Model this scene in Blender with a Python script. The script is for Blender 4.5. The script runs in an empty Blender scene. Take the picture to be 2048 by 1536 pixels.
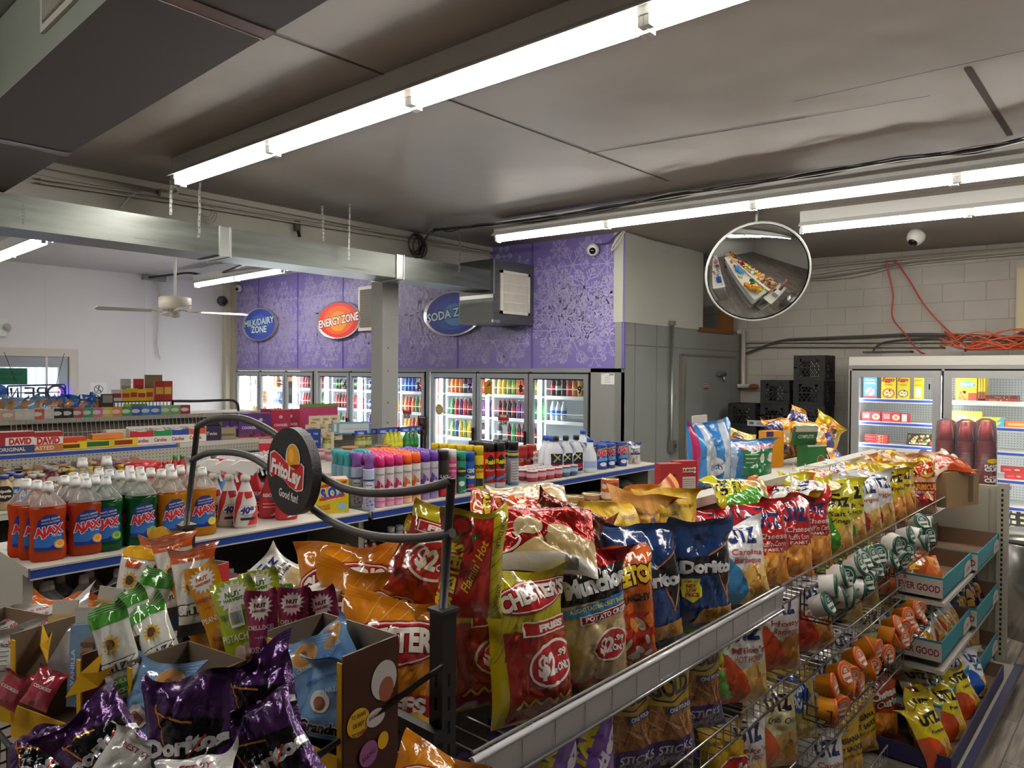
import bpy,math,random,bmesh
from math import sin,cos,pi,tan,radians as RD
from mathutils import Vector as V,Matrix,noise
from mathutils.geometry import tessellate_polygon

S=bpy.context.scene
COL=S.collection
R=random.Random(7)

# ------------------------------------------------------------------ camera, exposure, world
H=2.0
FPX=1450.0
ANG=RD(42.0)
PITCH=-20.7/FPX
ROLL=0.0064
_f0=V((cos(ANG),sin(ANG),0));_r=V((sin(ANG),-cos(ANG),0));_u=V((0,0,1))
_f=(_f0*cos(PITCH)+_u*sin(PITCH));_u2=(_u*cos(PITCH)-_f0*sin(PITCH))
_R=_r*cos(ROLL)+_u2*sin(ROLL);_U=_u2*cos(ROLL)-_r*sin(ROLL)
cd=bpy.data.cameras.new('camera');cam=bpy.data.objects.new('camera',cd);COL.objects.link(cam)
cd.sensor_width=36;cd.lens=36*FPX/2048;cd.clip_start=.02;cd.clip_end=100
m=Matrix((_R,_U,-_f)).transposed().to_4x4();m.translation=V((0,0,H));cam.matrix_world=m
S.camera=cam
S.view_settings.view_transform='Standard';S.view_settings.look='None'
S.view_settings.gamma=1;S.view_settings.use_curve_mapping=False
S.view_settings.exposure=0.7
S.cycles.use_denoising=True
S.cycles.max_bounces=6;S.cycles.diffuse_bounces=3;S.cycles.glossy_bounces=3
S.cycles.transparent_max_bounces=10;S.cycles.transmission_bounces=4
S.cycles.caustics_reflective=False;S.cycles.caustics_refractive=False
S.cycles.sample_clamp_indirect=4
TUBE_W=33.0      # radiance of the fluorescent tubes
COOL_W=18.0       # radiance of the strips in the coolers
w=bpy.data.worlds.new('world');S.world=w;w.use_nodes=True
w.node_tree.nodes['Background'].inputs[0].default_value=(.75,.85,1,1)
w.node_tree.nodes['Background'].inputs[1].default_value=1.6

def ray(px,py):
    return (_f+_R*((px-1024)/FPX)+_U*((768-py)/FPX))
def P(px,py,X=None,Y=None,Z=None):
    """the point of the room seen at a photo position, on the plane X=, Y= or Z="""
    d=ray(px,py)
    t=X/d.x if X is not None else (Y/d.y if Y is not None else (Z-H)/d.z)
    return V((0,0,H))+d*t

# ------------------------------------------------------------------ materials
def lin(c):
    if isinstance(c,str):
        c=c.lstrip('#');c=''.join(x*2 for x in c) if len(c) == 3 else c;c=[int(c[i:i+2],16)/255 for i in (0,2,4)]
    return tuple(x/12.92 if x <= .04045 else ((x+.055)/1.055) ** 2.4 for x in c)
_M={}
def mat(c,rough=.5,metal=0.,spec=.5,emis=0.,name=None,bump=0.,bscale=60.,trans=0.,alpha=1.,coat=0.,vary=0.,vscale=3.):
    key=(c,rough,metal,spec,emis,bump,bscale,trans,alpha,coat,vary,vscale)
    if key in _M:return _M[key]
    mm=bpy.data.materials.new(name or 'm'+str(len(_M)));mm.use_nodes=True
    nt=mm.node_tree;b=nt.nodes['Principled BSDF'];I=b.inputs
    l=lin(c)
    I['Base Color'].default_value=(*l,1);I['Roughness'].default_value=rough;I['Metallic'].default_value=metal
    I['Specular IOR Level'].default_value=spec
    if coat:I['Coat Weight'].default_value=coat;I['Coat Roughness'].default_value=.06
    if emis:I['Emission Color'].default_value=(*l,1);I['Emission Strength'].default_value=emis
    if trans:I['Transmission Weight'].default_value=trans;I['IOR'].default_value=1.3
    if alpha < 1:I['Alpha'].default_value=alpha
    if bump or vary:
        tc=nt.nodes.new('ShaderNodeTexCoord')
    if bump:
        n=nt.nodes.new('ShaderNodeTexNoise');n.inputs['Scale'].default_value=bscale;n.inputs['Detail'].default_value=3
        bp=nt.nodes.new('ShaderNodeBump');bp.inputs['Strength'].default_value=bump;bp.inputs['Distance'].default_value=.01
        nt.links.new(tc.outputs['Object'],n.inputs['Vector']);nt.links.new(n.outputs['Fac'],bp.inputs['Height']);nt.links.new(bp.outputs['Normal'],I['Normal'])
    if vary:
        n=nt.nodes.new('ShaderNodeTexNoise');n.inputs['Scale'].default_value=vscale;n.inputs['Detail'].default_value=5
        r=nt.nodes.new('ShaderNodeMixRGB');r.inputs[1].default_value=(*[x*(1-vary) for x in l],1);r.inputs[2].default_value=(*[min(1,x*(1+vary)) for x in l],1)
        nt.links.new(tc.outputs['Object'],n.inputs['Vector']);nt.links.new(n.outputs['Fac'],r.inputs[0]);nt.links.new(r.outputs[0],I['Base Color'])
    _M[key]=mm
    return mm
def film(c):return mat(c,rough=.17,spec=.6,coat=.6,bump=.35,bscale=28.)
def foil(c):return mat(c,rough=.22,metal=.55,spec=.6,bump=.35,bscale=28.)
def card(c):return mat(c,rough=.45,spec=.35)
def plas(c):return mat(c,rough=.3,spec=.5)
def pnt(c):return mat(c,rough=.5,spec=.3)
def met(c,r=.35):return mat(c,rough=r,metal=.9)
def matte(c):return mat(c,rough=.8,spec=.2)
def clear_mat(c,alpha,rough=.05,name='clear'):
    key=('clear',c,alpha,rough)
    if key in _M:return _M[key]
    mm=bpy.data.materials.new(name);mm.use_nodes=True;nt=mm.node_tree;nt.nodes.clear()
    o=nt.nodes.new('ShaderNodeOutputMaterial');t=nt.nodes.new('ShaderNodeBsdfTransparent');b=nt.nodes.new('ShaderNodeBsdfPrincipled')
    b.inputs['Base Color'].default_value=(*lin(c),1);b.inputs['Roughness'].default_value=rough
    mx=nt.nodes.new('ShaderNodeMixShader');fr=nt.nodes.new('ShaderNodeFresnel');fr.inputs[0].default_value=1.45
    ad=nt.nodes.new('ShaderNodeMath');ad.operation='ADD';ad.use_clamp=True;ad.inputs[1].default_value=alpha
    nt.links.new(fr.outputs[0],ad.inputs[0]);nt.links.new(ad.outputs[0],mx.inputs[0])
    nt.links.new(t.outputs[0],mx.inputs[1]);nt.links.new(b.outputs[0],mx.inputs[2]);nt.links.new(mx.outputs[0],o.inputs[0])
    _M[key]=mm
    return mm
def liquid(c,alpha=.72):
    """coloured clear plastic full of liquid: part tinted transparency, part glossy body"""
    key=('liq',c,alpha)
    if key in _M:return _M[key]
    mm=bpy.data.materials.new('liquid');mm.use_nodes=True;nt=mm.node_tree;nt.nodes.clear()
    o=nt.nodes.new('ShaderNodeOutputMaterial');t=nt.nodes.new('ShaderNodeBsdfTransparent');b=nt.nodes.new('ShaderNodeBsdfPrincipled')
    t.inputs[0].default_value=(*lin(c),1)
    b.inputs['Base Color'].default_value=(*lin(c),1);b.inputs['Roughness'].default_value=.08;b.inputs['Specular IOR Level'].default_value=.8
    tl=nt.nodes.new('ShaderNodeBsdfTranslucent');tl.inputs[0].default_value=(*lin(c),1)
    m1=nt.nodes.new('ShaderNodeMixShader');m1.inputs[0].default_value=.45
    nt.links.new(b.outputs[0],m1.inputs[1]);nt.links.new(tl.outputs[0],m1.inputs[2])
    mx=nt.nodes.new('ShaderNodeMixShader');mx.inputs[0].default_value=alpha
    nt.links.new(t.outputs[0],mx.inputs[1]);nt.links.new(m1.outputs[0],mx.inputs[2]);nt.links.new(mx.outputs[0],o.inputs[0])
    _M[key]=mm
    return mm

# ------------------------------------------------------------------ text shapes
_tc={}
def glyphs(s,off=.02):
    k=(s,off)
    if k in _tc:return _tc[k]
    c=bpy.data.curves.new('t','FONT');c.body=s;c.resolution_u=2 if len(s) > 6 else 3;c.offset=off;c.align_x='CENTER'
    c.fill_mode='FRONT'
    o=bpy.data.objects.new('t',c)
    me=o.to_mesh()
    vs=[(v.co.x/.73,v.co.y/.73) for v in me.vertices]
    tr=[]
    for p in me.polygons:
        q=list(p.vertices)
        for i in range(1,len(q)-1):tr.append((vs[q[0]],vs[q[i]],vs[q[i+1]]))
    o.to_mesh_clear();bpy.data.objects.remove(o);bpy.data.curves.remove(c)
    xs=[a[0] for t in tr for a in t] or [0]
    _tc[k]=(tr,max(xs)-min(xs) or 1,(max(xs)+min(xs))/2)
    return _tc[k]

def art_polys(art):
    """[(triangle or convex polygon in art coordinates, colour, layer)]: x runs 0..1 over the width, y from 0 up in the same unit"""
    out=[]
    rr=random.Random(3)
    lay=0
    for a in art:
        k=a[0];lay += 1
        if k == 'r':
            x0,y0,x1,y1,c=a[1:]
            out.append(([(x0,y0),(x1,y0),(x1,y1),(x0,y1)],c,lay))
        elif k == 'e':
            cx,cy,rx,ry,c=a[1:6];rot=RD(a[6]) if len(a) > 6 else 0
            n=28 if max(rx,ry) > .08 else 12
            out.append(([(cx+rx*cos(t)*cos(rot)-ry*sin(t)*sin(rot),cy+rx*cos(t)*sin(rot)+ry*sin(t)*cos(rot)) for t in [2*pi*i/n for i in range(n)]],c,lay))
        elif k == 'p':
            pts=a[1]
            for t in tessellate_polygon([[V((x,y,0)) for x,y in pts]]):
                q=[pts[i] for i in t]
                if (q[1][0]-q[0][0])*(q[2][1]-q[0][1])-(q[1][1]-q[0][1])*(q[2][0]-q[0][0]) < 0:q.reverse()
                out.append((q,a[2],lay))
        elif k == 'l':# line of width w through points
            pts,wd,c=a[1:4]
            for (x0,y0),(x1,y1) in zip(pts,pts[1:]):
                dx,dy=x1-x0,y1-y0;L=math.hypot(dx,dy) or 1;nx,ny=-dy/L*wd/2,dx/L*wd/2
                out.append(([(x0-nx,y0-ny),(x1-nx,y1-ny),(x1+nx,y1+ny),(x0+nx,y0+ny)],c,lay))
        elif k == 's':# starburst
            cx,cy,r0,r1,n,c=a[1:7]
            pts=[(cx+(r1 if i % 2 else r0)*cos(pi*i/n),cy+(r1 if i % 2 else r0)*sin(pi*i/n)) for i in range(2*n)]
            for i in range(2*n):out.append(([(cx,cy),pts[i],pts[(i+1) % (2*n)]],c,lay))
        elif k == 'c':# scattered chips / nuts / curls
            x0,y0,x1,y1,n,r,cs=a[1:8];asp=a[8] if len(a) > 8 else .7
            for i in range(n):
                cx,cy,t0=rr.uniform(x0,x1),rr.uniform(y0,y1),rr.uniform(0,pi);q=r*rr.uniform(.7,1.2);ry=q*asp
                m_=8
                out.append(([(cx+q*cos(t)*cos(t0)-ry*sin(t)*sin(t0),cy+q*cos(t)*sin(t0)+ry*sin(t)*cos(t0)) for t in [2*pi*j/m_ for j in range(m_)]],cs[i % len(cs)],lay+i % 3))
            lay += 3
        elif k == 't':
            s,cx,cy,h,c=a[1:6];o=a[6] if len(a) > 6 else {}
            layers=[]
            b=o.get('b',.02)
            if 'o' in o:layers.append((b+o.get('ow',.07),o['o']))
            if 'o2' in o:layers.insert(0,(b+o.get('ow',.07)*2,o['o2']))
            layers.append((b,c))
            w0=glyphs(s,b)[1]
            sx=h if 'w' not in o else o['w']/w0
            rot=RD(o.get('rot',0));sh=o.get('sh',0);arch=o.get('arch',0)
            for off,col in layers:
                tr,ww,mid=glyphs(s,off)
                for t in tr:
                    q=[]
                    for x,y in t:
                        x=(x-mid)*sx;y=(y-.5)*h
                        x += sh*y
                        if arch:y += arch*(1-(x/(w0*sx/2)) ** 2)-arch/2
                        q.append((cx+x*cos(rot)-y*sin(rot),cy+x*sin(rot)+y*cos(rot)))
                    if (q[1][0]-q[0][0])*(q[2][1]-q[0][1])-(q[1][1]-q[0][1])*(q[2][0]-q[0][0]) < 0:q.reverse()
                    out.append((q,col,lay))
                lay += 1
    return out

def _clip(poly,ax,val,keep_low):
    res=[]
    n=len(poly)
    for i in range(n):
        a,b=poly[i],poly[(i+1) % n]
        da,db=a[ax]-val,b[ax]-val
        if keep_low:da,db=-da,-db
        if da >= 0:res.append(a)
        if (da > 0 and db < 0) or (da < 0 and db > 0):
            t=da/(da-db);res.append((a[0]+(b[0]-a[0])*t,a[1]+(b[1]-a[1])*t))
    return res if len(res) > 2 else []
def _clipd(poly,low):# along the diagonal x = y of a unit cell
    res=[]
    n=len(poly)
    for i in range(n):
        a,b=poly[i],poly[(i+1) % n]
        da,db=a[0]-a[1],b[0]-b[1]
        if low:da,db=-da,-db
        if da >= 0:res.append(a)
        if (da > 0 and db < 0) or (da < 0 and db > 0):
            t=da/(da-db);res.append((a[0]+(b[0]-a[0])*t,a[1]+(b[1]-a[1])*t))
    return res if len(res) > 2 else []

# ------------------------------------------------------------------ mesh builder
class MB:
    def __init__(s):s.v=[];s.f=[];s.mi=[];s.m=[];s.n=[];s.sm=[]
    def mid(s,m):
        if m not in s.m:s.m.append(m)
        return s.m.index(m)
    def face(s,idx,m,smooth=False):s.f.append(tuple(idx));s.mi.append(s.mid(m));s.sm.append(smooth)
    def vert(s,p,n=(0,0,0)):s.v.append((p[0],p[1],p[2]));s.n.append((n[0],n[1],n[2]));return len(s.v)-1
    def quad(s,a,b,c,d,m,smooth=False):
        k=[s.vert(p) for p in (a,b,c,d)];s.face(k,m,smooth)
    def poly(s,pts,m):
        k=[s.vert(p) for p in pts];s.face(k,m)
    def box(s,c,size,m,rz=0.,top=None,M=None,skip=()):
        x,y,z=size[0]/2,size[1]/2,size[2]/2
        mt=(M if M is not None else Matrix.Rotation(rz,3,'Z'))
        tx=top or (1,1)
        pts=[V((sx*x*(tx[0] if sz > 0 else 1),sy*y*(tx[1] if sz > 0 else 1),sz*z)) for sz in (-1,1) for sy in (-1,1) for sx in (-1,1)]
        pts=[V(c)+mt @ p for p in pts]
        for i,q in enumerate(((0,2,3,1),(4,5,7,6),(0,1,5,4),(2,6,7,3),(0,4,6,2),(1,3,7,5))):
            if i in skip:continue
            s.quad(*[pts[j] for j in q],m)
        return s
    def b2(s,lo,hi,m):return s.box([(a+b)/2 for a,b in zip(lo,hi)],[abs(b-a) for a,b in zip(lo,hi)],m)
    def tube(s,pts,r,m,n=6,close=False,caps=True):
        pts=[V(p) for p in pts];k=len(pts);rings=[]
        up=None
        for i,p in enumerate(pts):
            if close:d=pts[(i+1) % k]-pts[i-1]
            else:d=pts[min(i+1,k-1)]-pts[max(i-1,0)]
            d=d.normalized() if d.length > 0 else V((0,0,1))
            if up is None:
                up=V((0,0,1)) if abs(d.z) < .9 else V((1,0,0))
            a=d.cross(up).normalized();b=a.cross(d).normalized();up=b
            rr=r[i] if isinstance(r,(list,tuple)) else r
            rings.append([s.vert(p+(a*cos(2*pi*j/n)+b*sin(2*pi*j/n))*rr) for j in range(n)])
        for i in range(k if close else k-1):
            A,B=rings[i],rings[(i+1) % k]
            for j in range(n):s.face((A[j],A[(j+1) % n],B[(j+1) % n],B[j]),m,n > 4)
        if caps and not close:
            s.face(rings[0],m);s.face(rings[-1][::-1],m)
        return s
    def lathe(s,prof,m,n=16,c=(0,0,0),sy=1.,smooth=True,mats=None,cap=True,M=None,sq=1.):
        """prof: [(r, z)]; mats: material per segment; sq<1 squares the section"""
        rings=[]
        def pt(r,z,t):
            a,b=cos(t),sin(t)
            if sq != 1:a=math.copysign(abs(a) ** sq,a);b=math.copysign(abs(b) ** sq,b)
            p=V((r*a,r*b*sy,z))
            return V(c)+(M @ p if M is not None else p)
        for r,z in prof:
            rings.append([s.vert(pt(r,z,2*pi*j/n)) for j in range(n)])
        for i in range(len(prof)-1):
            mm=mats[i] if mats else m
            for j in range(n):s.face((rings[i][j],rings[i][(j+1) % n],rings[i+1][(j+1) % n],rings[i+1][j]),mm,smooth)
        if cap:
            if prof[0][0] > 1e-4:s.face(rings[0][::-1],mats[0] if mats else m)
            if prof[-1][0] > 1e-4:s.face(rings[-1],mats[-1] if mats else m)
        return s
    def surf(s,G,N,nu,nv,m,flip=False):
        """grid of positions G[j][i] with normals N"""
        id_=[[s.vert(G[j][i],N[j][i]) for i in range(nu+1)] for j in range(nv+1)]
        for j in range(nv):
            for i in range(nu):
                a,b,c,d=id_[j][i],id_[j][i+1],id_[j+1][i+1],id_[j+1][i]
                for t in ((a,b,c),(a,c,d)):s.face(t[::-1] if flip else t,m,True)
    def art(s,art,fn,nu,nv,A,G,N,off=.0005,mk=film,ylo=0,yhi=9e9):
        """lay artwork on a grid surface; A = height / width"""
        for poly,col,lay in art_polys(art):
            mm=mk(col) if isinstance(col,str) else col
            o=off*(1+.35*lay)
            p=[(min(max(x,0),1)*nu,min(max(y/A,0),1)*nv) for x,y in poly]
            xs=[q[0] for q in p]
            for i in range(max(0,int(min(xs))),min(nu,int(math.ceil(max(xs)-1e-9)))):
                c1=_clip(_clip(p,0,i,False),0,i+1,True) if nu > 1 else p
                if not c1:continue
                ys=[q[1] for q in c1]
                for j in range(max(0,int(min(ys))),min(nv,int(math.ceil(max(ys)-1e-9)))):
                    c2=_clip(_clip(c1,1,j,False),1,j+1,True) if nv > 1 else c1
                    if not c2:continue
                    c2=[(x-i,y-j) for x,y in c2]
                    g00,g10,g11,g01=G[j][i],G[j][i+1],G[j+1][i+1],G[j+1][i]
                    n00,n10,n11,n01=N[j][i],N[j][i+1],N[j+1][i+1],N[j+1][i]
                    for low in ((False,True) if nu > 1 or nv > 1 else (None,)):
                        c3=_clipd(c2,low) if low is not None else c2
                        if not c3:continue
                        ids=[]
                        for x,y in c3:
                            if low is None:
                                q=g00+(g10-g00)*x+(g01-g00)*y;n=n00
                            elif not low:
                                q=g00+(g10-g00)*x+(g11-g10)*y;n=n00+(n10-n00)*x+(n11-n10)*y
                            else:
                                q=g00+(g11-g01)*x+(g01-g00)*y;n=n00+(n11-n01)*x+(n01-n00)*y
                            n=n.normalized();ids.append(s.vert(q+n*o,n))
                        s.face(ids,mm,True)
        return s
    def plane_art(s,art,o,u,v,W,Hh,off=.0006,mk=card):
        """art on a flat rectangle: o = lower left corner, u and v unit vectors"""
        o,u,v=V(o),V(u),V(v);n=u.cross(v)
        G=[[o,o+u*W],[o+v*Hh,o+u*W+v*Hh]];N=[[n,n],[n,n]]
        return s.art(art,None,1,1,Hh/W,G,N,off,mk)
    def mesh(s,name):
        me=bpy.data.meshes.new(name);me.from_pydata(s.v,[],s.f)
        for mm in s.m:me.materials.append(mm)
        me.polygons.foreach_set('material_index',s.mi);me.polygons.foreach_set('use_smooth',s.sm)
        if any(n != (0,0,0) for n in s.n):
            me.normals_split_custom_set_from_vertices(s.n)
        me.update()
        return me

def obj(name,mb,parent=None,loc=None,rot=None):
    me=mb.mesh(name) if isinstance(mb,MB) else mb
    o=bpy.data.objects.new(name,me);COL.objects.link(o)
    if parent is not None:o.parent=parent
    if loc is not None:o.location=loc
    if rot is not None:o.rotation_euler=rot
    return o
def tag(o,label,cat,group=None,kind=None):
    if label:o['label']=label
    if cat:o['category']=cat
    if group:o['group']=group
    if kind:o['kind']=kind
    return o
def thing(name,label,cat,loc=(0,0,0),rz=0.,group=None):
    o=bpy.data.objects.new(name,None);COL.objects.link(o);o.location=loc;o.rotation_euler=(0,0,rz);o.empty_display_size=.05
    return tag(o,label,cat,group)
def struct(name,mb,parent=None):
    o=obj(name,mb,parent);o['kind']='structure';return o
def copy_tree(o,loc=None,rz=None,label=None,group=None,rot=None,parent=None):
    c=o.copy();COL.objects.link(c)
    if parent is not None:c.parent=parent
    for ch in list(o.children):copy_tree(ch,parent=c)
    if loc is not None:c.location=loc
    if rz is not None:c.rotation_euler=(0,0,rz)
    if rot is not None:c.rotation_euler=rot
    if label:c['label']=label
    if group:c['group']=group
    return c
ORD=['first','second','third','fourth','fifth','sixth','seventh','eighth','ninth','tenth','eleventh','twelfth','thirteenth','fourteenth','fifteenth','sixteenth','seventeenth','eighteenth','nineteenth','twentieth']
UX,UY,UZ=V((1,0,0)),V((0,1,0)),V((0,0,1))

# ================================================================== STRUCTURE
WALL_L=12.3;COOL_X=6.2;COOL_Y0=4.08;BLOCK_X=8.95;BEAM_Y=5.95
def ceil_z(y):return 3.34+.024*y
def node_mat(name,build,rough=.5,spec=.4,metal=0):
    mm=bpy.data.materials.new(name);mm.use_nodes=True;nt=mm.node_tree;b=nt.nodes['Principled BSDF']
    b.inputs['Roughness'].default_value=rough;b.inputs['Specular IOR Level'].default_value=spec;b.inputs['Metallic'].default_value=metal
    build(nt,b);return mm
def N_(nt,t,**kw):
    n=nt.nodes.new('ShaderNode'+t)
    for k,v in kw.items():
        if k.startswith('i_'):n.inputs[k[2:].replace('_',' ')].default_value=v
        else:setattr(n,k,v)
    return n
# --- floor: grey wood-look planks
def fl(nt,b):
    L=nt.links.new
    tc=N_(nt,'TexCoord');br=N_(nt,'TexBrick',offset=.37)
    br.inputs['Scale'].default_value=1;br.inputs['Brick Width'].default_value=.9;br.inputs['Row Height'].default_value=.15;br.inputs['Mortar Size'].default_value=.003
    br.inputs['Color1'].default_value=(*lin('#8a8279'),1);br.inputs['Color2'].default_value=(*lin('#6b645e'),1);br.inputs['Mortar'].default_value=(*lin('#2e2b29'),1)
    mp=N_(nt,'Mapping');mp.inputs['Scale'].default_value=(1.2,16,1)
    mp2=N_(nt,'Mapping');mp2.inputs['Rotation'].default_value=(0,0,pi/2)
    no=N_(nt,'TexNoise',i_Scale=2.2,i_Detail=7.);mx=N_(nt,'MixRGB',blend_type='MULTIPLY');mx.inputs[0].default_value=.75
    cr=N_(nt,'ValToRGB');cr.color_ramp.elements[0].position=.35;cr.color_ramp.elements[0].color=(.28,.25,.23,1);cr.color_ramp.elements[1].position=.62;cr.color_ramp.elements[1].color=(1.2,1.12,1.05,1)
    L(tc.outputs['Object'],br.inputs[0]);L(tc.outputs['Object'],mp.inputs[0]);L(mp.outputs[0],no.inputs[0])
    L(no.outputs['Fac'],cr.inputs[0]);L(br.outputs['Color'],mx.inputs[1]);L(cr.outputs[0],mx.inputs[2]);L(mx.outputs[0],b.inputs['Base Color'])
M_floor=node_mat('plank_floor',fl,.38)
mb=MB();mb.quad((-3.5,-4.5,0),(BLOCK_X,-4.5,0),(BLOCK_X,WALL_L,0),(-3.5,WALL_L,0),M_floor);struct('floor',mb)
# --- ceiling: painted boards with seams and stains
def ce(nt,b):
    L=nt.links.new
    tc=N_(nt,'TexCoord');no=N_(nt,'TexNoise',i_Scale=.8,i_Detail=4.);cr=N_(nt,'ValToRGB')
    cr.color_ramp.elements[0].position=.3;cr.color_ramp.elements[0].color=(*lin('#8a827b'),1);cr.color_ramp.elements[1].position=.75;cr.color_ramp.elements[1].color=(*lin('#989089'),1)
    L(tc.outputs['Object'],no.inputs[0]);L(no.outputs['Fac'],cr.inputs[0]);L(cr.outputs[0],b.inputs['Base Color'])
    n2=N_(nt,'TexNoise',i_Scale=1.3,i_Detail=2.);bp=N_(nt,'Bump');bp.inputs['Strength'].default_value=.5;bp.inputs['Distance'].default_value=.06
    L(tc.outputs['Object'],n2.inputs[0]);L(n2.outputs['Fac'],bp.inputs['Height']);L(bp.outputs[0],b.inputs['Normal'])
M_ceil=node_mat('ceiling_paint',ce,.5,.35)
mb=MB();ya,yb=-4.5,BEAM_Y
mb.quad((-3.5,yb,ceil_z(yb)),(BLOCK_X,yb,ceil_z(yb)),(BLOCK_X,ya,ceil_z(ya)),(-3.5,ya,ceil_z(ya)),M_ceil)
def seam(a,b_,wd=.008,m=None):
    a=V(a);b_=V(b_);d=(b_-a).normalized();s_=V((d.y,-d.x,0))*wd/2
    mb.quad(a-s_-V((0,0,.003)),b_-s_-V((0,0,.003)),b_+s_-V((0,0,.003)),a+s_-V((0,0,.003)),m or matte('#4d4540'))
for (p,q,wd) in (((545,66),(800,160),.012),((895,198),(1338,362),.014),((1175,306),(1610,234),.012),((1610,234),(1860,190),.006),((1935,135),(2020,270),.03)):
    def cp(t):
        z=3.38
        for _ in range(8):
            w_=P(t[0],t[1],Z=z);z=ceil_z(w_.y)
        return w_
    seam(cp(p),cp(q),wd)
for x,y0,y1 in ((-1.2,-4,5),(3.65,-4,1.4),(6.1,-3,3.6)):seam((x,y0,ceil_z(y0)),(x,y1,ceil_z(y1)),.006)
struct('ceiling',mb)
mb=MB();M_ceil2=mat('#cfcccc',rough=.5,vary=.06,vscale=1.5);ya,yb=BEAM_Y+.2,WALL_L
FZ=3.56
mb.quad((-3.5,yb,FZ),(COOL_X+1.5,yb,FZ),(COOL_X+1.5,ya,FZ),(-3.5,ya,FZ),M_ceil2)
for y in (7.6,10.0):mb.b2((-3.5,y,FZ-.012),(COOL_X,y+.05,FZ),M_ceil2)
struct('ceiling_far',mb)
# --- dropped beam between the two bays, with painted conduit along its top
M_beam=mat('#b9b5ab',rough=.55,vary=.12,vscale=2.5)
mb=MB();zb=ceil_z(BEAM_Y)
mb.b2((-3.5,BEAM_Y,3.02),(COOL_X,BEAM_Y+.2,3.62),M_beam)
mb.b2((-3.5,BEAM_Y-.05,zb-.05),(COOL_X,BEAM_Y,zb),M_beam)
mb.b2((-3.5,BEAM_Y-.025,zb-.10),(COOL_X,BEAM_Y,zb-.085),M_beam)
struct('beam',mb)
# --- column under the beam
mb=MB();M_post=mat('#a6a7a2',rough=.5,vary=.07,vscale=3)
mb.b2((4.5,5.79,0),(4.7,5.97,3.03),M_post);mb.b2((4.495,5.785,0),(4.53,5.80,3.03),M_post)
for z in (2.25,1.7,1.5,2.02):mb.box((4.57,5.786,z),(.012,.004,.012),matte('#55524c'))
struct('column',mb)
# --- far white wall with the window and door
M_white=mat('#dcdadb',rough=.55,vary=.04,vscale=1.2)
wx1=P(155,700,Y=WALL_L).x;wx0=-.1
mb=MB();zt=2.33
mb.b2((wx1,WALL_L,0),(COOL_X+.1,WALL_L+.12,3.8),M_white);mb.b2((-3.5,WALL_L,0),(wx0,WALL_L+.12,3.8),M_white)
mb.b2((wx0,WALL_L,zt),(wx1,WALL_L+.12,3.8),M_white)
for x in (3.35,4.75):mb.b2((x,WALL_L-.004,0),(x+.03,WALL_L,3.56),M_white)
struct('wall_north',mb)
# --- glazed door and its frame in the far wall
M_trim=mat('#c9c4ba',rough=.5);M_alu=met('#9aa0a4',.3)
mb=MB();t=.12
mb.b2((wx1-t,WALL_L-.03,0),(wx1,WALL_L+.1,zt-t),M_trim);mb.b2((wx0,WALL_L-.03,zt-t),(wx1,WALL_L+.1,zt),M_trim)
mb.b2((wx0,WALL_L-.03,0),(wx0+t,WALL_L+.1,zt-t),M_trim)
struct('trim_1',mb)
d=bpy.data.objects.new('door_1',None);COL.objects.link(d);d['kind']='structure'
mb=MB();x0,x1,zz=wx0+t,wx1-t,zt-t
mb.b2((x1-.13,WALL_L+.0,0),(x1,WALL_L+.06,zz),M_alu);mb.b2((x0,WALL_L,0),(x0+.13,WALL_L+.06,zz),M_alu)
mb.b2((x0+.13,WALL_L,zz-.16),(x1-.13,WALL_L+.06,zz),M_alu);mb.b2((x0+.13,WALL_L,0),(x1-.13,WALL_L+.06,.3),M_alu);mb.b2((1.55,WALL_L,.3),(1.63,WALL_L+.06,zz-.16),M_alu)
obj('door_frame',mb,d)
mb=MB();mb.b2((2.05,WALL_L-.07,zz-.06),(2.5,WALL_L-.01,zz-.005),M_alu);mb.tube([(2.15,WALL_L-.08,zz-.08),(2.45,WALL_L-.2,zz-.08),(2.62,WALL_L-.05,zz-.07)],.012,M_alu);obj('door_closer',mb,d)
mb=MB();mb.quad((x0,WALL_L+.03,.3),(x1,WALL_L+.03,.3),(x1,WALL_L+.03,zz),(x0,WALL_L+.03,zz),clear_mat('#dfe8ee',.04));obj('glass',mb,d)
# outside: pale corrugated building front in daylight
def co(nt,b):
    L=nt.links.new
    tc=N_(nt,'TexCoord');wv=N_(nt,'TexWave',i_Scale=2.6);cr=N_(nt,'ValToRGB')
    cr.color_ramp.elements[0].color=(*lin('#c9d0dc'),1);cr.color_ramp.elements[1].color=(*lin('#eef2fa'),1)
    L(tc.outputs['Object'],wv.inputs[0]);L(wv.outputs['Color'],cr.inputs[0]);L(cr.outputs[0],b.inputs['Base Color'])
M_corr=node_mat('corrugated',co,.6)
mb=MB();mb.b2((-4,15.2,-.2),(9,15.35,4.2),M_corr);mb.b2((3.0,15.12,.6),(3.5,15.2,2.3),pnt('#b9c3cc'));mb.b2((2.6,15.0,2.55),(3.6,15.2,2.65),pnt('#8c959d'))
struct('exterior_building_front',mb)
mb=MB();mb.quad((-6,WALL_L+.13,-.02),(10,WALL_L+.13,-.02),(10,15.2,-.02),(-6,15.2,-.02),pnt('#a5a29c'));struct('pavement',mb)
sd=bpy.data.lights.new('sun','SUN');sd.energy=1.6;sd.angle=.05;so=bpy.data.objects.new('sun',sd);COL.objects.link(so);so.rotation_euler=(RD(50),0,RD(15))
# --- walls not seen by the camera (close the room, show in the mirror)
mb=MB();mb.b2((-3.62,-4.5,0),(-3.5,WALL_L,3.8),pnt('#c9c6c0'));struct('wall_west',mb)
mb=MB();mb.b2((-3.5,-4.62,0),(BLOCK_X,-4.5,3.8),pnt('#bcb8b0'));struct('wall_south',mb)
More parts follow.
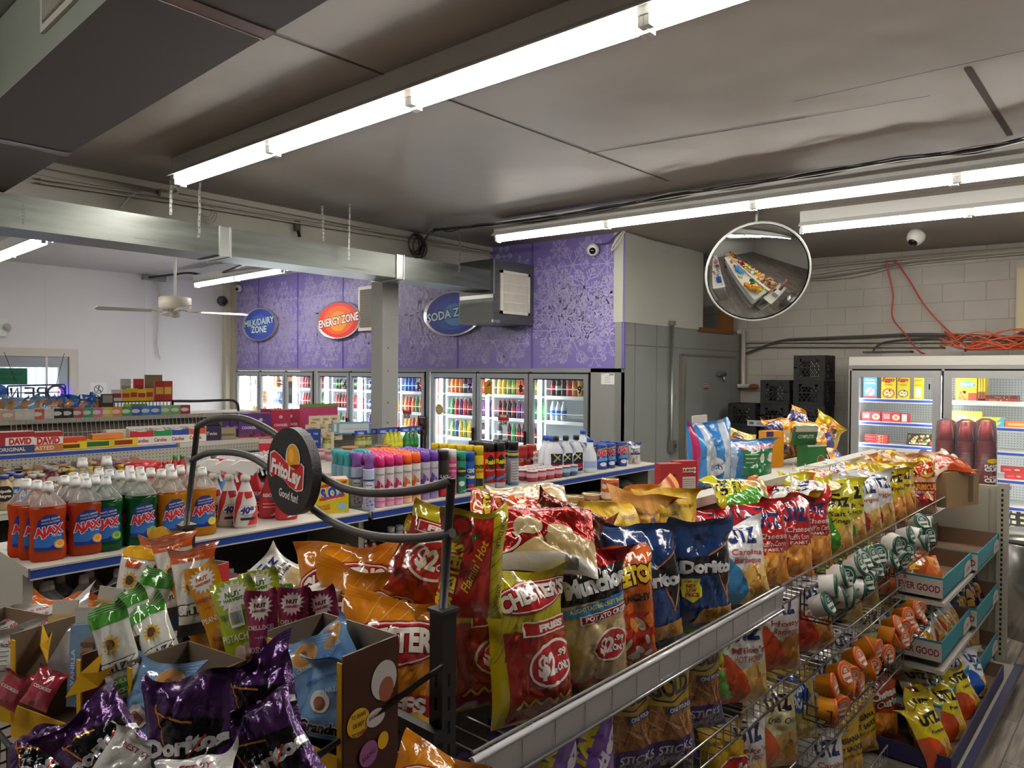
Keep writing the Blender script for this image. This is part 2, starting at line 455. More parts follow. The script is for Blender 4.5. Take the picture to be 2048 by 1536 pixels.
# --- painted block wall at the back
def bl(nt,b):
    L=nt.links.new
    tc=N_(nt,'TexCoord');sp=N_(nt,'SeparateXYZ');cb=N_(nt,'CombineXYZ');br=N_(nt,'TexBrick',offset=.5)
    br.inputs['Scale'].default_value=1;br.inputs['Brick Width'].default_value=.4;br.inputs['Row Height'].default_value=.2;br.inputs['Mortar Size'].default_value=.006;br.inputs['Mortar Smooth'].default_value=.6
    br.inputs['Color1'].default_value=(*lin('#b8b3ab'),1);br.inputs['Color2'].default_value=(*lin('#b2ada4'),1);br.inputs['Mortar'].default_value=(*lin('#a29d94'),1)
    no=N_(nt,'TexNoise',i_Scale=1.1,i_Detail=9.);mx=N_(nt,'MixRGB',blend_type='MULTIPLY');mx.inputs[0].default_value=.8
    cr=N_(nt,'ValToRGB');cr.color_ramp.elements[0].position=.3;cr.color_ramp.elements[0].color=(.72,.70,.67,1);cr.color_ramp.elements[1].position=.6;cr.color_ramp.elements[1].color=(1,1,1,1)
    bp=N_(nt,'Bump');bp.inputs['Strength'].default_value=.35;bp.inputs['Distance'].default_value=.008;bp.invert=True
    n3=N_(nt,'TexNoise',i_Scale=35.,i_Detail=3.);b3=N_(nt,'Bump');b3.inputs['Strength'].default_value=.3;b3.inputs['Distance'].default_value=.005
    L(tc.outputs['Object'],sp.inputs[0]);L(sp.outputs[1],cb.inputs[0]);L(sp.outputs[2],cb.inputs[1]);L(cb.outputs[0],br.inputs[0])
    L(tc.outputs['Object'],no.inputs[0]);L(no.outputs['Fac'],cr.inputs[0]);L(br.outputs['Color'],mx.inputs[1]);L(cr.outputs[0],mx.inputs[2]);L(mx.outputs[0],b.inputs['Base Color'])
    L(br.outputs['Fac'],bp.inputs['Height']);L(tc.outputs['Object'],n3.inputs[0]);L(n3.outputs['Fac'],b3.inputs['Height']);L(b3.outputs[0],bp.inputs['Normal']);L(bp.outputs[0],b.inputs['Normal'])
M_block=node_mat('painted_block',bl,.55)
mb=MB();mb.b2((BLOCK_X,-4.5,0),(BLOCK_X+.2,WALL_L,3.8),M_block);struct('wall_east',mb)
# --- walk-in cooler: grey insulated side and white plaster box above it
M_grey=mat('#858784',rough=.42,vary=.10,vscale=1.6);M_grey2=mat('#8b8d89',rough=.4,vary=.06)
mb=MB();zt2=2.53
mb.b2((COOL_X-.02,COOL_Y0,0),(BLOCK_X,COOL_Y0+.08,zt2),M_grey)
mb.b2((COOL_X,COOL_Y0-.006,2.30),(BLOCK_X,COOL_Y0,2.305),matte('#5f605d'))
for x in (6.42,6.85):mb.b2((x,COOL_Y0-.004,0),(x+.012,COOL_Y0,zt2),matte('#6d6e6a'))
struct('wall_side',mb)
mb=MB();xe=P(1405,560,Y=COOL_Y0).x
mb.b2((COOL_X-.02,COOL_Y0-.01,zt2),(xe,COOL_Y0+.1,3.5),mat('#b7b8ad',rough=.5,vary=.05));mb.b2((xe-.08,COOL_Y0,zt2),(xe,COOL_Y0+1.5,3.5),mat('#b7b8ad',rough=.5,vary=.05))
struct('wall_side_upper',mb)
mb=MB();mb.b2((xe,COOL_Y0+.9,zt2),(BLOCK_X,COOL_Y0+.95,3.5),matte('#1b1a19'))  # near-black sheet paints the shade of the gap behind the corrugated strips
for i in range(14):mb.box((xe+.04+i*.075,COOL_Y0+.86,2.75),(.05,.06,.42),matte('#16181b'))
struct('gap_shade_panel',mb)
mb=MB();mb.b2((xe-.1,COOL_Y0-.02,zt2-.02),(BLOCK_X-.25,COOL_Y0+.12,zt2+.03),matte('#7d4f2a'));mb.b2((8.55,COOL_Y0+.0,zt2),(8.72,COOL_Y0+.12,2.95),matte('#8a5a30'))
struct('trim_4',mb)
# --- purple snowflake wall above the glass doors
M_pur=mat('#7a6db0',rough=.42);PUR_Z=2.06
def flake(cx,cy,r,col,kind,w_=None):
    w_=w_ or r*.055;a=[]
    n=6 if kind != 2 else 8
    for k in range(n):
        t=k*2*pi/n+cx*7;ux,uy=cos(t),sin(t);px_,py_=-uy,ux
        a.append(('l',[(cx,cy),(cx+ux*r,cy+uy*r)],w_,col))
        a.append(('e',cx+ux*r,cy+uy*r,w_*1.1,w_*1.1,col))
        for q,l in ((.45,.34),(.65,.26),(.85,.15)):
            if kind == 1 and q < .5:continue
            for sg in (1,-1):
                bx,by=cx+ux*r*q,cy+uy*r*q
                ex,ey=bx+(ux*.7+sg*px_*.75)*r*l,by+(uy*.7+sg*py_*.75)*r*l
                a.append(('l',[(bx,by),(ex,ey)],w_*.8,col))
                if kind != 2:a.append(('e',ex,ey,w_*.9,w_*.9,col))
        if kind == 1:# looped petals
            mx_,my_=cx+ux*r*.78,cy+uy*r*.78
            pts=[(mx_+r*.2*cos(t+q)*1.0,my_+r*.2*sin(t+q)) for q in [i*2*pi/8 for i in range(9)]]
            a.append(('l',pts,w_*.7,col))
    a.append(('e',cx,cy,r*.13,r*.13,col))
    return a
L_=WALL_L-COOL_Y0;zA,zB=PUR_Z,3.56
mb=MB();mb.b2((COOL_X,COOL_Y0,zA),(COOL_X+.05,WALL_L,zB),M_pur)
rf=random.Random(11);A_=[]
PAN=1.205;lc=['#a9a2cc','#a49cc8','#aea7d0','#a199c6']
for pn in range(7):
    base=pn*PAN
    for (u0,v0,r0,kd) in tuple((rf.uniform(.05,1.15),min(1.25,max(.42,rf.gauss(.78,.22))),rf.uniform(.12,.24),rf.randrange(3)) for _ in range(16))+((.20,.28,.17,0),(.62,.34,.30,1),(1.0,.14,.10,2),(.33,.12,.14,1),(.8,.22,.16,0),(.95,.42,.2,0),(.08,.48,.2,2),(.35,.55,.25,0),(.75,.62,.26,2),(.15,.78,.2,0),(.5,.85,.22,0),(.9,.85,.22,1),(.62,1.12,.2,0),(.2,1.1,.18,2),(1.05,1.08,.16,0),(.4,.4,.18,2),(.55,.68,.2,1),(1.02,.65,.2,1),(.68,.2,.07,2),(.42,1.3,.12,0),(.85,1.3,.12,2)):
        u=base+(u0+rf.uniform(-.03,.03));v_=v0+rf.uniform(-.02,.02)
        if u+r0*.6 > L_:continue
        for el in flake(0,0,r0,lc[rf.randrange(4)],kd,.006+r0*.03):
            A_.append((el,u,v_))
# broad pale clusters where flakes pile up
mats_f={c:mat(c,rough=.42) for c in lc}
def place_el(el,u,v_):
    out=[]
    for poly,col,lay in art_polys([el]):
        out.append(([(x+u,y+v_) for x,y in poly],col,lay))
    return out
zz_lim=zB-zA
k_=0
for el,u,v_ in A_:
    k_ += 1
    for poly,col,lay in place_el(el,u,v_):
        poly=_clip(poly,1,.02,False);poly=_clip(poly,1,zz_lim-.02,True) if poly else poly
        poly=_clip(poly,0,.05,False) if poly else poly;poly=_clip(poly,0,L_-.02,True) if poly else poly
        if not poly:continue
        ids=[mb.vert((COOL_X-.0008-.0004*(k_ % 5),COOL_Y0+x,zA+y)) for x,y in poly]
        mb.face(ids[::-1],mats_f[col])
for pn in range(1,7):
    yy=COOL_Y0+pn*PAN
    mb.b2((COOL_X-.006,yy-.012,zA),(COOL_X-.003,yy+.012,zB),mat('#5c4f9a',rough=.5))
mb.b2((COOL_X-.006,COOL_Y0-.02,zA),(COOL_X-.003,COOL_Y0+.07,zB),mat('#6e5fb4',rough=.5))
struct('wall_upper',mb)
# cream corner post at the far end of the purple wall
mb=MB();mb.b2((COOL_X-.14,WALL_L-.12,0),(COOL_X-.01,WALL_L-.01,3.56),mat('#bcb6a5',rough=.5));mb.b2((COOL_X-.05,WALL_L-.25,0),(COOL_X-.0,WALL_L-.12,3.56),mat('#a7a291',rough=.5));struct('trim_2',mb)
# --- grey cooler front: header, mullions and end panel
M_sil=met('#a9abac',.32);M_frame=mat('#8d8f8f',rough=.35,metal=.5)
banks=[(4.48,6.96,(9,8,7)),(7.07,9.52,(6,5,4)),(9.64,12.05,(3,2,1))]
mb=MB()
mb.b2((COOL_X-.02,COOL_Y0,0),(COOL_X+.04,4.46,PUR_Z),M_grey2);mb.b2((COOL_X-.02,COOL_Y0,2.02),(COOL_X+.04,WALL_L,PUR_Z),M_grey2)
for a,b_ in ((6.98,7.05),(9.54,9.62),(12.07,WALL_L)):mb.b2((COOL_X-.02,a,0),(COOL_X+.04,b_,2.02),M_grey2)
struct('wall_lower',mb)
# interior of the walk-in cooler
mb=MB();Wc=pnt('#e4eaec')
mb.quad((7.6,COOL_Y0,0),(7.6,WALL_L,0),(7.6,WALL_L,2.3),(7.6,COOL_Y0,2.3),pnt('#cfd8dc'));mb.quad((COOL_X+.05,COOL_Y0+.1,2.1),(7.6,COOL_Y0+.1,2.1),(7.6,WALL_L,2.1),(COOL_X+.05,WALL_L,2.1),Wc)
struct('wall_inner',mb)

# ================================================================== FIXTURES ON CEILING AND WALLS
M_tube=mat('#fff9f0',emis=TUBE_W,name='tube_light');M_fix=mat('#d8d8d4',rough=.4);M_cap=mat('#e6e6e2',rough=.4)
def strip_light(X,y_start,n,label,seg=1.245,rng=None,group='fluorescent strip lights',zf=None,tubes=True):
    """a run of n four-foot twin-tube battens running along Y from y_start towards smaller Y"""
    zf=zf or ceil_z
    t=thing('strip_light',label,'ceiling light',(X,y_start,zf(y_start)),0,group)
    sl=(zf(y_start)-zf(y_start-1))
    L=n*seg
    mb=MB()
    a,b_=0,-L
    def q(x,y,z):return (x,y,z-(-y)*sl)
    sec=[(-.06,0),(-.06,-.09),(-.10,-.128),(-.098,-.132),(-.05,-.106),(.05,-.106),(.098,-.132),(.10,-.128),(.06,-.09),(.06,0)]
    for (x0,z0),(x1,z1) in zip(sec,sec[1:]):mb.quad(q(x0,a,z0),q(x0,b_,z0),q(x1,b_,z1),q(x1,a,z1),M_fix)
    for y in (a,b_):mb.quad(q(-.06,y,0),q(.06,y,0),q(.06,y,-.11),q(-.06,y,-.11),M_fix)
    for i in range(n+1):# upright body seams
        mb.quad(q(-.056,-i*seg,0),q(-.056,-i*seg-.01,0),q(-.056,-i*seg-.01,-.03),q(-.056,-i*seg,-.03),matte('#77756f'))
    obj('housing',mb,t)
    for i in range(n):
        for sx in (-.028,.028):
            y0,y1=-i*seg-.03+(.03 if sx > 0 else 0),-(i+1)*seg+.03+(.03 if sx > 0 else 0)
            mb=MB();mb.tube([q(sx,y0,-.152),q(sx,y1,-.152)],.0165,M_tube,8);obj('tube',mb,t)
        for y in (-i*seg-.012,-(i+1)*seg+.012):
            mb=MB()
            mb.b2(q(-.05,y-.012,-.10),q(.05,y+.012,-.14),M_cap)
            for sx in (-.028,.028):mb.box(q(sx,y+(.03 if sx > 0 else 0),-.152),(.036,.022,.05),M_cap)
            obj('lamp_holder',mb,t)
    return t
strip_light(2.2,5.08,5,'long run of twin tube lights beside the dark duct, over the cleaning shelves')
strip_light(4.97,4.66,5,'long run of twin tube lights passing over the mirror and cooler corner',zf=lambda y:ceil_z(y)-.045)
strip_light(6.3,2.33,2,'run of tube lights next to the block wall and upright freezer')
strip_light(4.97,10.9,2,'short run of tube lights behind the metal duct, by the corner post',zf=lambda y:3.45)
strip_light(2.2,10.5,2,'tube light in the far bay over the window door',zf=lambda y:3.40)
strip_light(-.7,3.7,2,'added unseen fill tube light over the counter side of the shop')  # unseen lamp added as fill for the near rack
strip_light(-.6,10.8,2,'added unseen tube light brightening the far bay, beyond the picture edge',zf=lambda y:3.50)  # unseen lamp added to brighten the white walls of the far bay
# --- galvanised supply duct with box and grille
def ga(nt,b):
    L=nt.links.new
    tc=N_(nt,'TexCoord');mp=N_(nt,'Mapping');mp.inputs['Scale'].default_value=(.6,1,5);no=N_(nt,'TexNoise',i_Scale=3.,i_Detail=8.);cr=N_(nt,'ValToRGB')
    cr.color_ramp.elements[0].position=.3;cr.color_ramp.elements[0].color=(*lin('#565a56'),1);cr.color_ramp.elements[1].position=.7;cr.color_ramp.elements[1].color=(*lin('#707470'),1)
    r2=N_(nt,'MapRange');r2.inputs[3].default_value=.28;r2.inputs[4].default_value=.5
    L(tc.outputs['Object'],mp.inputs[0]);L(mp.outputs[0],no.inputs[0]);L(no.outputs['Fac'],cr.inputs[0]);L(cr.outputs[0],b.inputs['Base Color']);L(no.outputs['Fac'],r2.inputs[0]);L(r2.outputs[0],b.inputs['Roughness'])
M_galv=node_mat('galvanised',ga,.35,.5,.75);M_tape=met('#a4a6a2',.3);M_dkgalv=mat('#5f625e',rough=.5,metal=.3)
t=thing('air_duct','long rectangular galvanised metal duct hung across the shop below the beam','duct',(0,5.3,3.09))
xb=5.54
mb=MB();mb.b2((-3.4,0,-.21),(xb,.36,0),M_galv);obj('duct_run',mb,t)
for px in (450,800):
    x=P(px,480,Y=5.3).x;mb=MB();mb.b2((x-.05,-.006,-.216),(x+.05,.366,.006),M_tape)
    for dx in (-.04,.04):mb.b2((x+dx-.006,-.012,-.222),(x+dx+.006,.37,.01),met('#aaadaa',.4))
    obj('joint_collar',mb,t)
mb=MB()
for px,py in ((305,481),(708,537)):
    p=P(px,py,Y=5.3);mb.plane_art([('t','GRAY METALWORKS',.5,.05,.03,'#3b3d3c',{'w':.95,'b':0})],(p.x-.13,-.001,p.z-3.09-.012),UX,UZ,.26,.026)
p=P(42,430,Y=5.3)
for k,ch in enumerate('SUMMER'):mb.plane_art([('t',ch,.5,.5,.7,'#2c2d2c',{'b':0})],(p.x,-.001,p.z-3.09+.05-k*.022),UX,UZ,.022,.022)
obj('stamped_print',mb,t)
t=thing('supply_box','square galvanised supply box with off-white louvred grille by the purple wall','air outlet',(xb,5.26,2.54))
mb=MB();mb.b2((0,0,0),(.655,.52,.67),M_galv);mb.b2((-.004,-.004,.30),(.015,.0,.67),M_tape);mb.b2((-.004,0,.26),(-.0,.5,.30),M_tape);mb.b2((-.004,.01,0),(0,.5,.22),M_dkgalv)
mb.b2((-.006,-.006,0),(.1,.02,.03),M_tape);obj('box_body',mb,t)
mb=MB();gx0,gx1,gz0,gz1=.10,.57,.10,.56;Mg=mat('#d9d5c8',rough=.45,vary=.12,vscale=8)
for a,b_ in (((gx0,-.02,gz0),(gx1,0,gz0+.03)),((gx0,-.02,gz1-.03),(gx1,0,gz1)),((gx0,-.02,gz0),(gx0+.03,0,gz1)),((gx1-.03,-.02,gz0),(gx1,0,gz1))):mb.b2(a,b_,Mg)
mb.b2((gx0,-.004,gz0),(gx1,-.002,gz1),mat('#8d8470',rough=.7))
for k in range(1,4):mb.b2((gx0,-.018,gz0+.03+k*.1-.008),(gx1,-.002,gz0+.03+k*.1),Mg)
for k in range(34):mb.b2((gx0+.035+k*.0118,-.014,gz0+.02),(gx0+.041+k*.0118,-.004,gz1-.02),Mg)
obj('grille',mb,t)
# --- big dark return duct along the ceiling
M_dk=mat('#5b5654',rough=.6,vary=.05,vscale=2);M_side_lit=mat('#7e857c',rough=.5,vary=.08)  # side in a lighter greenish tone: light on it put into the colour
t=thing('return_duct','large dark duct board trunk under the ceiling with a white grille in its side','duct',(0,0,0))
hb=1.1;zb=H+hb;xr=1.235;xl=.80
mb=MB()
mb.quad((xl,-3,zb),(xl,5.6,zb),(xr,5.6,zb),(xr,-3,zb),M_dk)
mb.quad((xr,-3,zb),(xr,5.6,zb),(xr,5.6,3.468),(xr,-3,3.262),M_dk)
mb.quad((xl,5.6,zb),(xl,5.6,3.468),(xr,5.6,3.468),(xr,5.6,zb),M_dk)
obj('duct_underside',mb,t)
mb=MB();mb.quad((xl,5.6,zb),(xl,-3,zb),(xl,-3,3.262),(xl,5.6,3.468),M_side_lit);obj('duct_side',mb,t)
Mtp=mat('#7a6763',rough=.25,metal=.25)
for py,wd in ((62,.07),(304,.06)):
    y=P(520 if py < 100 else 120,py,Z=zb).y;mb=MB()
    pts=[V((xl,y+.0,zb-.003)),V((xr+.01,y,zb-.003))]
    mb.b2((xl-.002,y-wd/2,zb-.004),(xr+.004,y+wd/2,zb-.001),Mtp);mb.tube([(xl,y+wd/2,zb-.004),(xr,y+wd/2+.005,zb-.004),(xr+.01,y,zb+.01)],.003,met('#d8d4d2',.15),5)
    mb.b2((xr,y-wd/2,zb),(xr+.004,y+wd/2,ceil_z(y)-.01),Mtp)
    obj('foil_tape',mb,t)
mb=MB();ga0=P(88,60,X=xl).y;ga1=P(160,25,X=xl).y;gz0=zb+.08;Mgr=mat('#b4b0a6',rough=.45)
if ga1 > ga0:ga0,ga1=ga1,ga0
mb.b2((xl-.012,ga1,gz0),(xl-.001,ga0,gz0+.24),Mgr)
for k in range(22):mb.b2((xl-.018,ga1+.03+k*(ga0-ga1-.06)/22,gz0+.03),(xl-.012,ga1+.03+(k+.4)*(ga0-ga1-.06)/22,gz0+.21),Mgr)
mb.b2((xl-.0125,ga1+.025,gz0+.025),(xl-.0121,ga0-.025,gz0+.215),matte('#55524c'))
obj('side_grille',mb,t)
# --- perforated hanger straps, wires and conduit
M_strap=met('#9b9c9a',.4);M_blk=mat('#17181a',rough=.45);M_wht=mat('#cfccc4',rough=.5)
def strap(px,py0,py1,Y,lab,X=None):
    a,b_=P(px,py0,Y=Y),P(px+R.uniform(-3,3),py1,Y=Y)
    mb=MB();n=9;pts=[a.lerp(b_,i/n)+V((R.uniform(-.004,.004),0,0)) for i in range(n+1)]
    for p,q in zip(pts,pts[1:]):mb.quad(p-UX*.009,p+UX*.009,q+UX*.009,q-UX*.009,M_strap)
    mb2=[(p+q)/2 for p,q in zip(pts,pts[1:])]
    for p in mb2:mb.box(p+V((0,-.001,0)),(.005,.002,.012),M_blk)
    tag(obj('hanger_strap',mb),lab,'strap','perforated metal hanger straps')
strap(343,345,430,5.27,'perforated metal strap behind the end of the tube light')
strap(400,357,475,5.2,'perforated metal strap dangling below the end of the tube light',)
strap(645,412,482,5.28,'shorter perforated strap above the middle of the metal duct')
strap(700,407,520,5.2,'longer perforated strap dangling in front of the metal duct')
strap(920,452,545,5.2,'perforated strap hanging in front of the duct near the supply box')
def wire(name,lab,pts,r,m,cat='cable',n=5,group=None):
    mb=MB();mb.tube(smooth_path(pts),r,m,n);return tag(obj(name,mb),lab,cat,group)
def smooth_path(pts,k=4):
    pts=[V(p) for p in pts]
    if len(pts) < 3:return pts
    out=[]
    for i in range(len(pts)-1):
        p0,p1,p2,p3=pts[max(i-1,0)],pts[i],pts[i+1],pts[min(i+2,len(pts)-1)]
        for j in range(k):
            t=j/k
            out.append(.5*((2*p1)+(p2-p0)*t+(2*p0-5*p1+4*p2-p3)*t*t+(3*p1-p0-3*p2+p3)*t ** 3))
    return out+[pts[-1]]
def PC(px,py,d=.02):
    z=3.4
    for _ in range(8):
        w_=P(px,py,Z=z);z=ceil_z(w_.y)-d
    return w_
cab=[(2060,275),(1950,300),(1800,318),(1640,345),(1470,372),(1340,392),(1200,418),(1080,437),(960,452),(900,457),(868,462)]
wire('ceiling_cable','thick bundle of black cables crossing the ceiling in front of the tube lights',[PC(*p,.10) for p in cab]+[P(850,480,Y=5.9),P(838,505,Y=5.85)],.014,M_blk)
wire('ceiling_cable','thinner black cable sagging beside the thick bundle on the ceiling',[PC(x,y+(6 if i % 2 else-4),.10) for i,(x,y) in enumerate(cab)]+[P(845,490,Y=5.9)],.006,M_blk)
wire('ceiling_cable','grey cable looping loosely along the black bundle on the ceiling',[PC(x,y+(-7 if i % 2 else 6),.10) for i,(x,y) in enumerate(cab[:8])],.004,mat('#6d6a66',rough=.5))
mb=MB()
for k in range(5):
    c=P(828+k*3,487+k*2,Y=5.88-k*.012);rr=.075+.018*(k % 3)
    mb.tube([c+V((cos(t)*rr,0,sin(t)*rr*1.15)) for t in [i*2*pi/20 for i in range(20)]],.008,M_blk if k % 2 else mat('#4a4846',rough=.4),5,close=True)
tag(obj('cable_coil',mb),'coil of black cable hanging where the beam meets the ceiling','cable')
mb=MB()
for k in range(3):
    c=P(412+k*2,420+k*3,Y=5.9);rr=.05+.012*k
    mb.tube([c+V((cos(t)*rr,0,sin(t)*rr*1.1)) for t in [i*2*pi/18 for i in range(18)]],.004,mat('#a39e90',rough=.5),5,close=True)
tag(obj('cable_coil',mb),'small coil of cream wire on the beam beside the dangling strap','cable')
wire('conduit_wire','cream wire looping up over the metal duct against the beam',[P(240,416,Y=5.9),P(262,392,Y=5.9),P(285,384,Y=5.9),P(322,391,Y=5.9)],.006,M_wht)
mb=MB()
for dy in (5,13):
    mb.tube([P(80,352+dy,Y=5.89),P(330,388+dy*1.1,Y=5.89),P(640,440+dy,Y=5.89),P(975,492+dy,Y=5.89)],.008,mat('#b3afa4',rough=.5),5)
mb.box(P(337,389,Y=5.87),(.14,.05,.06),mat('#a8a499',rough=.5));mb.tube([P(350,372,Y=5.5),P(356,380,Y=5.7),P(345,388,Y=5.86)],.012,M_wht,6)
tag(obj('conduit',mb),'painted conduit pipes and junction box running along the beam','conduit')
mb=MB();c=P(594,452,Y=5.92);mb.box(c,(.05,.04,.09),matte('#5a574f'));mb.tube([c,c+V((.015,-.02,-.1))],.015,M_blk);tag(obj('bracket',mb),'small dark bracket fixed to the beam above the duct','bracket')
# --- security cameras
def dome(lab,loc,aim,s=1.,mb_mat=None):
    t=thing('security_camera',lab,'camera',loc,0,None)
    M1=mb_mat or mat('#e4e3df',rough=.3)
    a=V(aim).normalized();q=a.to_track_quat('Z','Y').to_matrix()
    mb=MB();mb.lathe([(0,-.03*s),(.055*s,-.03*s),(.06*s,0),(.052*s,.03*s),(.035*s,.05*s)],M1,16,M=q);obj('housing',mb,t)
    mb=MB();mb.lathe([(.034*s,.045*s),(.028*s,.06*s),(.012*s,.068*s),(0,.069*s)],mat('#0c0d10',rough=.1),14,M=q);obj('lens',mb,t)
    return t
dome('white dome camera on the purple wall beside the white plaster corner',P(1186,500,X=COOL_X-.06),(-.9,-.5,-.35),1.1)
dome('white dome camera under the ceiling above the upright freezer',PC(1832,474,.07) ,(-.6,.3,-.9),1.35)
dome('small white camera at the top of the purple wall by the corner post',P(477,577,X=COOL_X-.08),(-.9,-.5,-.3),1.0)
t=dome('black round camera hanging on the white wall near the corner post',P(445,602,Y=WALL_L-.1),(.1,-.9,-.3),1.5,mat('#3a3c42',rough=.3))
mb=MB();mb.tube([(0,0,.05),(0,.05,.55)],.004,M_wht,4);obj('wire',mb,t)
wire('camera_wire','grey and white wires from the dome camera up to the cooler corner',[P(1188,488,X=COOL_X-.04),P(1215,486,X=COOL_X-.05),P(1235,468,X=COOL_X-.05),P(1248,458,X=COOL_X-.06)],.008,mat('#4d4c50',rough=.5))
wire('camera_wire','loop of white wire hanging at the top of the purple wall end',[P(1246,462,X=COOL_X-.06),P(1232,480,X=COOL_X-.06),P(1222,502,X=COOL_X-.06),P(1234,490,X=COOL_X-.06),P(1250,462,X=COOL_X-.06)],.007,mat('#d8d4cf',rough=.5))
# --- wires along the block wall and plaster box
wire('wall_wire','thin wires strung across the top of the white plaster box',[P(1250,460,Y=COOL_Y0-.03),P(1275,470,Y=COOL_Y0-.03),P(1330,486,Y=COOL_Y0-.04),P(1404,500,Y=COOL_Y0-.03),P(1440,505,Y=COOL_Y0-.03)],.008,mat('#75726a',rough=.5))
wire('wall_wire','loop of loose wire hanging from the clamp on the plaster box',[P(1313,484,Y=COOL_Y0-.03),P(1335,490,Y=COOL_Y0-.04),P(1342,505,Y=COOL_Y0-.05),P(1326,500,Y=COOL_Y0-.04)],.005,M_wht)
for k,(dy,r_,c) in enumerate(((0,.016,'#a9a498'),(9,.013,'#b7b2a6'),(16,.010,'#8d897f'),(-6,.009,'#9d998f'),(23,.008,'#b9b5aa'))):
    wire('wall_wire','pale cable along the top of the block wall, '+['thickest of the bundle','just under the thickest','dark thin one in the middle','topmost of the bundle','lowest of the bundle'][k],
         [P(1490,548+dy,X=BLOCK_X-.03),P(1580,540+dy*1.1+4*sin(k),X=BLOCK_X-.04),P(1700,530+dy-3*cos(k),X=BLOCK_X-.05),P(1800,518+dy*.6,X=BLOCK_X-.05),P(1900,509+dy*.5,X=BLOCK_X-.05),P(2060,497+dy*.4,X=BLOCK_X-.05)],r_,mat(c,rough=.5),group='cables along the block wall')
M_red=mat('#c2483a',rough=.4);M_org=mat('#c4532c',rough=.4)
wire('extension_cord','red cord hanging down the block wall, the steeper of the two',[P(1772,520,X=8.85),P(1776,540,X=8.86),P(1786,590,X=8.86),P(1785,635,X=8.84),P(1812,670,X=8.8),P(1835,700,X=8.5),P(1850,708,X=8.3)],.009,M_red,'cord')
wire('extension_cord','red cord hanging down the block wall, the one slanting to the orange coil',[P(1788,520,X=8.86),P(1815,555,X=8.86),P(1850,612,X=8.84),P(1900,665,X=8.8),P(1945,700,X=8.5)],.009,M_red,'cord')
mb=MB();rr=random.Random(4)
c0=P(1985,702,X=8.35)
for k in range(9):
    r1,r2=rr.uniform(.18,.42),rr.uniform(.08,.2);a0=rr.uniform(-.5,.5)
    mb.tube([c0+V((sin(t)*r2+a0*.1,cos(t)*r1+a0*.2,max(-.01,.015+.016*k*abs(sin(t*1.5+k))*1.5))) for t in [i*2*pi/22 for i in range(22)]],.0065,M_org,5,close=True)
tag(obj('extension_cord',mb),'tangled orange extension cord lying on top of the upright freezer','cord')
for k,(y0,y1,r_,c,lb) in enumerate(((693,691,.012,'#9a978d','lower grey conduit'),(684,682,.011,'#a19e94','upper grey conduit'))):
    wire('conduit',lb+' running level along the block wall above the crates',[P(1492,y0,X=8.9),P(1760,y0+0,X=8.9),P(2060,y1+2,X=8.9)],r_,mat(c,rough=.45),'conduit')
wire('wall_wire','dark sagging cable on the block wall above the milk crates',[P(1490,708,X=8.88),P(1530,692,X=8.87),P(1570,680,X=8.87),P(1640,676,X=8.87),P(1740,672,X=8.87),P(1860,668,X=8.87),P(2060,676,X=8.87)],.014,mat('#4c4b4d',rough=.5))
wire('wall_wire','dark cable looping down to the top of the freezer',[P(1745,705,X=8.6),P(1760,688,X=8.8),P(1800,680,X=8.87),P(1900,675,X=8.87),P(2050,684,X=8.87)],.012,mat('#3f3e40',rough=.5))
mb=MB();mb.tube([P(1487,660,X=8.85),P(1486,768,X=8.85),P(1488,772,X=8.85)],.028,mat('#c9c3b4',rough=.45),10);mb.tube([P(1476,772,X=8.82),P(1504,772,X=8.82)],.026,mat('#c9c3b4',rough=.45),10);mb.tube([P(1476,664,X=8.85),P(1489,664,X=8.85)],.03,mat('#c9c3b4',rough=.45),10)
mb.lathe([(0,-.03),(.05,-.02),(.06,0),(.05,.03),(0,.04)],matte('#7a4a28'),12,c=P(1508,774,X=8.8))
tag(obj('drain_pipe',mb),'white upright pipe with rusty valve between cooler wall and crates','pipe')
# --- panel box at the picture edge of the block wall
c=P(2046,600,X=8.9);mb=MB();mb.box(c+V((0,-.12,0)),(.12,.34,.66),mat('#b9ab8c',rough=.5));mb.box(c+V((-.065,-.12,0)),(.01,.30,.62),mat('#c1b392',rough=.5));tag(obj('electrical_panel',mb),'beige metal electrical panel mounted on the block wall','electrical panel')
# --- walk-in cooler door on its side wall, conduit with switch box
t=thing('cooler_door','flush grey insulated door of the walk-in cooler with lever latch','door',(0,0,0));Y=COOL_Y0
a,b_=P(1362,712,Y=Y),P(1458,714,Y=Y);zt=a.z
M_d=mat('#7b7d7a',rough=.42,vary=.12,vscale=1.8)
mb=MB();mb.b2((a.x,Y-.055,.1),(b_.x,Y,zt),M_d);obj('door_panel',mb,t)
mb=MB();mb.b2((a.x-.035,Y-.065,.05),(a.x-.005,Y,zt+.01),met('#a59f92',.45));mb.b2((a.x-.035,Y-.065,zt),(b_.x+.0,Y-.02,zt+.02),met('#8e8b84',.45));obj('edge_strip',mb,t)
mb=MB();c=P(1447,747,Y=Y-.1);mb.tube([c+V((-.12,0,.0)),c+V((.04,0,-.005))],.028,met('#7f8280',.35),8);mb.tube([c+V((.02,0,0)),c+V((.02,0,-.1))],.015,met('#a5a7a5',.3),6);mb.box(c+V((0,.05,0)),(.06,.09,.05),met('#8b8e8c',.4));obj('latch',mb,t)
mb=MB();c=P(1411,774,Y=Y-.058);mb.plane_art([('r',0,0,1,.62,'#6d2b36'),('r',.03,.03,.97,.59,'#c9bfc0'),('r',.06,.28,.94,.54,'#7a2f3a'),('t','CAUTION',.5,.41,.14,'#e8e0e0'),('r',.06,.06,.94,.24,'#4d3a3e')],c+V((-.07,-.002,-.04)),UX,UZ,.14,.087);obj('warning_sticker',mb,t)
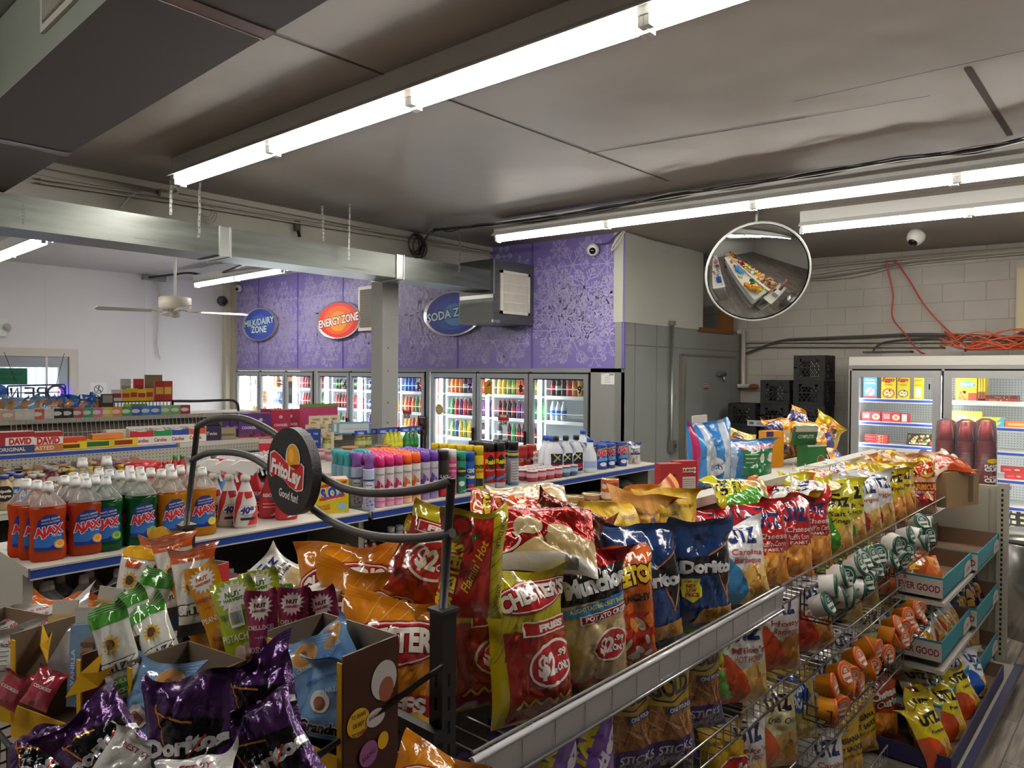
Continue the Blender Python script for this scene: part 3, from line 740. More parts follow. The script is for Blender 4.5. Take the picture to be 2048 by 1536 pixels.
mb=MB();M_cd=met('#9c9d98',.4);p0,p1=P(1345,650,Y=Y-.04),P(1345,880,Y=Y-.04)
mb.tube([p0+V((0,0,.02)),V((p0.x,p0.y,p1.z))],.018,M_cd,8);mb.box(V((p0.x,p0.y,p0.z))+V((0,0,.02)),(.06,.05,.05),mat('#6b6c69',rough=.4));tag(obj('conduit',mb),'vertical grey conduit down the cooler side wall beside its door','conduit')
mb=MB();c=V((p1.x,Y-.04,P(1345,892,Y=Y-.04).z));mb.box(c,(.09,.06,.13),met('#93948f',.4));mb.box(c+V((.012,-.033,0)),(.02,.01,.04),mat('#3c3d3c',rough=.5));tag(obj('switch_box',mb),'small metal switch box at the foot of the vertical conduit','switch')
mb=MB();c=P(1354,795,Y=Y-.01);mb.lathe([(0,-.012),(.028,-.01),(.03,0)],met('#a8a59b',.3),14,c=c,M=Matrix.Rotation(pi/2,3,'X'));tag(obj('key_lock',mb),'round key lock in the grey cooler wall beside the door','lock')
mb=MB();c=P(1216,758,X=COOL_X-.022);mb.plane_art([('r',0,0,1,.68,'#e8e8e4'),('r',.03,.6,.25,.63,'#555'),('r',.6,.58,.95,.64,'#4a4a4a')]+[('r',.25,.12+i*.1,.75-.1*(i % 2),.14+i*.1,'#8b8b8b') for i in range(5)],c+V((0,.085,-.055)),-UY,UZ,.165,.112);tag(obj('permit_paper',mb),'small white printed paper stuck on the grey panel beside the last cooler door','notice')
# --- oval zone signs on the purple wall
def sign(lab,px,py,wpx,hpx,art,ring='#b8aeb0',w2=.5):
    c=P(px,py,X=COOL_X-.06);l,r_=P(px-wpx/2,py,X=COOL_X-.06).y,P(px+wpx/2,py,X=COOL_X-.06).y
    W=l-r_;Hh=P(px,py-hpx/2,X=COOL_X-.06).z-P(px,py+hpx/2,X=COOL_X-.06).z
    cy=(l+r_)/2
    t=thing('zone_sign',lab,'sign',(COOL_X-.01,cy,c.z),0,None)
    mb=MB();n=40
    ring_o=[(W/2*cos(a),Hh/2*sin(a)) for a in [2*pi*i/n for i in range(n)]]
    Mr=met('#c9bfc2',.25)
    for i in range(n):
        (a0,a1),(b0,b1)=ring_o[i],ring_o[(i+1) % n]
        mb.quad((0,-a0,a1),(0,-b0,b1),(-.05,-b0,b1),(-.05,-a0,a1),Mr);mb.quad((-.05,-a0,a1),(-.05,-b0,b1),(-.042,-b0*w2_(b0,w2),b1*.93),(-.042,-a0*w2_(a0,w2),a1*.93),Mr)
    obj('rim',mb,t)
    mb=MB();A=Hh/W
    mb.plane_art(art(A),(-.043,W/2,-Hh/2),-UY,UZ,W,Hh,mk=pnt,off=.0012);obj('face',mb,t)
    return t
def w2_(a,w2):return .90
def f_milk(A):return [('e',.5,A/2,.45,A*.465,'#3a53b0'),('e',.5,A/2,.30,A*.30,'#4a6cc6'),('t','MILK/DAIRY',.5,A*.59,A*.2,'#cfe9f6',{'w':.88,'b':.03,'o':'#1f3b78','rot':3}),('t','ZONE',.5,A*.36,A*.2,'#dff1fa',{'w':.46,'b':.03,'o':'#1f3b78'})]
def f_en(A):return [('e',.5,A/2,.45,A*.465,'#e2413c'),('e',.5,A*.5,.34,A*.38,'#ea6a38'),('e',.5,A*.47,.20,A*.27,'#eb9a35'),('t','ENERGY ZONE',.5,A*.5,A*.21,'#f8e9e4',{'w':.90,'b':.03,'o':'#8c2f28','rot':5})]
def f_soda(A):return [('e',.5,A/2,.45,A*.465,'#3443a0'),('e',.52,A*.5,.34,A*.36,'#4258b4'),('e',.55,A*.48,.2,A*.25,'#5c8fca'),('t','SODA ZONE',.5,A*.52,A*.19,'#d6ecf8',{'w':.88,'b':.03,'o':'#22386e','rot':6})]
sign('round blue MILK/DAIRY ZONE sign with silver rim on the purple wall',518,649,67,66,f_milk)
sign('red oval ENERGY ZONE sign with silver rim on the purple wall',677,640,88,75,f_en)
sign('large blue oval SODA ZONE sign partly hidden by the supply box',906,627,118,90,f_soda)
mb=MB();c=P(735,617,X=COOL_X-.03);mb.box(c,(.04,.38,.62),mat('#e0ddd6',rough=.4));mb.box(c+V((-.022,0,0)),(.006,.29,.53),mat('#5e564a',rough=.6))
for k in range(14):mb.box(c+V((-.026,0,-.24+k*.037)),(.004,.28,.004),mat('#8a8070',rough=.5))
tag(obj('wall_vent',mb),'white framed dark vent in the purple wall behind the column','vent')
# --- ceiling fan in the far bay
Yf=9.2;c=P(350,612,Y=Yf)
t=thing('ceiling_fan','cream four-blade ceiling fan on a long rod before the white wall','ceiling fan',c);M_fan=mat('#cfc9b9',rough=.4)
mb=MB();mb.tube([(0,0,.1),(0,0,FZ-c.z)],.018,mat('#d9d7d2',rough=.35),8);mb.lathe([(.02,FZ-c.z-.08),(.07,FZ-c.z-.01),(.07,FZ-c.z)],M_fan,14);obj('down_rod',mb,t)
mb=MB();mb.lathe([(.03,.13),(.17,.11),(.19,.09),(.19,-.02),(.16,-.05),(.1,-.07),(.06,-.08),(.06,-.14),(.0,-.15)],M_fan,24)
for k in range(20):a=k*pi/10;mb.box((cos(a)*.135,sin(a)*.135,-.058),(.02,.012,.01),matte('#6f6a5e'),rz=a)
obj('motor',mb,t)
for k in range(4):
    a=RD(32+90*k-48);mb=MB();d=V((cos(a),sin(a),0));s_=V((-sin(a),cos(a),.25)).normalized()
    mb.tube([d*.12+UZ*-.06,d*.3+UZ*-.065],.012,M_fan,5)
    pts=[d*.26-s_*.05,d*.84-s_*.075,d*.88,d*.84+s_*.075,d*.26+s_*.05]
    pts=[p+UZ*-.065 for p in pts];mb.poly(pts,M_fan);mb.poly([p+UZ*-.007 for p in pts[::-1]],M_fan)
    for i in range(5):mb.quad(pts[i],pts[(i+1) % 5],pts[(i+1) % 5]-UZ*.007,pts[i]-UZ*.007,M_fan)
    obj('blade',mb,t)
# --- hanging wire on the white wall, exit light, notices, neon
wire('hanging_wire','white wire hanging down the far wall behind the ceiling fan',[P(312,560,Y=12.25),P(318,590,Y=12.22),P(316,650,Y=12.24),P(314,690,Y=12.24),P(320,718,Y=12.2)],.014,M_wht)
wire('wall_wire','black cables strung along the ceiling edge above the hanging wire',[P(298,555,Y=12.1),P(340,550,Y=11.6),P(380,546,Y=11),P(420,552,Y=10.6),P(460,540,Y=9.6),P(490,528,Y=8.6)],.018,M_blk)
mb=MB();mb.box(P(308,556,Y=12.2),(.35,.1,.09),mat('#8a8a88',rough=.5));tag(obj('junction_box',mb),'grey junction box at the top of the white wall behind the fan','junction box')
mb=MB();c=P(-2,655,Y=WALL_L-.05);mb.box(c,(.16,.08,.25),mat('#dfe6dc',rough=.4));c2=P(13,654,Y=WALL_L-.1);mb.lathe([(0,-.05),(.04,-.04),(.05,.02),(0,.03)],mat('#b8b8b4',rough=.3),12,c=c2,M=Matrix.Rotation(pi/2,3,'X'));tag(obj('emergency_light',mb),'pale emergency light box on the far white wall above the door','emergency light')
mb=MB();c=P(197,782,Y=WALL_L-.004);Wn=.24;mb.plane_art([('r',0,0,1,1.1,'#e9e8ea'),('e',.5,.66,.27,.27,'#1e1e20'),('e',.5,.66,.235,.235,'#e9e8ea'),('e',.53,.82,.05,.05,'#1e1e20'),('l',[(.53,.78),(.5,.62),(.62,.58),(.6,.46)],.05,'#1e1e20'),('l',[(.4,.6),(.5,.56),(.4,.48)],.035,'#1e1e20'),('l',[(.33,.83),(.68,.48)],.035,'#1e1e20'),('t','DO NOT SIT HERE',.5,.16,.085,'#1e1e20',{'w':.85,'b':.02})],c+V((-Wn/2,0,-Wn*.55)),UX,UZ,Wn,Wn*1.1,mk=matte);tag(obj('notice',mb),'white DO NOT SIT HERE notice with crossed-out seated figure','notice')
mb=MB();c=P(12,751,Y=WALL_L-.01);mb.plane_art([('r',0,0,1,.42,'#0f5c3e'),('t','EBT AND SNAP',.5,.28,.09,'#08381f',{'w':.8,'b':0}),('t','ACCEPTED HERE',.5,.14,.07,'#0a4126',{'w':.6,'b':0})],c+V((-.3,0,-.13)),UX,UZ,.56,.24);tag(obj('window_notice',mb),'dark green printed notice stuck on the glass door','notice')
mb=MB();c=P(-2,783,Y=WALL_L-.01);mb.lathe([(0,0),(.1,0),(.1,-.01)],mat('#2f63b8',rough=.4),18,c=c,M=Matrix.Rotation(pi/2,3,'X'));tag(obj('window_sticker',mb),'round blue sticker on the door glass under the green notice','sticker')
t=thing('neon_sign','neon OPEN sign seen from behind, hung on cords in the door glass','neon sign',(0,0,0));Yn=WALL_L-.09
def nq(px,py,d=0):return P(px,py,Y=Yn-d)
mb=MB();Mb=mat('#1d1e22',rough=.5)
mb.tube([nq(16,772),nq(128,769),nq(131,773),nq(131,798),nq(128,802),nq(20,801),nq(16,798),nq(15,775)],.013,Mb,6,close=True);mb.tube([nq(42,771),nq(42,801)],.007,Mb,5);mb.tube([nq(15,786),nq(131,784)],.006,Mb,5);mb.tube([nq(113,769),nq(113,773)],.007,Mb,5);obj('frame',mb,t)
M_np=mat('#ff5a8a',emis=5.);M_nb=mat('#2b2bff',emis=6.);Mnd=mat('#26262b',rough=.3)
mb=MB();c=nq(113,785,.02);mb.tube([c+V((cos(a)*.115,0,sin(a)*.10)) for a in [2*pi*i/20 for i in range(20)]],.016,Mnd,6,close=True);mb.tube([nq(92,797,.02),nq(92,776,.02),nq(78,776,.02),nq(75,781,.02),nq(78,786,.02),nq(92,786,.02)],.016,Mnd,6)
mb.tube([nq(49,776,.02),nq(67,776,.02),nq(67,797,.02),nq(49,797,.02)],.016,Mnd,6);mb.tube([nq(49,786,.02),nq(67,786,.02)],.016,Mnd,6);mb.tube([nq(36,797,.02),nq(35,776,.02),nq(24,795,.02),nq(22,776,.02)],.016,Mnd,6);obj('letter_tube',mb,t)
mb=MB();mb.tube([nq(112,776,-.03),nq(119,780,-.03),nq(121,786,-.03),nq(118,792,-.03),nq(112,796,-.03)],.010,M_np,6);obj('pink_tube',mb,t)
mb=MB();mb.tube([nq(124,772,-.03),nq(132,774,-.03),nq(134,785,-.03),nq(132,799,-.03),nq(124,801,-.03)],.012,M_nb,6);obj('blue_tube',mb,t)
mb=MB();mb.tube([nq(8,704),nq(34,768)],.004,Mb,4);mb.tube([nq(129,706),nq(119,742),nq(113,769)],.004,Mb,4);obj('hanging_cord',mb,t)
# --- convex security mirror
c=P(1515,545,Y=2.6);t=thing('convex_mirror','large round convex mirror hung from the ceiling before the block wall','mirror',c)
rad=.425;aim=V((-.80,-.55,-.42)).normalized();q=aim.to_track_quat('Z','Y').to_matrix()
RS=1.0;n=14;prof=[]
for i in range(n+1):
    a=math.asin(rad/RS)*(1-i/n);prof.append((RS*sin(a),RS*(cos(a)-cos(math.asin(rad/RS)))))
mb=MB();mb.lathe(prof,mat('#dfe3e4',rough=.015,metal=1.),48,M=q,cap=False);obj('mirror_dome',mb,t)
mb=MB();mb.lathe([(rad-.005,.012),(rad+.006,.015),(rad+.014,.0),(rad+.008,-.02),(rad-.02,-.03),(0,-.05)],mat('#c4c9c6',rough=.35),48,M=q,cap=False);obj('rim',mb,t)
mb=MB();top=V((.02,.02,ceil_z(2.6)-c.z));mb.tube([q @ V((0,0,-.05)),q @ V((0,0,-.15)),top-UZ*.05,top],.014,met('#8f8f8d',.4),7);mb.lathe([(.05,-.01),(.05,0)],met('#8f8f8d',.4),14,c=top);obj('bracket',mb,t)

# ================================================================== GOODS: builders
def art_rows(mb,art,nu,nv,A,G,N,mk,j0,j1,off=.0006):
    for poly,col,lay in art_polys(art):
        mm=mk(col) if isinstance(col,str) else col
        o=off*(1+.3*lay)
        p=[(min(max(x,0),1)*nu,min(max(y/A,0),1)*nv) for x,y in poly]
        xs=[q[0] for q in p]
        for i in range(max(0,int(min(xs))),min(nu,int(math.ceil(max(xs)-1e-9)))):
            c1=_clip(_clip(p,0,i,False),0,i+1,True)
            if not c1:continue
            ys=[q[1] for q in c1]
            for j in range(max(j0,int(min(ys))),min(j1,int(math.ceil(max(ys)-1e-9)))):
                c2=_clip(_clip(c1,1,j,False),1,j+1,True)
                if not c2:continue
                c2=[(x-i,y-j) for x,y in c2]
                g00,g10,g11,g01=G[j][i],G[j][i+1],G[j+1][i+1],G[j+1][i]
                n00,n10,n11,n01=N[j][i],N[j][i+1],N[j+1][i+1],N[j+1][i]
                for low in (False,True):
                    c3=_clipd(c2,low)
                    if not c3:continue
                    ids=[]
                    for x,y in c3:
                        if not low:q=g00+(g10-g00)*x+(g11-g10)*y;n=n00+(n10-n00)*x+(n11-n10)*y
                        else:q=g00+(g11-g01)*x+(g01-g00)*y;n=n00+(n11-n01)*x+(n01-n00)*y
                        n=n.normalized();ids.append(mb.vert(q+n*o,n))
                    mb.face(ids,mm,True)

def grid_normals(G,nu,nv,sign=1):
    N=[]
    for j in range(nv+1):
        row=[]
        for i in range(nu+1):
            du=G[j][min(i+1,nu)]-G[j][max(i-1,0)];dv=G[min(j+1,nv)][i]-G[max(j-1,0)][i]
            n=du.cross(dv)*sign
            row.append(n.normalized() if n.length > 1e-12 else V((0,-sign,0)))
        N.append(row)
    return N
def surf_rows(mb,G,N,nu,j0,j1,m,flip):
    id_={}
    for j in range(j0,j1+1):
        for i in range(nu+1):id_[j,i]=mb.vert(G[j][i],N[j][i])
    for j in range(j0,j1):
        for i in range(nu):
            a,b,c,d=id_[j,i],id_[j,i+1],id_[j+1,i+1],id_[j+1,i]
            for t in ((a,b,c),(a,c,d)):mb.face(t[::-1] if flip else t,m,True)

_bags={}
def bag_mesh(kind,var=0):
    """crimped pillow bag: returns (body mesh, top seal mesh); origin at the middle of the bag, front towards -y"""
    k=(kind,var)
    if k in _bags:return _bags[k]
    W,Hh,T,base,art=BAGS[kind][:5]
    o=BAGS[kind][5] if len(BAGS[kind]) > 5 else {}
    mk=o.get('mk',film);nu,nv=o.get('res',(22,30));A=Hh/W
    r=random.Random(hash_(kind)+var*17);sd=r.uniform(0,50)
    bend=(o.get('bend',0.)+(0,.5,-.45)[var % 3])*o.get('bs',1);crk=o.get('crk',1.)
    ts=o.get('seal',2)
    Gf,Gb=[],[]
    ph=[r.uniform(0,6) for _ in range(6)]
    fat=lambda s,q:min(1,s/q)
    for j in range(nv+1):
        v=j/nv;rf_,rb_=[],[]
        sb,stp=v*Hh,(1-v)*Hh
        f=sin(pi/2*fat(max(sb-.006,0),.24*Hh)) ** .75*sin(pi/2*fat(max(stp-ts*Hh/nv*.8,0),.36*Hh)) ** .85
        for i in range(nu+1):
            u=i/nu*2-1
            x=W/2*u*(1-.12*f+.02*sin(v*7+ph[0])*f)
            edge=max(0,1-abs(u) ** 2.4) ** .62
            th=T/2*f*edge
            # folds fanning from the seals
            fold=(math.exp(-max(stp-.015,0)/(.13*Hh))*1.0+math.exp(-sb/(.10*Hh))*.8)
            cr=(sin(u*7.5+ph[1]+v*2.2)*.5+sin(u*13+ph[2]-v*3)*.35+sin(u*23+ph[5])*.15)*fold*T*.2*min(1,f*3+.12)
            lm=noise.noise(V((u*1.6+sd,v*2.6,var)))*T*.2*f
            rd=abs(noise.noise(V((u*1.9+sd*2+v*1.2,v*3.1-u,3.3+var))));ridge=-(1-min(1,rd/.10))*T*.11*f*edge
            rd2=abs(noise.noise(V((u*3.5-sd,v*4.1+u,9+var))));ridge -= (1-min(1,rd2/.09))*T*.065*f*edge
            d=(cr+lm+ridge)*crk
            z=(v-.5)*Hh*(1-.05*o.get('puff',1)) 
            if o.get('round',0):z=max(z,-Hh/2+.0)
            yf,yb=-th-d*(edge if f > .05 else 1),th-d*.6*(edge if f > .05 else 1)
            if f <= .02:yf,yb=-.001-d*.5,.001-d*.5
            pf,pb=V((x,yf,z)),V((x,yb,z))
            tw=max(0,(v-.80)/.20);yy_=(sin(u*2.6+ph[3])*.020+sin(u*5.2+ph[4])*.011)*tw*tw*crk*min(1,W/.2);pf.y += yy_;pb.y += yy_
            dz_=(.014*(1-u*u)+.006*sin(u*4+ph[0]))*tw*crk*min(1,W/.2);pf.z -= dz_;pb.z -= dz_
            # corners of the top curl
            cur=max(0,(v-.86)/.14) ** 2*(abs(u) ** 3)*.055*min(1,W/.2)*(1 if (u > 0) == (ph[3] > 3) else-.6)
            pf.y += cur;pb.y += cur
            if bend and v > .70:# the half-empty top slumps over
                zz=(.70-.5)*Hh*.95;t=min(1,(v-.70)/.16)*bend
                for p in (pf,pb):
                    dy,dz=p.y,p.z-zz
                    p.y=dy*cos(t)-dz*sin(t);p.z=zz+dz*cos(t)+dy*sin(t)
            rf_.append(pf);rb_.append(pb)
        Gf.append(rf_);Gb.append(rb_)
    Nf=grid_normals(Gf,nu,nv,1);Nb=grid_normals(Gb,nu,nv,-1)
    out=[]
    for name,j0,j1,bc in (('body',0,nv-ts,base),('top_seal',nv-ts,nv,o.get('sealc',base))):
        mb=MB();m_=mk(bc) if isinstance(bc,str) else bc
        surf_rows(mb,Gf,Nf,nu,j0,j1,m_,False);surf_rows(mb,Gb,Nb,nu,j0,j1,mk(o.get('back',base if isinstance(base,str) else '#888888')),True)
        art_rows(mb,art(A),nu,nv,A,Gf,Nf,mk,j0,j1,o.get('off',.0006))
        if 'backart' in o:
            Gr=[row[::-1] for row in Gb];Nr=[row[::-1] for row in Nb]
            art_rows(mb,o['backart'](A),nu,nv,A,Gr,Nr,mk,j0,j1,.0006)
        if j1 == nv:# crimp lines
            mm_=mk(o.get('crimp',base if isinstance(base,str) else '#888888'))
            for q in range(3):
                y=(nv-ts+.35+q*.55)/nv
                art_rows(mb,[('r',.0,y*A,1,(y+.004)*A,o.get('crimp',bc if isinstance(bc,str) else '#999999'))],nu,nv,A,Gf,Nf,mk,j0,j1,.0014)
        out.append(mb.mesh(name))
    _bags[k]=out
    return out
def hash_(s):return sum((i+1)*ord(c) for i,c in enumerate(s))
def orient(yaw,lean=0,roll=0):
    n=V((cos(RD(yaw)),sin(RD(yaw)),0));x=UZ.cross(n)
    B=Matrix((x,-n,UZ)).transposed()
    return B @ Matrix.Rotation(-RD(lean),3,'X') @ Matrix.Rotation(-RD(roll),3,'Y')
def at(px,py,d):return V((0,0,H))+ray(px,py)*d
def bag(kind,c,yaw=-90,lean=0,roll=0,label='',group=None,var=0,s=1.,name=None,cat=None,bottom=None):
    """c = centre of the bag, or with bottom=True the middle of its bottom edge"""
    b,t=bag_mesh(kind,var)
    o=BAGS[kind][5] if len(BAGS[kind]) > 5 else {}
    M=orient(yaw,lean,roll)
    c=V(c)
    if bottom:c=c+M @ V((0,0,BAGS[kind][1]/2*.95*s))
    ob=obj(name or o.get('name','chip_bag'),b);ob.matrix_world=Matrix.Translation(c) @ M.to_4x4() @ Matrix.Scale(s,4)
    sl=obj('top_seal',t,ob)
    tag(ob,label,cat or o.get('cat','bag of chips'),group)
    return ob

def grp(objs,group):
    for o in objs:o['group']=group
# ---- boxes with printed faces
def carton(name,label,c,size,col,yaw=-90,front=None,side=None,top=None,cat='box',group=None,lean=0,roll=0,mk=card,part=None,side_l=None):
    """c = centre of its bottom; size = width, depth, height"""
    W,D,Hh=size;k=('carton',size,col,id(front),id(side),id(top),id(side_l))
    if k not in _bags:
        mb=MB();mb.box((0,0,Hh/2),(W,D,Hh),mk(col) if isinstance(col,str) else col)
        if front:mb.plane_art(front(Hh/W),(-W/2,-D/2,0),UX,UZ,W,Hh,mk=mk)
        if side:mb.plane_art(side(Hh/D),(W/2,-D/2,0),UY,UZ,D,Hh,mk=mk)
        if side_l:mb.plane_art(side_l(Hh/D),(-W/2,D/2,0),-UY,UZ,D,Hh,mk=mk)
        if top:mb.plane_art(top(D/W),(-W/2,-D/2,Hh),UX,UY,W,D,mk=mk)
        _bags[k]=(mb.mesh(name),(front,side,top,side_l))
    ob=obj(name,_bags[k][0]);ob.matrix_world=Matrix.Translation(V(c)) @ orient(yaw,lean,roll).to_4x4()
    return tag(ob,label,cat,group)
# ---- round things: cans and bottles
def wrap_art(mb,art,r,z0,Hh,a0,a1,n=14,mk=plas,A=None,sy=1.,rt=None):
    """art around a cylinder between angles a0..a1 (degrees, -90 = front), rt = radius at the top"""
    rt=rt or r
    G,N=[],[]
    for j in range(2):
        row,nr=[],[]
        for i in range(n+1):
            t=RD(a0+(a1-a0)*i/n);rr=r if j == 0 else rt
            row.append(V((rr*cos(t),rr*sin(t)*sy,z0+Hh*j)));nr.append(V((cos(t),sin(t)/sy,0)).normalized())
        G.append(row);N.append(nr)
    W=r*abs(RD(a1-a0));mb.art(art(Hh/W) if callable(art) else art,None,n,1,Hh/W,G,N,.0006,mk)
def place(proto,loc,yaw=-90,label=None,group=None,lean=0,roll=0,s=1.):
    """first call moves the prototype itself, later ones copy it with its parts"""
    if proto.get('_used'):
        o=proto.copy();COL.objects.link(o)
        for ch in proto.children:
            c=ch.copy();COL.objects.link(c);c.parent=o
            for g in ch.children:d=g.copy();COL.objects.link(d);d.parent=c
    else:o=proto;proto['_used']=1
    o.matrix_world=Matrix.Translation(V(loc)) @ orient(yaw,lean,roll).to_4x4() @ Matrix.Scale(s,4)
    if label:o['label']=label
    if group:o['group']=group
    return o
def proto(name,cat,parts):
    """parts: [(part name, MB)]"""
    t=thing(name,'',cat)
    for n,mb in parts:obj(n,mb,t)
    return t
def single(name,cat,mb):return tag(obj(name,mb),'',cat)
# ---- art helpers
def brand(txt,cx,cy,h,c,w=None,**k):
    o=dict(k);
    if w:o['w']=w
    return ('t',txt,cx,cy,h,c,o)
def price(cx,cy,s,red='#b01f24'):
    return [('e',cx,cy,s*1.12,s*.78,'#efe9e2',12),('e',cx,cy,s*1.02,s*.68,red,12),brand('$2',cx-s*.32,cy,s*.72,'#f4f0ea',w=s*.85,b=.05),brand('.99',cx+s*.52,cy+s*.26,s*.26,'#f4f0ea',w=s*.5,b=.04),brand('ONLY',cx+s*.5,cy-s*.2,s*.26,'#f4f0ea',w=s*.75,b=.04)]
def badge(cx,cy,s):
    return [('p',[(cx-s,cy+s),(cx+s,cy+s),(cx+s,cy-s*.7),(cx,cy-s*1.3),(cx-s,cy-s*.7)],'#cfc52a'),brand('SAME SIZE',cx,cy+s*.72,s*.22,'#7a2320',w=s*1.4,b=.01),brand('NEW',cx,cy+s*.32,s*.36,'#8c2320',w=s*1.1,b=.04),brand('LOW',cx,cy-s*.12,s*.36,'#8c2320',w=s*1.1,b=.04),brand('PRICE',cx,cy-s*.55,s*.34,'#8c2320',w=s*1.4,b=.04)]
def diag(A,c,n=9,w=.007,dx=.28):return [('l',[(i/n*1.3-.3,0.42*A),(i/n*1.3-.3+dx*2.2,A)],w,c) for i in range(n+1)]
CHIPS=['#d8ab5a','#c99a4c','#e0bd78','#b98639']
def chips(x0,y0,x1,y1,n=22,r=.12,cs=CHIPS,asp=.75):return [('c',x0,y0,x1,y1,n,r,cs,asp)]
def utz(cx,cy,w,c='#232a5c',h=None):return [brand('UTZ',cx,cy,h or w*.42,c,w=w,b=.07)]
def swoosh(A,c,side=1,y0=0,y1=.55):
    pts=[(0,y0*A),(.46,y0*A),(.58,(y0+.14)*A),(.56,(y0+.26)*A),(.44,(y0+.40)*A),(.24,y1*A),(0,y1*A)]
    if side < 0:pts=[(1-x,y) for x,y in pts][::-1]
    return [('p',pts,c)]
BAGS={}
def utz_bag(name,base,sw,txt1,txt2,ct,cs=CHIPS,size=(.25,.34,.11),uc='#232a5c',chipc=True,sweep=.55,back=None,**o):
    W,Hh,T=size
    def art(A):
        a=[]
        if chipc:a += chips(.42,.06*A,.95,.38*A,18,.13,cs)
        a += swoosh(A,sw,y1=sweep) if sw else []
        a += utz(.58,.77*A,.52,uc)+[brand(txt1,.62,.58*A,.09,ct,w=.58,b=.01,sh=.15)]
        if txt2:a += [brand(txt2,.62,.49*A,.09,ct,w=.5,b=.01,sh=.15)]
        a += [('r',.42,.9*A,.58,.925*A,uc)]
        return a
    BAGS[name]=(W,Hh,T,base,art,dict(back=back or base,**o))

# ================================================================== BAG DESIGNS
def lg(txt,cx,cy,w,h,rot=8):# red shield with white letters
    return [('e',cx,cy,w*.58,h*1.0,'#8e1b22',rot),('e',cx,cy,w*.555,h*.92,'#efe8de',rot),('e',cx,cy,w*.53,h*.84,'#b3202a',rot),brand(txt,cx,cy,h*.95,'#f4efe7',w=w,b=.05,o='#5d1216',ow=.05,rot=rot,arch=h*.35)]
BAGS['puffs']=(.27,.36,.12,'#c97c14',lambda A:diag(A,'#e5b872',8)+lg("CHESTER'S",.52,.72*A,.84,.19)+[('r',.18,.30*A,.95,.42*A,'#b3202a'),brand('PUFFS',.56,.36*A,.12,'#f4efe7',w=.6,b=.05)]+chips(.1,.05*A,.9,.26*A,16,.12,['#e8a52a','#d98d1c','#efc04a'])+price(.64,.17*A,.2),{'name':'snack_bag','cat':'bag of snacks','crimp':'#b56d10'})
BAGS['fries']=(.225,.37,.11,'#b7ab1c',lambda A:diag(A,'#5d5413',8,.005)+[('r',.13,.03*A,1,.60*A,'#8d1d16')]+chips(.16,.06*A,.98,.56*A,46,.12,['#a5341c','#8d2716','#b8482a','#7a1d12'],.22)+lg("CHESTER'S",.56,.82*A,.86,.17)+[('r',.34,.565*A,.99,.66*A,'#efe8de'),('r',.36,.575*A,.99,.65*A,'#a81f23'),brand('FRIES',.72,.612*A,.07,'#f4efe7',w=.4,b=.06)]+price(.68,.38*A,.29)+[('l',[(.2+i*.075,(.14+.02*(i % 2)*2)*A) for i in range(10)],.028,'#c9bb2a')],{'name':'snack_bag','cat':'bag of snacks','back':'#b7ab1c','crimp':'#a3981a'})
BAGS['hot']=(.19,.31,.1,'#b8261c',lambda A:[('r',.78,0,1,A,'#b7ab1c')]+[('l',[(.78,(i+.3)/9*A),(1,(i+1.2)/9*A)],.008,'#4f4712') for i in range(9)]+[('e',.3,.84*A,.17,.15,'#5a1410'),('e',.3,.84*A,.12,.1,'#a3251b'),('e',.5,.74*A,.07,.04,'#3d6b22',30),('e',.22,.72*A,.06,.035,'#3d6b22'),brand("Flamin' Hot",.52,.50*A,.13,'#e2c126',w=.75,b=.02,sh=.2,rot=68),brand("CHESTER'S",.16,.40*A,.2,'#e2c126',w=.95,b=.05,rot=80),brand('NET WT 5 1/4 OZ',.89,.78*A,.07,'#3a3410',w=.42,b=.02,rot=80),brand('CORN SNACKS',.9,.22*A,.07,'#3a3410',w=.35,b=.02,rot=80)],{'name':'snack_bag','cat':'bag of snacks','back':'#b7ab1c','seal':2,'sealc':'#b7ab1c'})
BAGS['hotprice']=(.25,.33,.11,'#a92c1c',lambda A:chips(.0,.05*A,1,.6*A,46,.1,['#a5341c','#8d2716','#c05030'],.25)+[('r',0,.8*A,1,A,'#b7ab1c'),('r',.1,.66*A,.9,.78*A,'#efe8de'),('r',.12,.67*A,.9,.77*A,'#a81f23'),brand('FRIES',.5,.72*A,.08,'#f4efe7',w=.5,b=.05)]+price(.5,.42*A,.36),{'name':'snack_bag','cat':'bag of snacks'})
BAGS['munch']=(.23,.375,.11,'#c6ab78',lambda A:[('r',0,.76*A,1,A,'#9f1f26'),('p',[(0,.56*A),(1,.66*A),(1,.88*A),(0,.80*A)],'#17171a'),('r',0,0,1,.13*A,'#8f1d20')]+chips(.05,.08*A,.95,.42*A,18,.14,['#cdb27c','#bfa068','#d8c294'])+[brand('Munchos',.52,.735*A,.2,'#dfe0e0',w=.9,b=.06,o='#0f0f12',ow=.05,rot=10),('p',[(.02,.47*A),(1,.60*A),(1,.67*A),(.06,.54*A)],'#2f6fa8'),brand('A LIGHT TASTING CRISPY SNACK',.54,.575*A,.05,'#d9c93c',w=.82,b=.02,rot=10),('p',[(.25,.44*A),(1,.53*A),(1,.59*A),(.25,.50*A)],'#e8e2da'),('p',[(.27,.447*A),(1,.534*A),(1,.583*A),(.27,.495*A)],'#9f1f26'),brand('POTATO CRISPS',.64,.515*A,.055,'#f0ece6',w=.66,b=.04,rot=10)]+price(.66,.30*A,.24),{'mk':lambda c:foil(c) if c == '#9f1f26' else film(c),'back':'#9f1f26','sealc':'#9f1f26'})
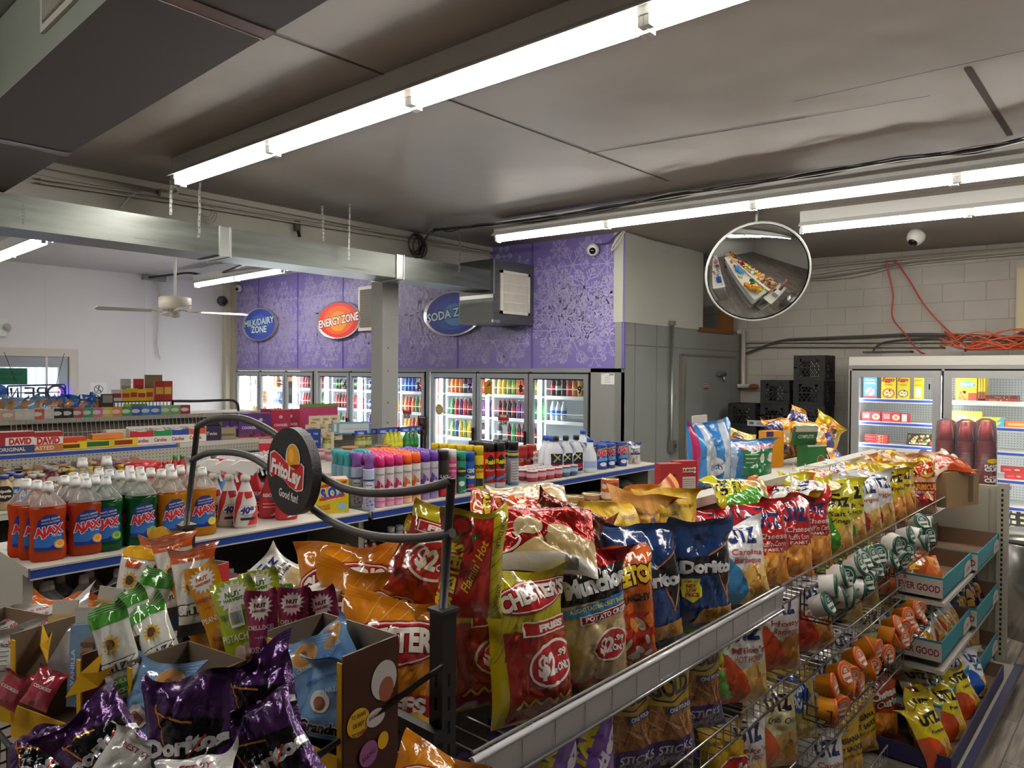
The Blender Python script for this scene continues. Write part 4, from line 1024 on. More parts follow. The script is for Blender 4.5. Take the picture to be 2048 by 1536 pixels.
BAGS['cheet']=(.23,.35,.1,'#c65a14',lambda A:[('r',0,0,1,.42*A,'#b52c18')]+chips(.05,.04*A,.95,.36*A,22,.09,['#e98a2a','#e0e0dc','#e07020','#f0ead8'],.5)+[brand('CHEETOS',.5,.72*A,.2,'#e8c12c',w=.95,b=.07,o='#1c1410',ow=.07,rot=6),brand('CRUNCHY',.55,.54*A,.09,'#1f1712',w=.6,b=.04,rot=6)],{'cat':'bag of snacks','name':'snack_bag'})
def dor(c,c2,badge_=True,tri='#7a4a20'):
    return lambda A:[('p',[(.55,.62*A),(1,.80*A),(.9,.28*A)],'#1a1a1e'),('l',[(.55,.62*A),(1,.80*A)],.02,'#c0662c'),('l',[(1,.70*A),(.84,.28*A),(.60,.58*A)],.022,'#c0662c'),('l',[(1,.68*A),(.845,.31*A)],.009,'#ece0cc'),('p',[(.07,.46*A),(1,.49*A),(1,.63*A),(.07,.62*A)],'#131318'),brand('Doritos',.56,.545*A,.155,'#dcdcde',w=.88,b=.06),('r',0,.58*A,.09,.72*A,'#9c2a22')]+(badge(.27,.36*A,.135) if badge_ else [])+[('p',[(.30,.06*A),(.95,.10*A),(.99,.22*A),(.40,.19*A)],'#b98a40'),('c',.4,.08*A,.9,.17*A,12,.02,['#7d5520','#d8b070','#8f6528'],.6)]
BAGS['dblue']=(.25,.39,.12,'#1c3768',dor(0,0),{'back':'#1c3768','crimp':'#16294f'})
BAGS['dpurp']=(.22,.30,.10,'#3f1f52',lambda A:[('p',[(.16,.70*A),(.95,.56*A),(.85,.24*A),(.35,.22*A)],'#17141a'),('l',[(.17,.76*A),(.17,.70*A),(.6,.58*A)],.022,'#d0803a'),('l',[(.17,.74*A),(.34,.3*A)],.02,'#c4682a'),brand('Doritos',.52,.43*A,.17,'#d9d6dc',w=.95,b=.06,o='#121016',ow=.04),('l',[(.55,.33*A),(.76,.47*A)],.03,'#c4582a')],{'mk':foil,'back':'#3f1f52','crk':1.4})
utz_bag('ucheese','#b01f22',None,'Cheese',"Puff'n Corn",'#e9d7d0',chipc=False,cs=['#e0892c'])
_a0=BAGS['ucheese'][4]
BAGS['ucheese']=(*BAGS['ucheese'][:4],lambda A:[('p',[(0.3,0),(1,0),(1,.36*A),(.45,.40*A)],'#d98a34')]+chips(.38,.04*A,.95,.34*A,24,.08,['#e59a3c','#d07f28','#eeb050'],.7)+_a0(A)+[('e',.2,.86*A,.11,.11,'#2c2f63'),('e',.2,.86*A,.085,.085,'#a8484a'),brand('FAMILY',.62,.42*A,.05,'#e9d7d0',w=.4)],BAGS['ucheese'][5])
utz_bag('usv','#c9c01f','#3f8f26',"Salt 'n",'Vinegar','#2a2a22',uc='#1c1c1e',sweep=.74)
utz_bag('uorig','#d9d9d6','#a81f2b','Original',None,'#a8303a',sweep=.58)
utz_bag('urip','#d2b11c','#c96a1e','Ripples',None,'#2a2018',uc='#1c1c1e',cs=['#d88a30','#c4701e','#e0a050'])
utz_bag('uhoney','#d4d2cd','#c5451a','Honey','Barbeque','#b03a2c',cs=['#c98a3c','#d8a458','#b06c28'])
utz_bag('uketch','#d2d0cb','#c4481c',"Mike's",'HOT HONEY','#9c4038')
utz_bag('usmoky','#d4d2cd','#b8321c','Smoky','Barbeque','#b03a2c',cs=['#c98a3c','#b06c28'])
utz_bag('ugreen','#a9bb3c','#274a24','Ripples',None,'#20261c',cs=['#c4a660','#d0b878','#aa8c44'],sweep=.7)
utz_bag('uwhite','#cfcfca','#41602a','Original','Ripples','#2a2a2a',cs=['#c9b988','#d8cc9c'])
utz_bag('ucrab','#cfc594','#c4521f','Crab Chips',None,'#2c2620',uc='#2c2030')
utz_bag('ucaro','#dcdcdc','#3f86b8','Carolina','Barbeque','#b8343a')
utz_bag('ufar','#dad8d6','#cdb8a0','Ripples','Kettle','#8c2c30',cs=['#d8b070','#e0c490'],chipc=True)
BAGS['flake']=(.25,.34,.11,'#d3a878',lambda A:chips(0,.1*A,1,.95*A,40,.13,['#d8b48a','#c99a6c','#e2c6a2'])+[('r',0,.60*A,1,.68*A,'#2a2020'),('p',[(.1,.5*A),(1,.5*A),(1,.12*A),(.6,.1*A)],'#a3222a'),('r',0,.585*A,1,.60*A,'#a3222a'),('e',.66,.76*A,.29,.27,'#b3252c'),('e',.66,.76*A,.27,.25,'#dcae20'),brand('Golden',.66,.80*A,.15,'#a3222a',w=.46,b=.05,rot=12),brand('Flake',.66,.70*A,.15,'#a3222a',w=.40,b=.05,rot=12),brand('BARBECUE',.6,.42*A,.12,'#e0b030',w=.72,b=.04),brand('FRIED PORK RINDS',.62,.33*A,.05,'#e8d8d0',w=.5)],{})
BAGS['gflake2']=(.25,.33,.10,'#c98a52',lambda A:chips(.1,.1*A,.9,.9*A,40,.12,['#c07844','#d49a66','#b0603a'])+[('p',[(.3,0),(.6,0),(.62,.75*A),(.36,.75*A)],'#b8442c'),('r',0,.86*A,1,A,'#d8d4cf'),brand('KRINKLE',.5,.9*A,.06,'#8c2c30',w=.6)],{})
BAGS['rold']=(.26,.34,.1,'#8a5a30',lambda A:chips(.05,.32*A,.95,.62*A,60,.17,['#9c6a38','#7a4a22','#b07e48','#5c3516'],.09)+[('r',0,0,1,.28*A,'#33245c'),('p',[(0,A),(0,.66*A),(.25,.60*A),(.7,.55*A),(1,.60*A),(1,A)],'#a88a1e'),('l',[(.22,A*.98),(.22,.74*A),(.38,.63*A),(.6,.60*A),(.86,.64*A),(.98,.7*A)],.02,'#1c2440'),brand('ROLD',.60,.87*A,.19,'#1a2038',w=.56,b=.03),brand('GOLD',.62,.73*A,.19,'#1a2038',w=.6,b=.03),('r',.5,.50*A,1,.555*A,'#23365c'),brand('ONE POUND',.75,.528*A,.05,'#c9ccd4',w=.4),brand('STICKS',.62,.2*A,.1,'#c4bcd8',w=.5,b=.02),brand('ORIGINAL',.62,.1*A,.08,'#a89cc8',w=.55,b=0)],{'cat':'bag of pretzels','name':'pretzel_bag','back':'#33245c','sealc':'#a88a1e'})
BAGS['taki']=(.24,.33,.1,'#3d2a72',lambda A:[('p',[(.3,.2*A),(1,.3*A),(1,.95*A),(.45,.9*A)],'#6a3f96'),brand('TAKIS',.52,.70*A,.17,'#c9b820',w=.62,b=.07,rot=58),brand('Kettlez',.70,.48*A,.17,'#d6cfe0',w=.9,b=.05,rot=52),('e',.36,.86*A,.1,.1,'#c9b820'),('e',.36,.86*A,.07,.07,'#3d2a72'),('c',.7,.05*A,1,.3*A,8,.12,['#a05a20','#8c4618'],.8)],{})
BAGS['lime']=(.22,.33,.1,'#357a28',lambda A:[('e',.6,.72*A,.3,.22,'#e0e0d8'),('e',.6,.72*A,.26,.18,'#7aa63a'),brand("Lay's",.6,.72*A,.16,'#f0efe6',w=.5,b=.05)]+badge(.5,.5*A,.13)+chips(.3,.1*A,.9,.38*A,14,.12,['#cdb060','#b8704a','#5c9a3c']),{})
BAGS['redhot']=(.24,.32,.1,'#b0481e',lambda A:chips(0,.05*A,1,.62*A,44,.12,['#b04a24','#c4663a','#9c3a1a'])+[('r',0,.7*A,1,A,'#cdb9a4'),brand('Red Hot',.5,.78*A,.17,'#a32a1e',w=.85,b=.05),brand('RED HOT',.5,.9*A,.06,'#a32a1e',w=.7)],{})
BAGS['curls']=(.25,.34,.1,'#b03c14',lambda A:[('p',[(.25,.08*A),(.9,.05*A),(.98,.40*A),(.3,.42*A)],'#e08a30')]+chips(.3,.1*A,.9,.38*A,26,.08,['#e89a40','#d87a20','#f0b050'],.6)+[brand('UTZ',.45,.85*A,.14,'#2c2450',w=.4,b=.05),brand('Cheese',.55,.70*A,.15,'#e6dcd2',w=.72,b=.05,o='#4a2010',rot=12),brand('Curls',.6,.57*A,.15,'#e6dcd2',w=.58,b=.05,o='#4a2010',rot=12)],{'cat':'bag of snacks','name':'snack_bag'})
BAGS['louis']=(.24,.33,.1,'#c9a428',lambda A:[('e',.3,.84*A,.34,.24,'#a3222a'),('e',.3,.84*A,.31,.21,'#dcae20'),brand('Flake',.32,.86*A,.2,'#a3222a',w=.55,b=.05,rot=30),brand('LOUISIANA',.5,.56*A,.1,'#1e1a16',w=.8,b=.03,rot=8),brand('HOT SAUCE',.55,.44*A,.1,'#1e1a16',w=.75,b=.03,rot=8),brand('FRIED PORK RINDS',.6,.34*A,.05,'#8a2418',w=.6,rot=8)]+chips(.2,.02*A,.9,.24*A,14,.1,['#d8a860','#c08848']),{})
BAGS['pop']=(.24,.33,.1,'#b8a040',lambda A:[('s',.4,.6*A,.38,.33,12,'#22519c'),brand('POP',.42,.68*A,.16,'#dfe6ee',w=.4,b=.05,rot=-15),brand('CORN',.45,.52*A,.16,'#dfe6ee',w=.5,b=.05,rot=-15)]+chips(.1,.02*A,.9,.22*A,26,.05,['#e0d090','#d0b860']),{'cat':'bag of popcorn','name':'popcorn_bag'})
BAGS['layy']=(.27,.35,.13,'#c59f1e',lambda A:[('l',[(.1+i*.16,0),(.1+i*.16,A)],.004,'#8f7114') for i in range(6)]+[brand('NO ARTIFICIAL FLAVORS',.3,.74*A,.05,'#5f4a10',w=.45),brand('NATURAL SOURCE',.72,.8*A,.045,'#5f4a10',w=.3),('e',.5,.40*A,.36,.24,'#e8e0d0',10),('e',.5,.40*A,.33,.21,'#b3202a',10),brand("Lay's",.5,.4*A,.2,'#f2ede4',w=.5,b=.05,rot=10)],{'mk':lambda c:mat(c,rough=.42,spec=.4,bump=.4,bscale=25.),'crimp':'#a88818'})
BAGS['layo']=(.27,.35,.13,'#cf9448',lambda A:[('l',[(.1+i*.16,0),(.1+i*.16,A)],.004,'#a06c2c') for i in range(6)]+[brand('BAKED IN SMALL BATCHES',.5,.8*A,.05,'#7a5020',w=.6),('r',.86,0,.92,A,'#8c3038')],{'mk':lambda c:mat(c,rough=.42,spec=.4,bump=.4,bscale=25.)})
BAGS['brown']=(.24,.33,.12,'#5c2014',lambda A:[('p',[(.1,.28*A),(.9,.34*A),(.5,.12*A)],'#17120f'),('l',[(.1,.28*A),(.9,.34*A)],.02,'#c07a38'),brand('Doritos',.5,.5*A,.14,'#d8d2cc',w=.8,b=.05)],{'mk':foil,'crk':1.3})
BAGS['layred']=(.27,.36,.13,'#a3221a',lambda A:[('r',0,0,.16,A,'#d8d4cc'),('p',[(.16,0),(.45,0),(.38,.5*A),(.16,.75*A)],'#cdb27c'),('e',.45,.34*A,.12,.16,'#cdb888',20),('e',.5,.62*A,.13,.17,'#d2be90',-10),('e',.32,.84*A,.22,.15,'#e8e0d0',80),('e',.32,.84*A,.19,.12,'#a3221a',80)]+[('r',.02,.18*A+i*.012,.12,.18*A+i*.012+.006,'#333333') for i in range(14)],{'mk':lambda c:foil(c) if c == '#a3221a' else film(c),'crk':1.5})
BAGS['tort']=(.36,.30,.12,'#d9b98c',lambda A:chips(.08,.1*A,.92,.9*A,36,.14,['#dcbf94','#cda876','#e6cfa8'],.5)+[('r',.3,.80*A,.8,.92*A,'#c9a030'),('r',.5,.82*A,.6,.9*A,'#26221c'),brand('TOSTADAS',.65,.9*A,.04,'#a3221a',w=.3)],{'name':'tostada_bag','cat':'bag of tostadas','crk':.7,'sealc':'#d9c9ac'})
# --- snacks of the near rack
BAGS['spitz']=(.098,.20,.045,'#d6d3cc',lambda A:[('r',0,.82*A,1,A,'#c9541e'),brand('FRITOS BAR-B-Q',.5,.87*A,.05,'#ecd9c8',w=.6),('s',.5,.55*A,.24,.15,12,'#c99a1c'),('e',.5,.55*A,.12,.12,'#4a2c12'),brand('SPITZ',.5,.30*A,.19,'#d9d9d6',w=.85,b=.07,o='#1c1c1e',ow=.08),('r',0,0,1,.14*A,'#3a3430')],{'name':'seed_bag','cat':'bag of sunflower seeds','res':(16,22)})
BAGS['spitzy']=(*BAGS['spitz'][:4],lambda A:BAGS['spitz'][4](A)[2:]+[('r',0,.80*A,1,A,'#cf9a1c'),('r',.3,.70*A,.7,.78*A,'#c9541e'),('r',0,0,.5,.22*A,'#23345c')],{**BAGS['spitz'][5],'back':'#cf9a1c'})
BAGS['spitzg']=(.075,.205,.045,'#cfd0c8',lambda A:[('r',0,.80*A,1,A,'#3c8a28'),('s',.5,.62*A,.26,.16,12,'#c99a1c'),('e',.5,.62*A,.13,.13,'#4a2c12'),brand('SPITZ',.5,.42*A,.2,'#d9d9d6',w=.85,b=.07,o='#1c1c1e',ow=.08),('e',.5,.24*A,.3,.22,'#4a9a2c'),brand('DILL',.5,.28*A,.1,'#dfe8d0',w=.4,b=.04),brand('PICKLE',.5,.20*A,.1,'#dfe8d0',w=.5,b=.04),('r',0,0,1,.13*A,'#1f4a28')],{'name':'seed_bag','cat':'bag of sunflower seeds','res':(16,22)})
def nut(c,c2,w1,w2,w3,nuts):return lambda A:[('s',.5,.82*A,.4,.28,16,'#e8e2dc'),brand('NUT',.5,.84*A,.13,c2,w=.36,b=.06),brand('HARVEST',.5,.78*A,.07,c2,w=.46,b=.05),brand(w1,.5,.62*A,.12,'#e6c2cc' if c == '#84264c' else c2,w=.8,b=.04),brand(w2,.5,.52*A,.06,c2 if c != '#84264c' else '#e6c2cc',w=.4),brand(w3,.5,.40*A,.16,'#f0ebe2',w=.85,b=.01)]+chips(.2,.08*A,.8,.28*A,9,.15,nuts)
BAGS['nutm']=(.068,.19,.028,'#84264c',nut('#84264c','#7a2040','DELUXE','SALTED','MIXED NUTS',['#b98a60','#c9a078','#8a5a38']),{'name':'nut_bag','cat':'bag of nuts','res':(14,20),'mk':foil})
BAGS['nuty']=(.078,.21,.03,'#cf8a10',nut('#cf8a10','#a33a1c','HONEY','ROASTED','PEANUTS',['#a8682c','#d8a860','#b88040']),{'name':'nut_bag','cat':'bag of nuts','res':(14,20)})
BAGS['nutg']=(.092,.20,.032,'#9aab1c',lambda A:nut('#9aab1c','#3f6a1c','SEA SALTED','IN SHELL','PISTACHIOS',['#c9b0a0','#b89a88','#dcc8b8'])(A)+[('r',.36,.50*A,.66,.68*A,'#e6e6e0')]+[('r',.39+i*.025,.53*A,.40+i*.025,.66*A,'#222222') for i in range(10)],{'name':'nut_bag','cat':'bag of nuts','res':(14,20)})
BAGS['grand']=(.125,.16,.04,'#6f9bc9',lambda A:[('e',.72,.80*A,.2,.2,'#c9a070'),('e',.72,.80*A,.17,.17,'#b8864c'),('e',.72,.80*A,.05,.05,'#8a5c2c'),('e',.35,.42*A,.16,.16,'#e8e4dc'),('e',.35,.40*A,.1,.1,'#8a5030'),brand("Grandma's",.5,.14*A,.17,'#2a1c18',w=.9,b=.05,o='#d9dde4',sh=.2),brand('VANILLA CREME',.6,.6*A,.06,'#d4e0ee',w=.6,rot=20),brand('MINI SANDWICH',.3,.66*A,.05,'#2f5f9a',w=.5,rot=30)],{'name':'cookie_bag','cat':'bag of cookies','res':(16,20),'back':'#7ba3cc','crimp':'#c9d6e6'})
BAGS['whitebag']=(.2,.2,.05,'#cfcdca',lambda A:[brand('BEST BY',.5,.7*A,.08,'#8a3a4c',w=.5),('r',.1,.2*A,.9,.24*A,'#a8a4a4')],{'name':'snack_bag','cat':'bag of snacks','crk':1.3})
BAGS['sunrise']=(.26,.13,.04,'#c9682c',lambda A:[brand('SUNRISE FAMILY',.45,.62*A,.05,'#ecd0b8',w=.45),brand('FOOD',.5,.4*A,.06,'#ecd0b8',w=.2)],{'name':'snack_bag','cat':'bag of snacks','res':(18,12)})
BAGS['westrop']=(.22,.12,.04,'#c9c7c4',lambda A:[brand('WE STRIVE FOR',.55,.7*A,.05,'#b0354c',w=.45,rot=10),brand('BEST TASTE',.6,.52*A,.05,'#c0506a',w=.4,rot=10),brand('Nutrition Facts',.2,.6*A,.04,'#26262a',w=.3)]+[('r',.03,(.48-i*.08)*A,.38,(.49-i*.08)*A,'#26262a') for i in range(5)],{'name':'snack_bag','cat':'bag of snacks','res':(18,12)})
BAGS['redsm']=(.14,.18,.04,'#9c2c3c',lambda A:[brand('COOKIES',.5,.5*A,.1,'#e8d8d8',w=.7,b=.04)],{'name':'cookie_bag','cat':'bag of cookies','res':(14,16)})
# --- small bags of the trays
def small(name,c,sw,txt='UTZ',uc='#232a5c',**k):
    BAGS[name]=(.14,.20,.06,c,lambda A:chips(.3,.05*A,.9,.32*A,9,.14,k.get('cs',CHIPS))+swoosh(A,sw,y1=.48)+[brand(txt,.56,.72*A,.22,uc,w=.66,b=.07),brand('Potato',.6,.52*A,.08,uc,w=.4)],{'res':(12,16),'name':'small_chip_bag','crk':1.2})
small('s_white','#cfcfcc','#b0401e');small('s_yel','#cdb81c','#b8441a',uc='#1c1c1e');small('s_blue','#c9ccd4','#1f4c9c');small('s_tan','#b3a588','#8a7450','Park',uc='#3a3450');small('s_purp','#c9c4cc','#5c2478');small('s_bbq','#c9bfa8','#c4521f',uc='#2c2420');small('s_navy','#26244c','#3c2a5c','PARTY',uc='#c9b83c');small('s_or','#b04a1a','#c96a2c','FRITOS',uc='#e6b83c',cs=['#d88a3c','#e0a050'])
small('s_clear','#a8a49c','#b06a40')
# --- cookies far away, pet goods
BAGS['ahoy']=(.2,.20,.06,'#2f66b4',lambda A:[brand('CHIPS AHOY',.5,.35*A,.16,'#dfe6f0',w=.9,b=.05),('c',.1,.5*A,.9,.8*A,7,.12,['#a87848','#c09060'],.9)],{'name':'cookie_bag','cat':'bag of cookies','res':(12,14),'crk':1.5})
BAGS['ahoylt']=(.2,.20,.06,'#7fa2c4',lambda A:[brand('COOKIES',.5,.35*A,.14,'#dfe6f0',w=.8,b=.05),('c',.1,.5*A,.9,.8*A,7,.12,['#a87848','#c09060'],.9)],{'name':'cookie_bag','cat':'bag of cookies','res':(12,14),'crk':1.5})
BAGS['ritz']=(.13,.18,.05,'#a82420',lambda A:[brand('RITZ',.5,.6*A,.22,'#f0e8d8',w=.8,b=.07),('c',.1,.1*A,.9,.35*A,8,.12,['#d89a40','#e0b060'],.9)],{'name':'cracker_bag','cat':'bag of crackers','res':(12,14)})
BAGS['catfood']=(.26,.34,.12,'#cf8a1a',lambda A:[('p',[(0,.8*A),(.5,.95*A),(.5,.6*A),(0,.5*A)],'#3a2c5c'),('e',.6,.5*A,.26,.2,'#d9c8a0'),('r',.1,.1*A,.6,.32*A,'#3b3f86'),brand('CAT FOOD',.6,.82*A,.1,'#f0e8d0',w=.5,b=.03),('c',.3,.05*A,.9,.2*A,12,.05,['#8a5020','#6a3c18'])],{'name':'pet_food_bag','cat':'pet food bag','crk':1.5})
BAGS['catyel']=(.24,.32,.11,'#c9ab1c',lambda A:[('p',[(.0,.3*A),(.5,.95*A),(.7,.95*A),(.15,.2*A)],'#c9661c'),('e',.62,.62*A,.2,.2,'#8a6a4c'),('e',.6,.66*A,.1,.1,'#2c2018'),('r',.1,.1*A,.6,.35*A,'#4a5aa0'),brand('Kitten',.7,.2*A,.1,'#d8e0c0',w=.4,b=.02)],{'name':'pet_food_bag','cat':'pet food bag','crk':1.5})

# ================================================================== SHELVING
M_gon=mat('#b9b6ac',rough=.45,vary=.05);M_gond=mat('#8f8b80',rough=.5);M_blue=mat('#27408f',rough=.3);M_dkpeg=matte('#2a2827')
M_chrome=met('#8d8b88',.3);M_blackwire=mat('#161618',rough=.4);M_rail=mat('#a3a0a3',rough=.16,spec=.7)
def peg(nt,b):
    L=nt.links.new
    tc=N_(nt,'TexCoord');mp=N_(nt,'VectorMath',operation='SCALE');mp.inputs['Scale'].default_value=1/.0254
    fr=N_(nt,'VectorMath',operation='FRACTION');sb=N_(nt,'VectorMath',operation='SUBTRACT');sb.inputs[1].default_value=(.5,.5,.5)
    sp=N_(nt,'SeparateXYZ');L(tc.outputs['Object'],mp.inputs[0]);L(mp.outputs[0],fr.inputs[0]);L(fr.outputs[0],sb.inputs[0]);L(sb.outputs[0],sp.inputs[0])
    def mth(op,a,c=None,v=None):
        n=N_(nt,'Math',operation=op);L(a,n.inputs[0])
        if c is not None:L(c,n.inputs[1])
        if v is not None:n.inputs[1].default_value=v
        return n.outputs[0]
    ax=mth('ABSOLUTE',sp.outputs[0] if peg.axis == 0 else sp.outputs[1]);az=mth('ABSOLUTE',sp.outputs[2])
    mx=mth('MAXIMUM',ax,az);gt=mth('LESS_THAN',mx,v=.13)
    r=N_(nt,'MixRGB');r.inputs[1].default_value=(*lin(peg.c),1);r.inputs[2].default_value=(*lin('#1c1a18'),1);L(gt,r.inputs[0]);L(r.outputs[0],b.inputs['Base Color'])
peg.axis=0;peg.c='#9b988d';M_pegx=node_mat('pegboard_x',peg,.5)
peg.axis=1;peg.c='#cfcfca';M_pegy=node_mat('pegboard_y',peg,.5)
peg.axis=0;peg.c='#34312e';M_pegd=node_mat('pegboard_dark',peg,.6)

def flat_shelf(t,x0,x1,y0,y1,z,rail=M_blue,th=.03,edge=-1,name='shelf'):
    """steel shelf with a price rail along its front edge (edge -1: front at y0, +1: front at y1)"""
    mb=MB();mb.b2((x0,y0,z-th),(x1,y1,z),M_gon);s_=obj(name,mb,t)
    mb=MB();yf=y0 if edge < 0 else y1
    mb.b2((x0+.004,yf+edge*.012,z-.034),(x1-.004,yf,z-.003),rail);mb.b2((x0+.004,yf+edge*.014,z-.005),(x1-.004,yf,z+.002),M_gon);mb.b2((x0+.004,yf+edge*.014,z-.038),(x1-.004,yf,z-.033),M_gon);obj('price_rail',mb,s_)
    return s_
# G1 (chips, aisle side) --------------------------------------------------
G1X0,G1X1,G1Y,G1C,G1B=.97,5.72,1.0,1.55,2.12
t=thing('snack_gondola','long grey double-sided shelving run full of chip bags','store shelving',(0,0,0))
mb=MB();mb.b2((G1X0,G1C-.03,.12),(G1X1,G1C+.03,1.42),M_pegd);obj('back_panel',mb,t)
mb=MB();mb.b2((G1X0,G1C-.045,1.42),(G1X1,G1C+.045,1.462),M_gon);mb.b2((G1X0,G1C+.03,1.30),(G1X1,G1C+.04,1.42),M_pegx);mb.b2((3.2,G1C-.036,1.22),(G1X1,G1C-.03,1.42),M_pegx);obj('top_cap',mb,t)
for x in (1.0,1.92,2.84,3.76,4.68,5.69):
    mb=MB();mb.b2((x-.02,G1C-.05,0),(x+.02,G1C+.05,1.44),M_gon);obj('upright',mb,t)
mb=MB();mb.b2((G1X0,G1Y-.02,0),(3.86,G1B,.12),M_gond);mb.b2((3.86,.70,0),(G1X1,G1B,.11),M_gond);mb.b2((3.86,.66,.085),(G1X1,.70,.125),mat('#2c2a48',rough=.3))
obj('base_deck',mb,t)
flat_shelf(t,1.0,5.7,G1C+.03,G1B,1.36,edge=1)
flat_shelf(t,1.0,5.7,G1C+.03,G1B,.9,edge=1)
def wire_shelf(t,x0,x1,y0,y1,z,h=.07,m=M_chrome,step=.05,name='wire_shelf'):
    mb=MB()
    for y,zz in ((y0,z),(y0,z+h),(y1,z),((y0+y1)/2,z)):mb.tube([(x0,y,zz),(x1,y,zz)],.0045,m,5)
    n=int((x1-x0)/step)
    for i in range(n+1):
        x=x0+(x1-x0)*i/n
        mb.tube([(x,y1,z),(x,y0,z),(x,y0,z+h)],.0022,m,4,caps=False)
    return obj(name,mb,t)
S1,S2,S3,S4=1.185,.84,.49,.13
XR=2.52          # where the clear rail of the first top shelf ends
w1=wire_shelf(t,1.0,XR,G1Y,G1C-.05,S1)
mb=MB();z0=S1-.0
prof=[(G1Y-.012,S1-.01),(G1Y-.018,S1+.055),(G1Y-.012,S1+.068),(G1Y-.004,S1+.066),(G1Y-.004,S1-.01)]
for (a,b_),(c,d) in zip(prof,prof[1:]+prof[:1]):mb.quad((.985,a,b_),(XR,a,b_),(XR,c,d),(.985,c,d),M_rail)
mb.tube([(.985,G1Y-.016,S1+.066),(XR,G1Y-.016,S1+.066)],.007,clear_mat('#c9c9cc',.5,.1),8);mb.tube([(.985,G1Y-.018,S1-.008),(XR,G1Y-.018,S1-.008)],.005,met('#b9b7b8',.2),6)
for k in range(14):mb.b2((1.02+k*.11,G1Y-.0185,S1+.0),(1.0215+k*.11,G1Y-.0175,S1+.06),met('#aaa8a8',.3))
obj('label_rail',mb,w1)
wire_shelf(t,XR+.02,5.35,G1Y,G1C-.05,S1)
wire_shelf(t,1.0,2.2,G1Y,G1C-.05,S2);wire_shelf(t,2.22,4.2,G1Y,G1C-.05,S2);wire_shelf(t,1.6,2.7,G1Y,G1C-.05,S3);wire_shelf(t,2.72,4.2,G1Y,G1C-.05,S3);wire_shelf(t,2.72,3.84,G1Y-.02,G1C-.05,S4)
for z in (S2,S3,S4):
    mb=MB();mb.b2((4.22,.82,z-.02),(5.7,G1C-.05,z),M_gon);obj('shelf',mb,t)
# end panel across the far end
t=thing('end_panel_unit','cream steel end unit with slotted upright at the far end of the chip shelves','store shelving',(0,0,0))
EX=5.76;mb=MB();mb.b2((EX,.80,.05),(EX+.04,1.80,1.27),mat('#a39f90',rough=.45,vary=.05));mb.b2((EX-.004,.86,.2),(EX,.87,1.25),M_gond);obj('panel',mb,t)
mb=MB();mb.b2((EX-.02,.76,0),(EX+.06,.82,1.29),mat('#9a9688',rough=.4))
for k in range(34):mb.b2((EX-.0215,.783,.15+k*.033),(EX-.0195,.795,.168+k*.033),matte('#1c1b19'))
obj('upright',mb,t)
mb=MB();mb.b2((EX+.04,.80,1.20),(EX+.45,1.80,1.225),M_gon);mb.b2((EX+.04,.80,.05),(EX+.45,1.80,.12),M_gon);obj('shelf',mb,t)
# black rack across the near end -----------------------------------------------
t=thing('wire_rack','black metal end rack with slotted post holding boxed and bagged snacks','display rack',(0,0,0))
RXp=.94
for y,ys in ((1.02,.0),(2.13,.0)):
    mb=MB();mb.b2((RXp-.018,y-.018,0),(RXp+.018,y+.018,1.545),M_blackwire);mb.b2((RXp-.022,y-.022,1.545),(RXp+.022,y+.022,1.552),mat('#2c2c30',rough=.35))
    for k in range(30):mb.b2((RXp-.019,y-.003,.1+k*.045),(RXp-.0175,y+.003,.125+k*.045),matte('#050505'))
    for k in range(30):mb.b2((RXp-.003,y-.0185,.1+k*.045),(RXp+.003,y-.0175,.125+k*.045),matte('#050505'))
    obj('post',mb,t)
def rack_shelf(z,x0,tilt=.0,h=.08):
    mb=MB();x1=RXp-.02;y0,y1=1.0,2.15
    def q(x,y,dz=0):return (x,y,z+dz-tilt*(x1-x))
    for y in (y0,y1):mb.tube([q(x1,y,.0),q(x0,y),q(x0,y,h),q(x0+.06,y,h),q(x1,y,h+.07)],.0055,M_blackwire,6)
    mb.tube([q(x0,y0,h),q(x0,y1,h)],.0055,M_blackwire,6);mb.tube([q(x0,y0),q(x0,y1)],.0055,M_blackwire,6);mb.tube([q(x1,y0),q(x1,y1)],.005,M_blackwire,6)
    for i in range(24):
        y=y0+(y1-y0)*i/23;mb.tube([q(x1,y),q(x0,y),q(x0,y,h)],.0025,M_blackwire,4,caps=False)
    mb.b2((x1-.02,y0+.0,z-.04),(x1,y1,z+.03),M_blackwire)
    obj('wire_basket',mb,t)
rack_shelf(1.30,.36,.10);rack_shelf(.95,.38,.1);rack_shelf(.6,.38,.1)
mb=MB();mb.b2((.36,1.0,.02),(.96,2.15,.12),M_blackwire);obj('base',mb,t)
# header hoops
def atY(px,py,x=RXp):return P(px,py,X=x)
mb=MB();Mhoop=mat('#2a2a2c',rough=.45)
mb.tube([V((RXp,1.02,1.55)),atY(903,956)],.0085,Mhoop,8);obj('header_upright',mb,t);mb=MB();mb.tube([V((RXp,2.13,1.55)),atY(395,853)],.0085,Mhoop,8);obj('header_upright',mb,t)
up=[(395,853),(420,840),(455,835),(490,838),(525,853),(560,876),(600,915),(640,950),(680,973),(720,984),(765,986),(820,982),(865,974),(905,962)]
lo=[(384,921),(410,908),(440,904),(480,907),(515,920),(550,946),(590,985),(630,1020),(670,1046),(710,1063),(760,1074),(820,1077),(865,1073),(905,1066)]
for i,l in enumerate((up,lo)):
    mb=MB();mb.tube(smooth_path([atY(*p) for p in l],3),.0095,mat('#3d3b3a',rough=.45),8);obj('header_hoop',mb,t)
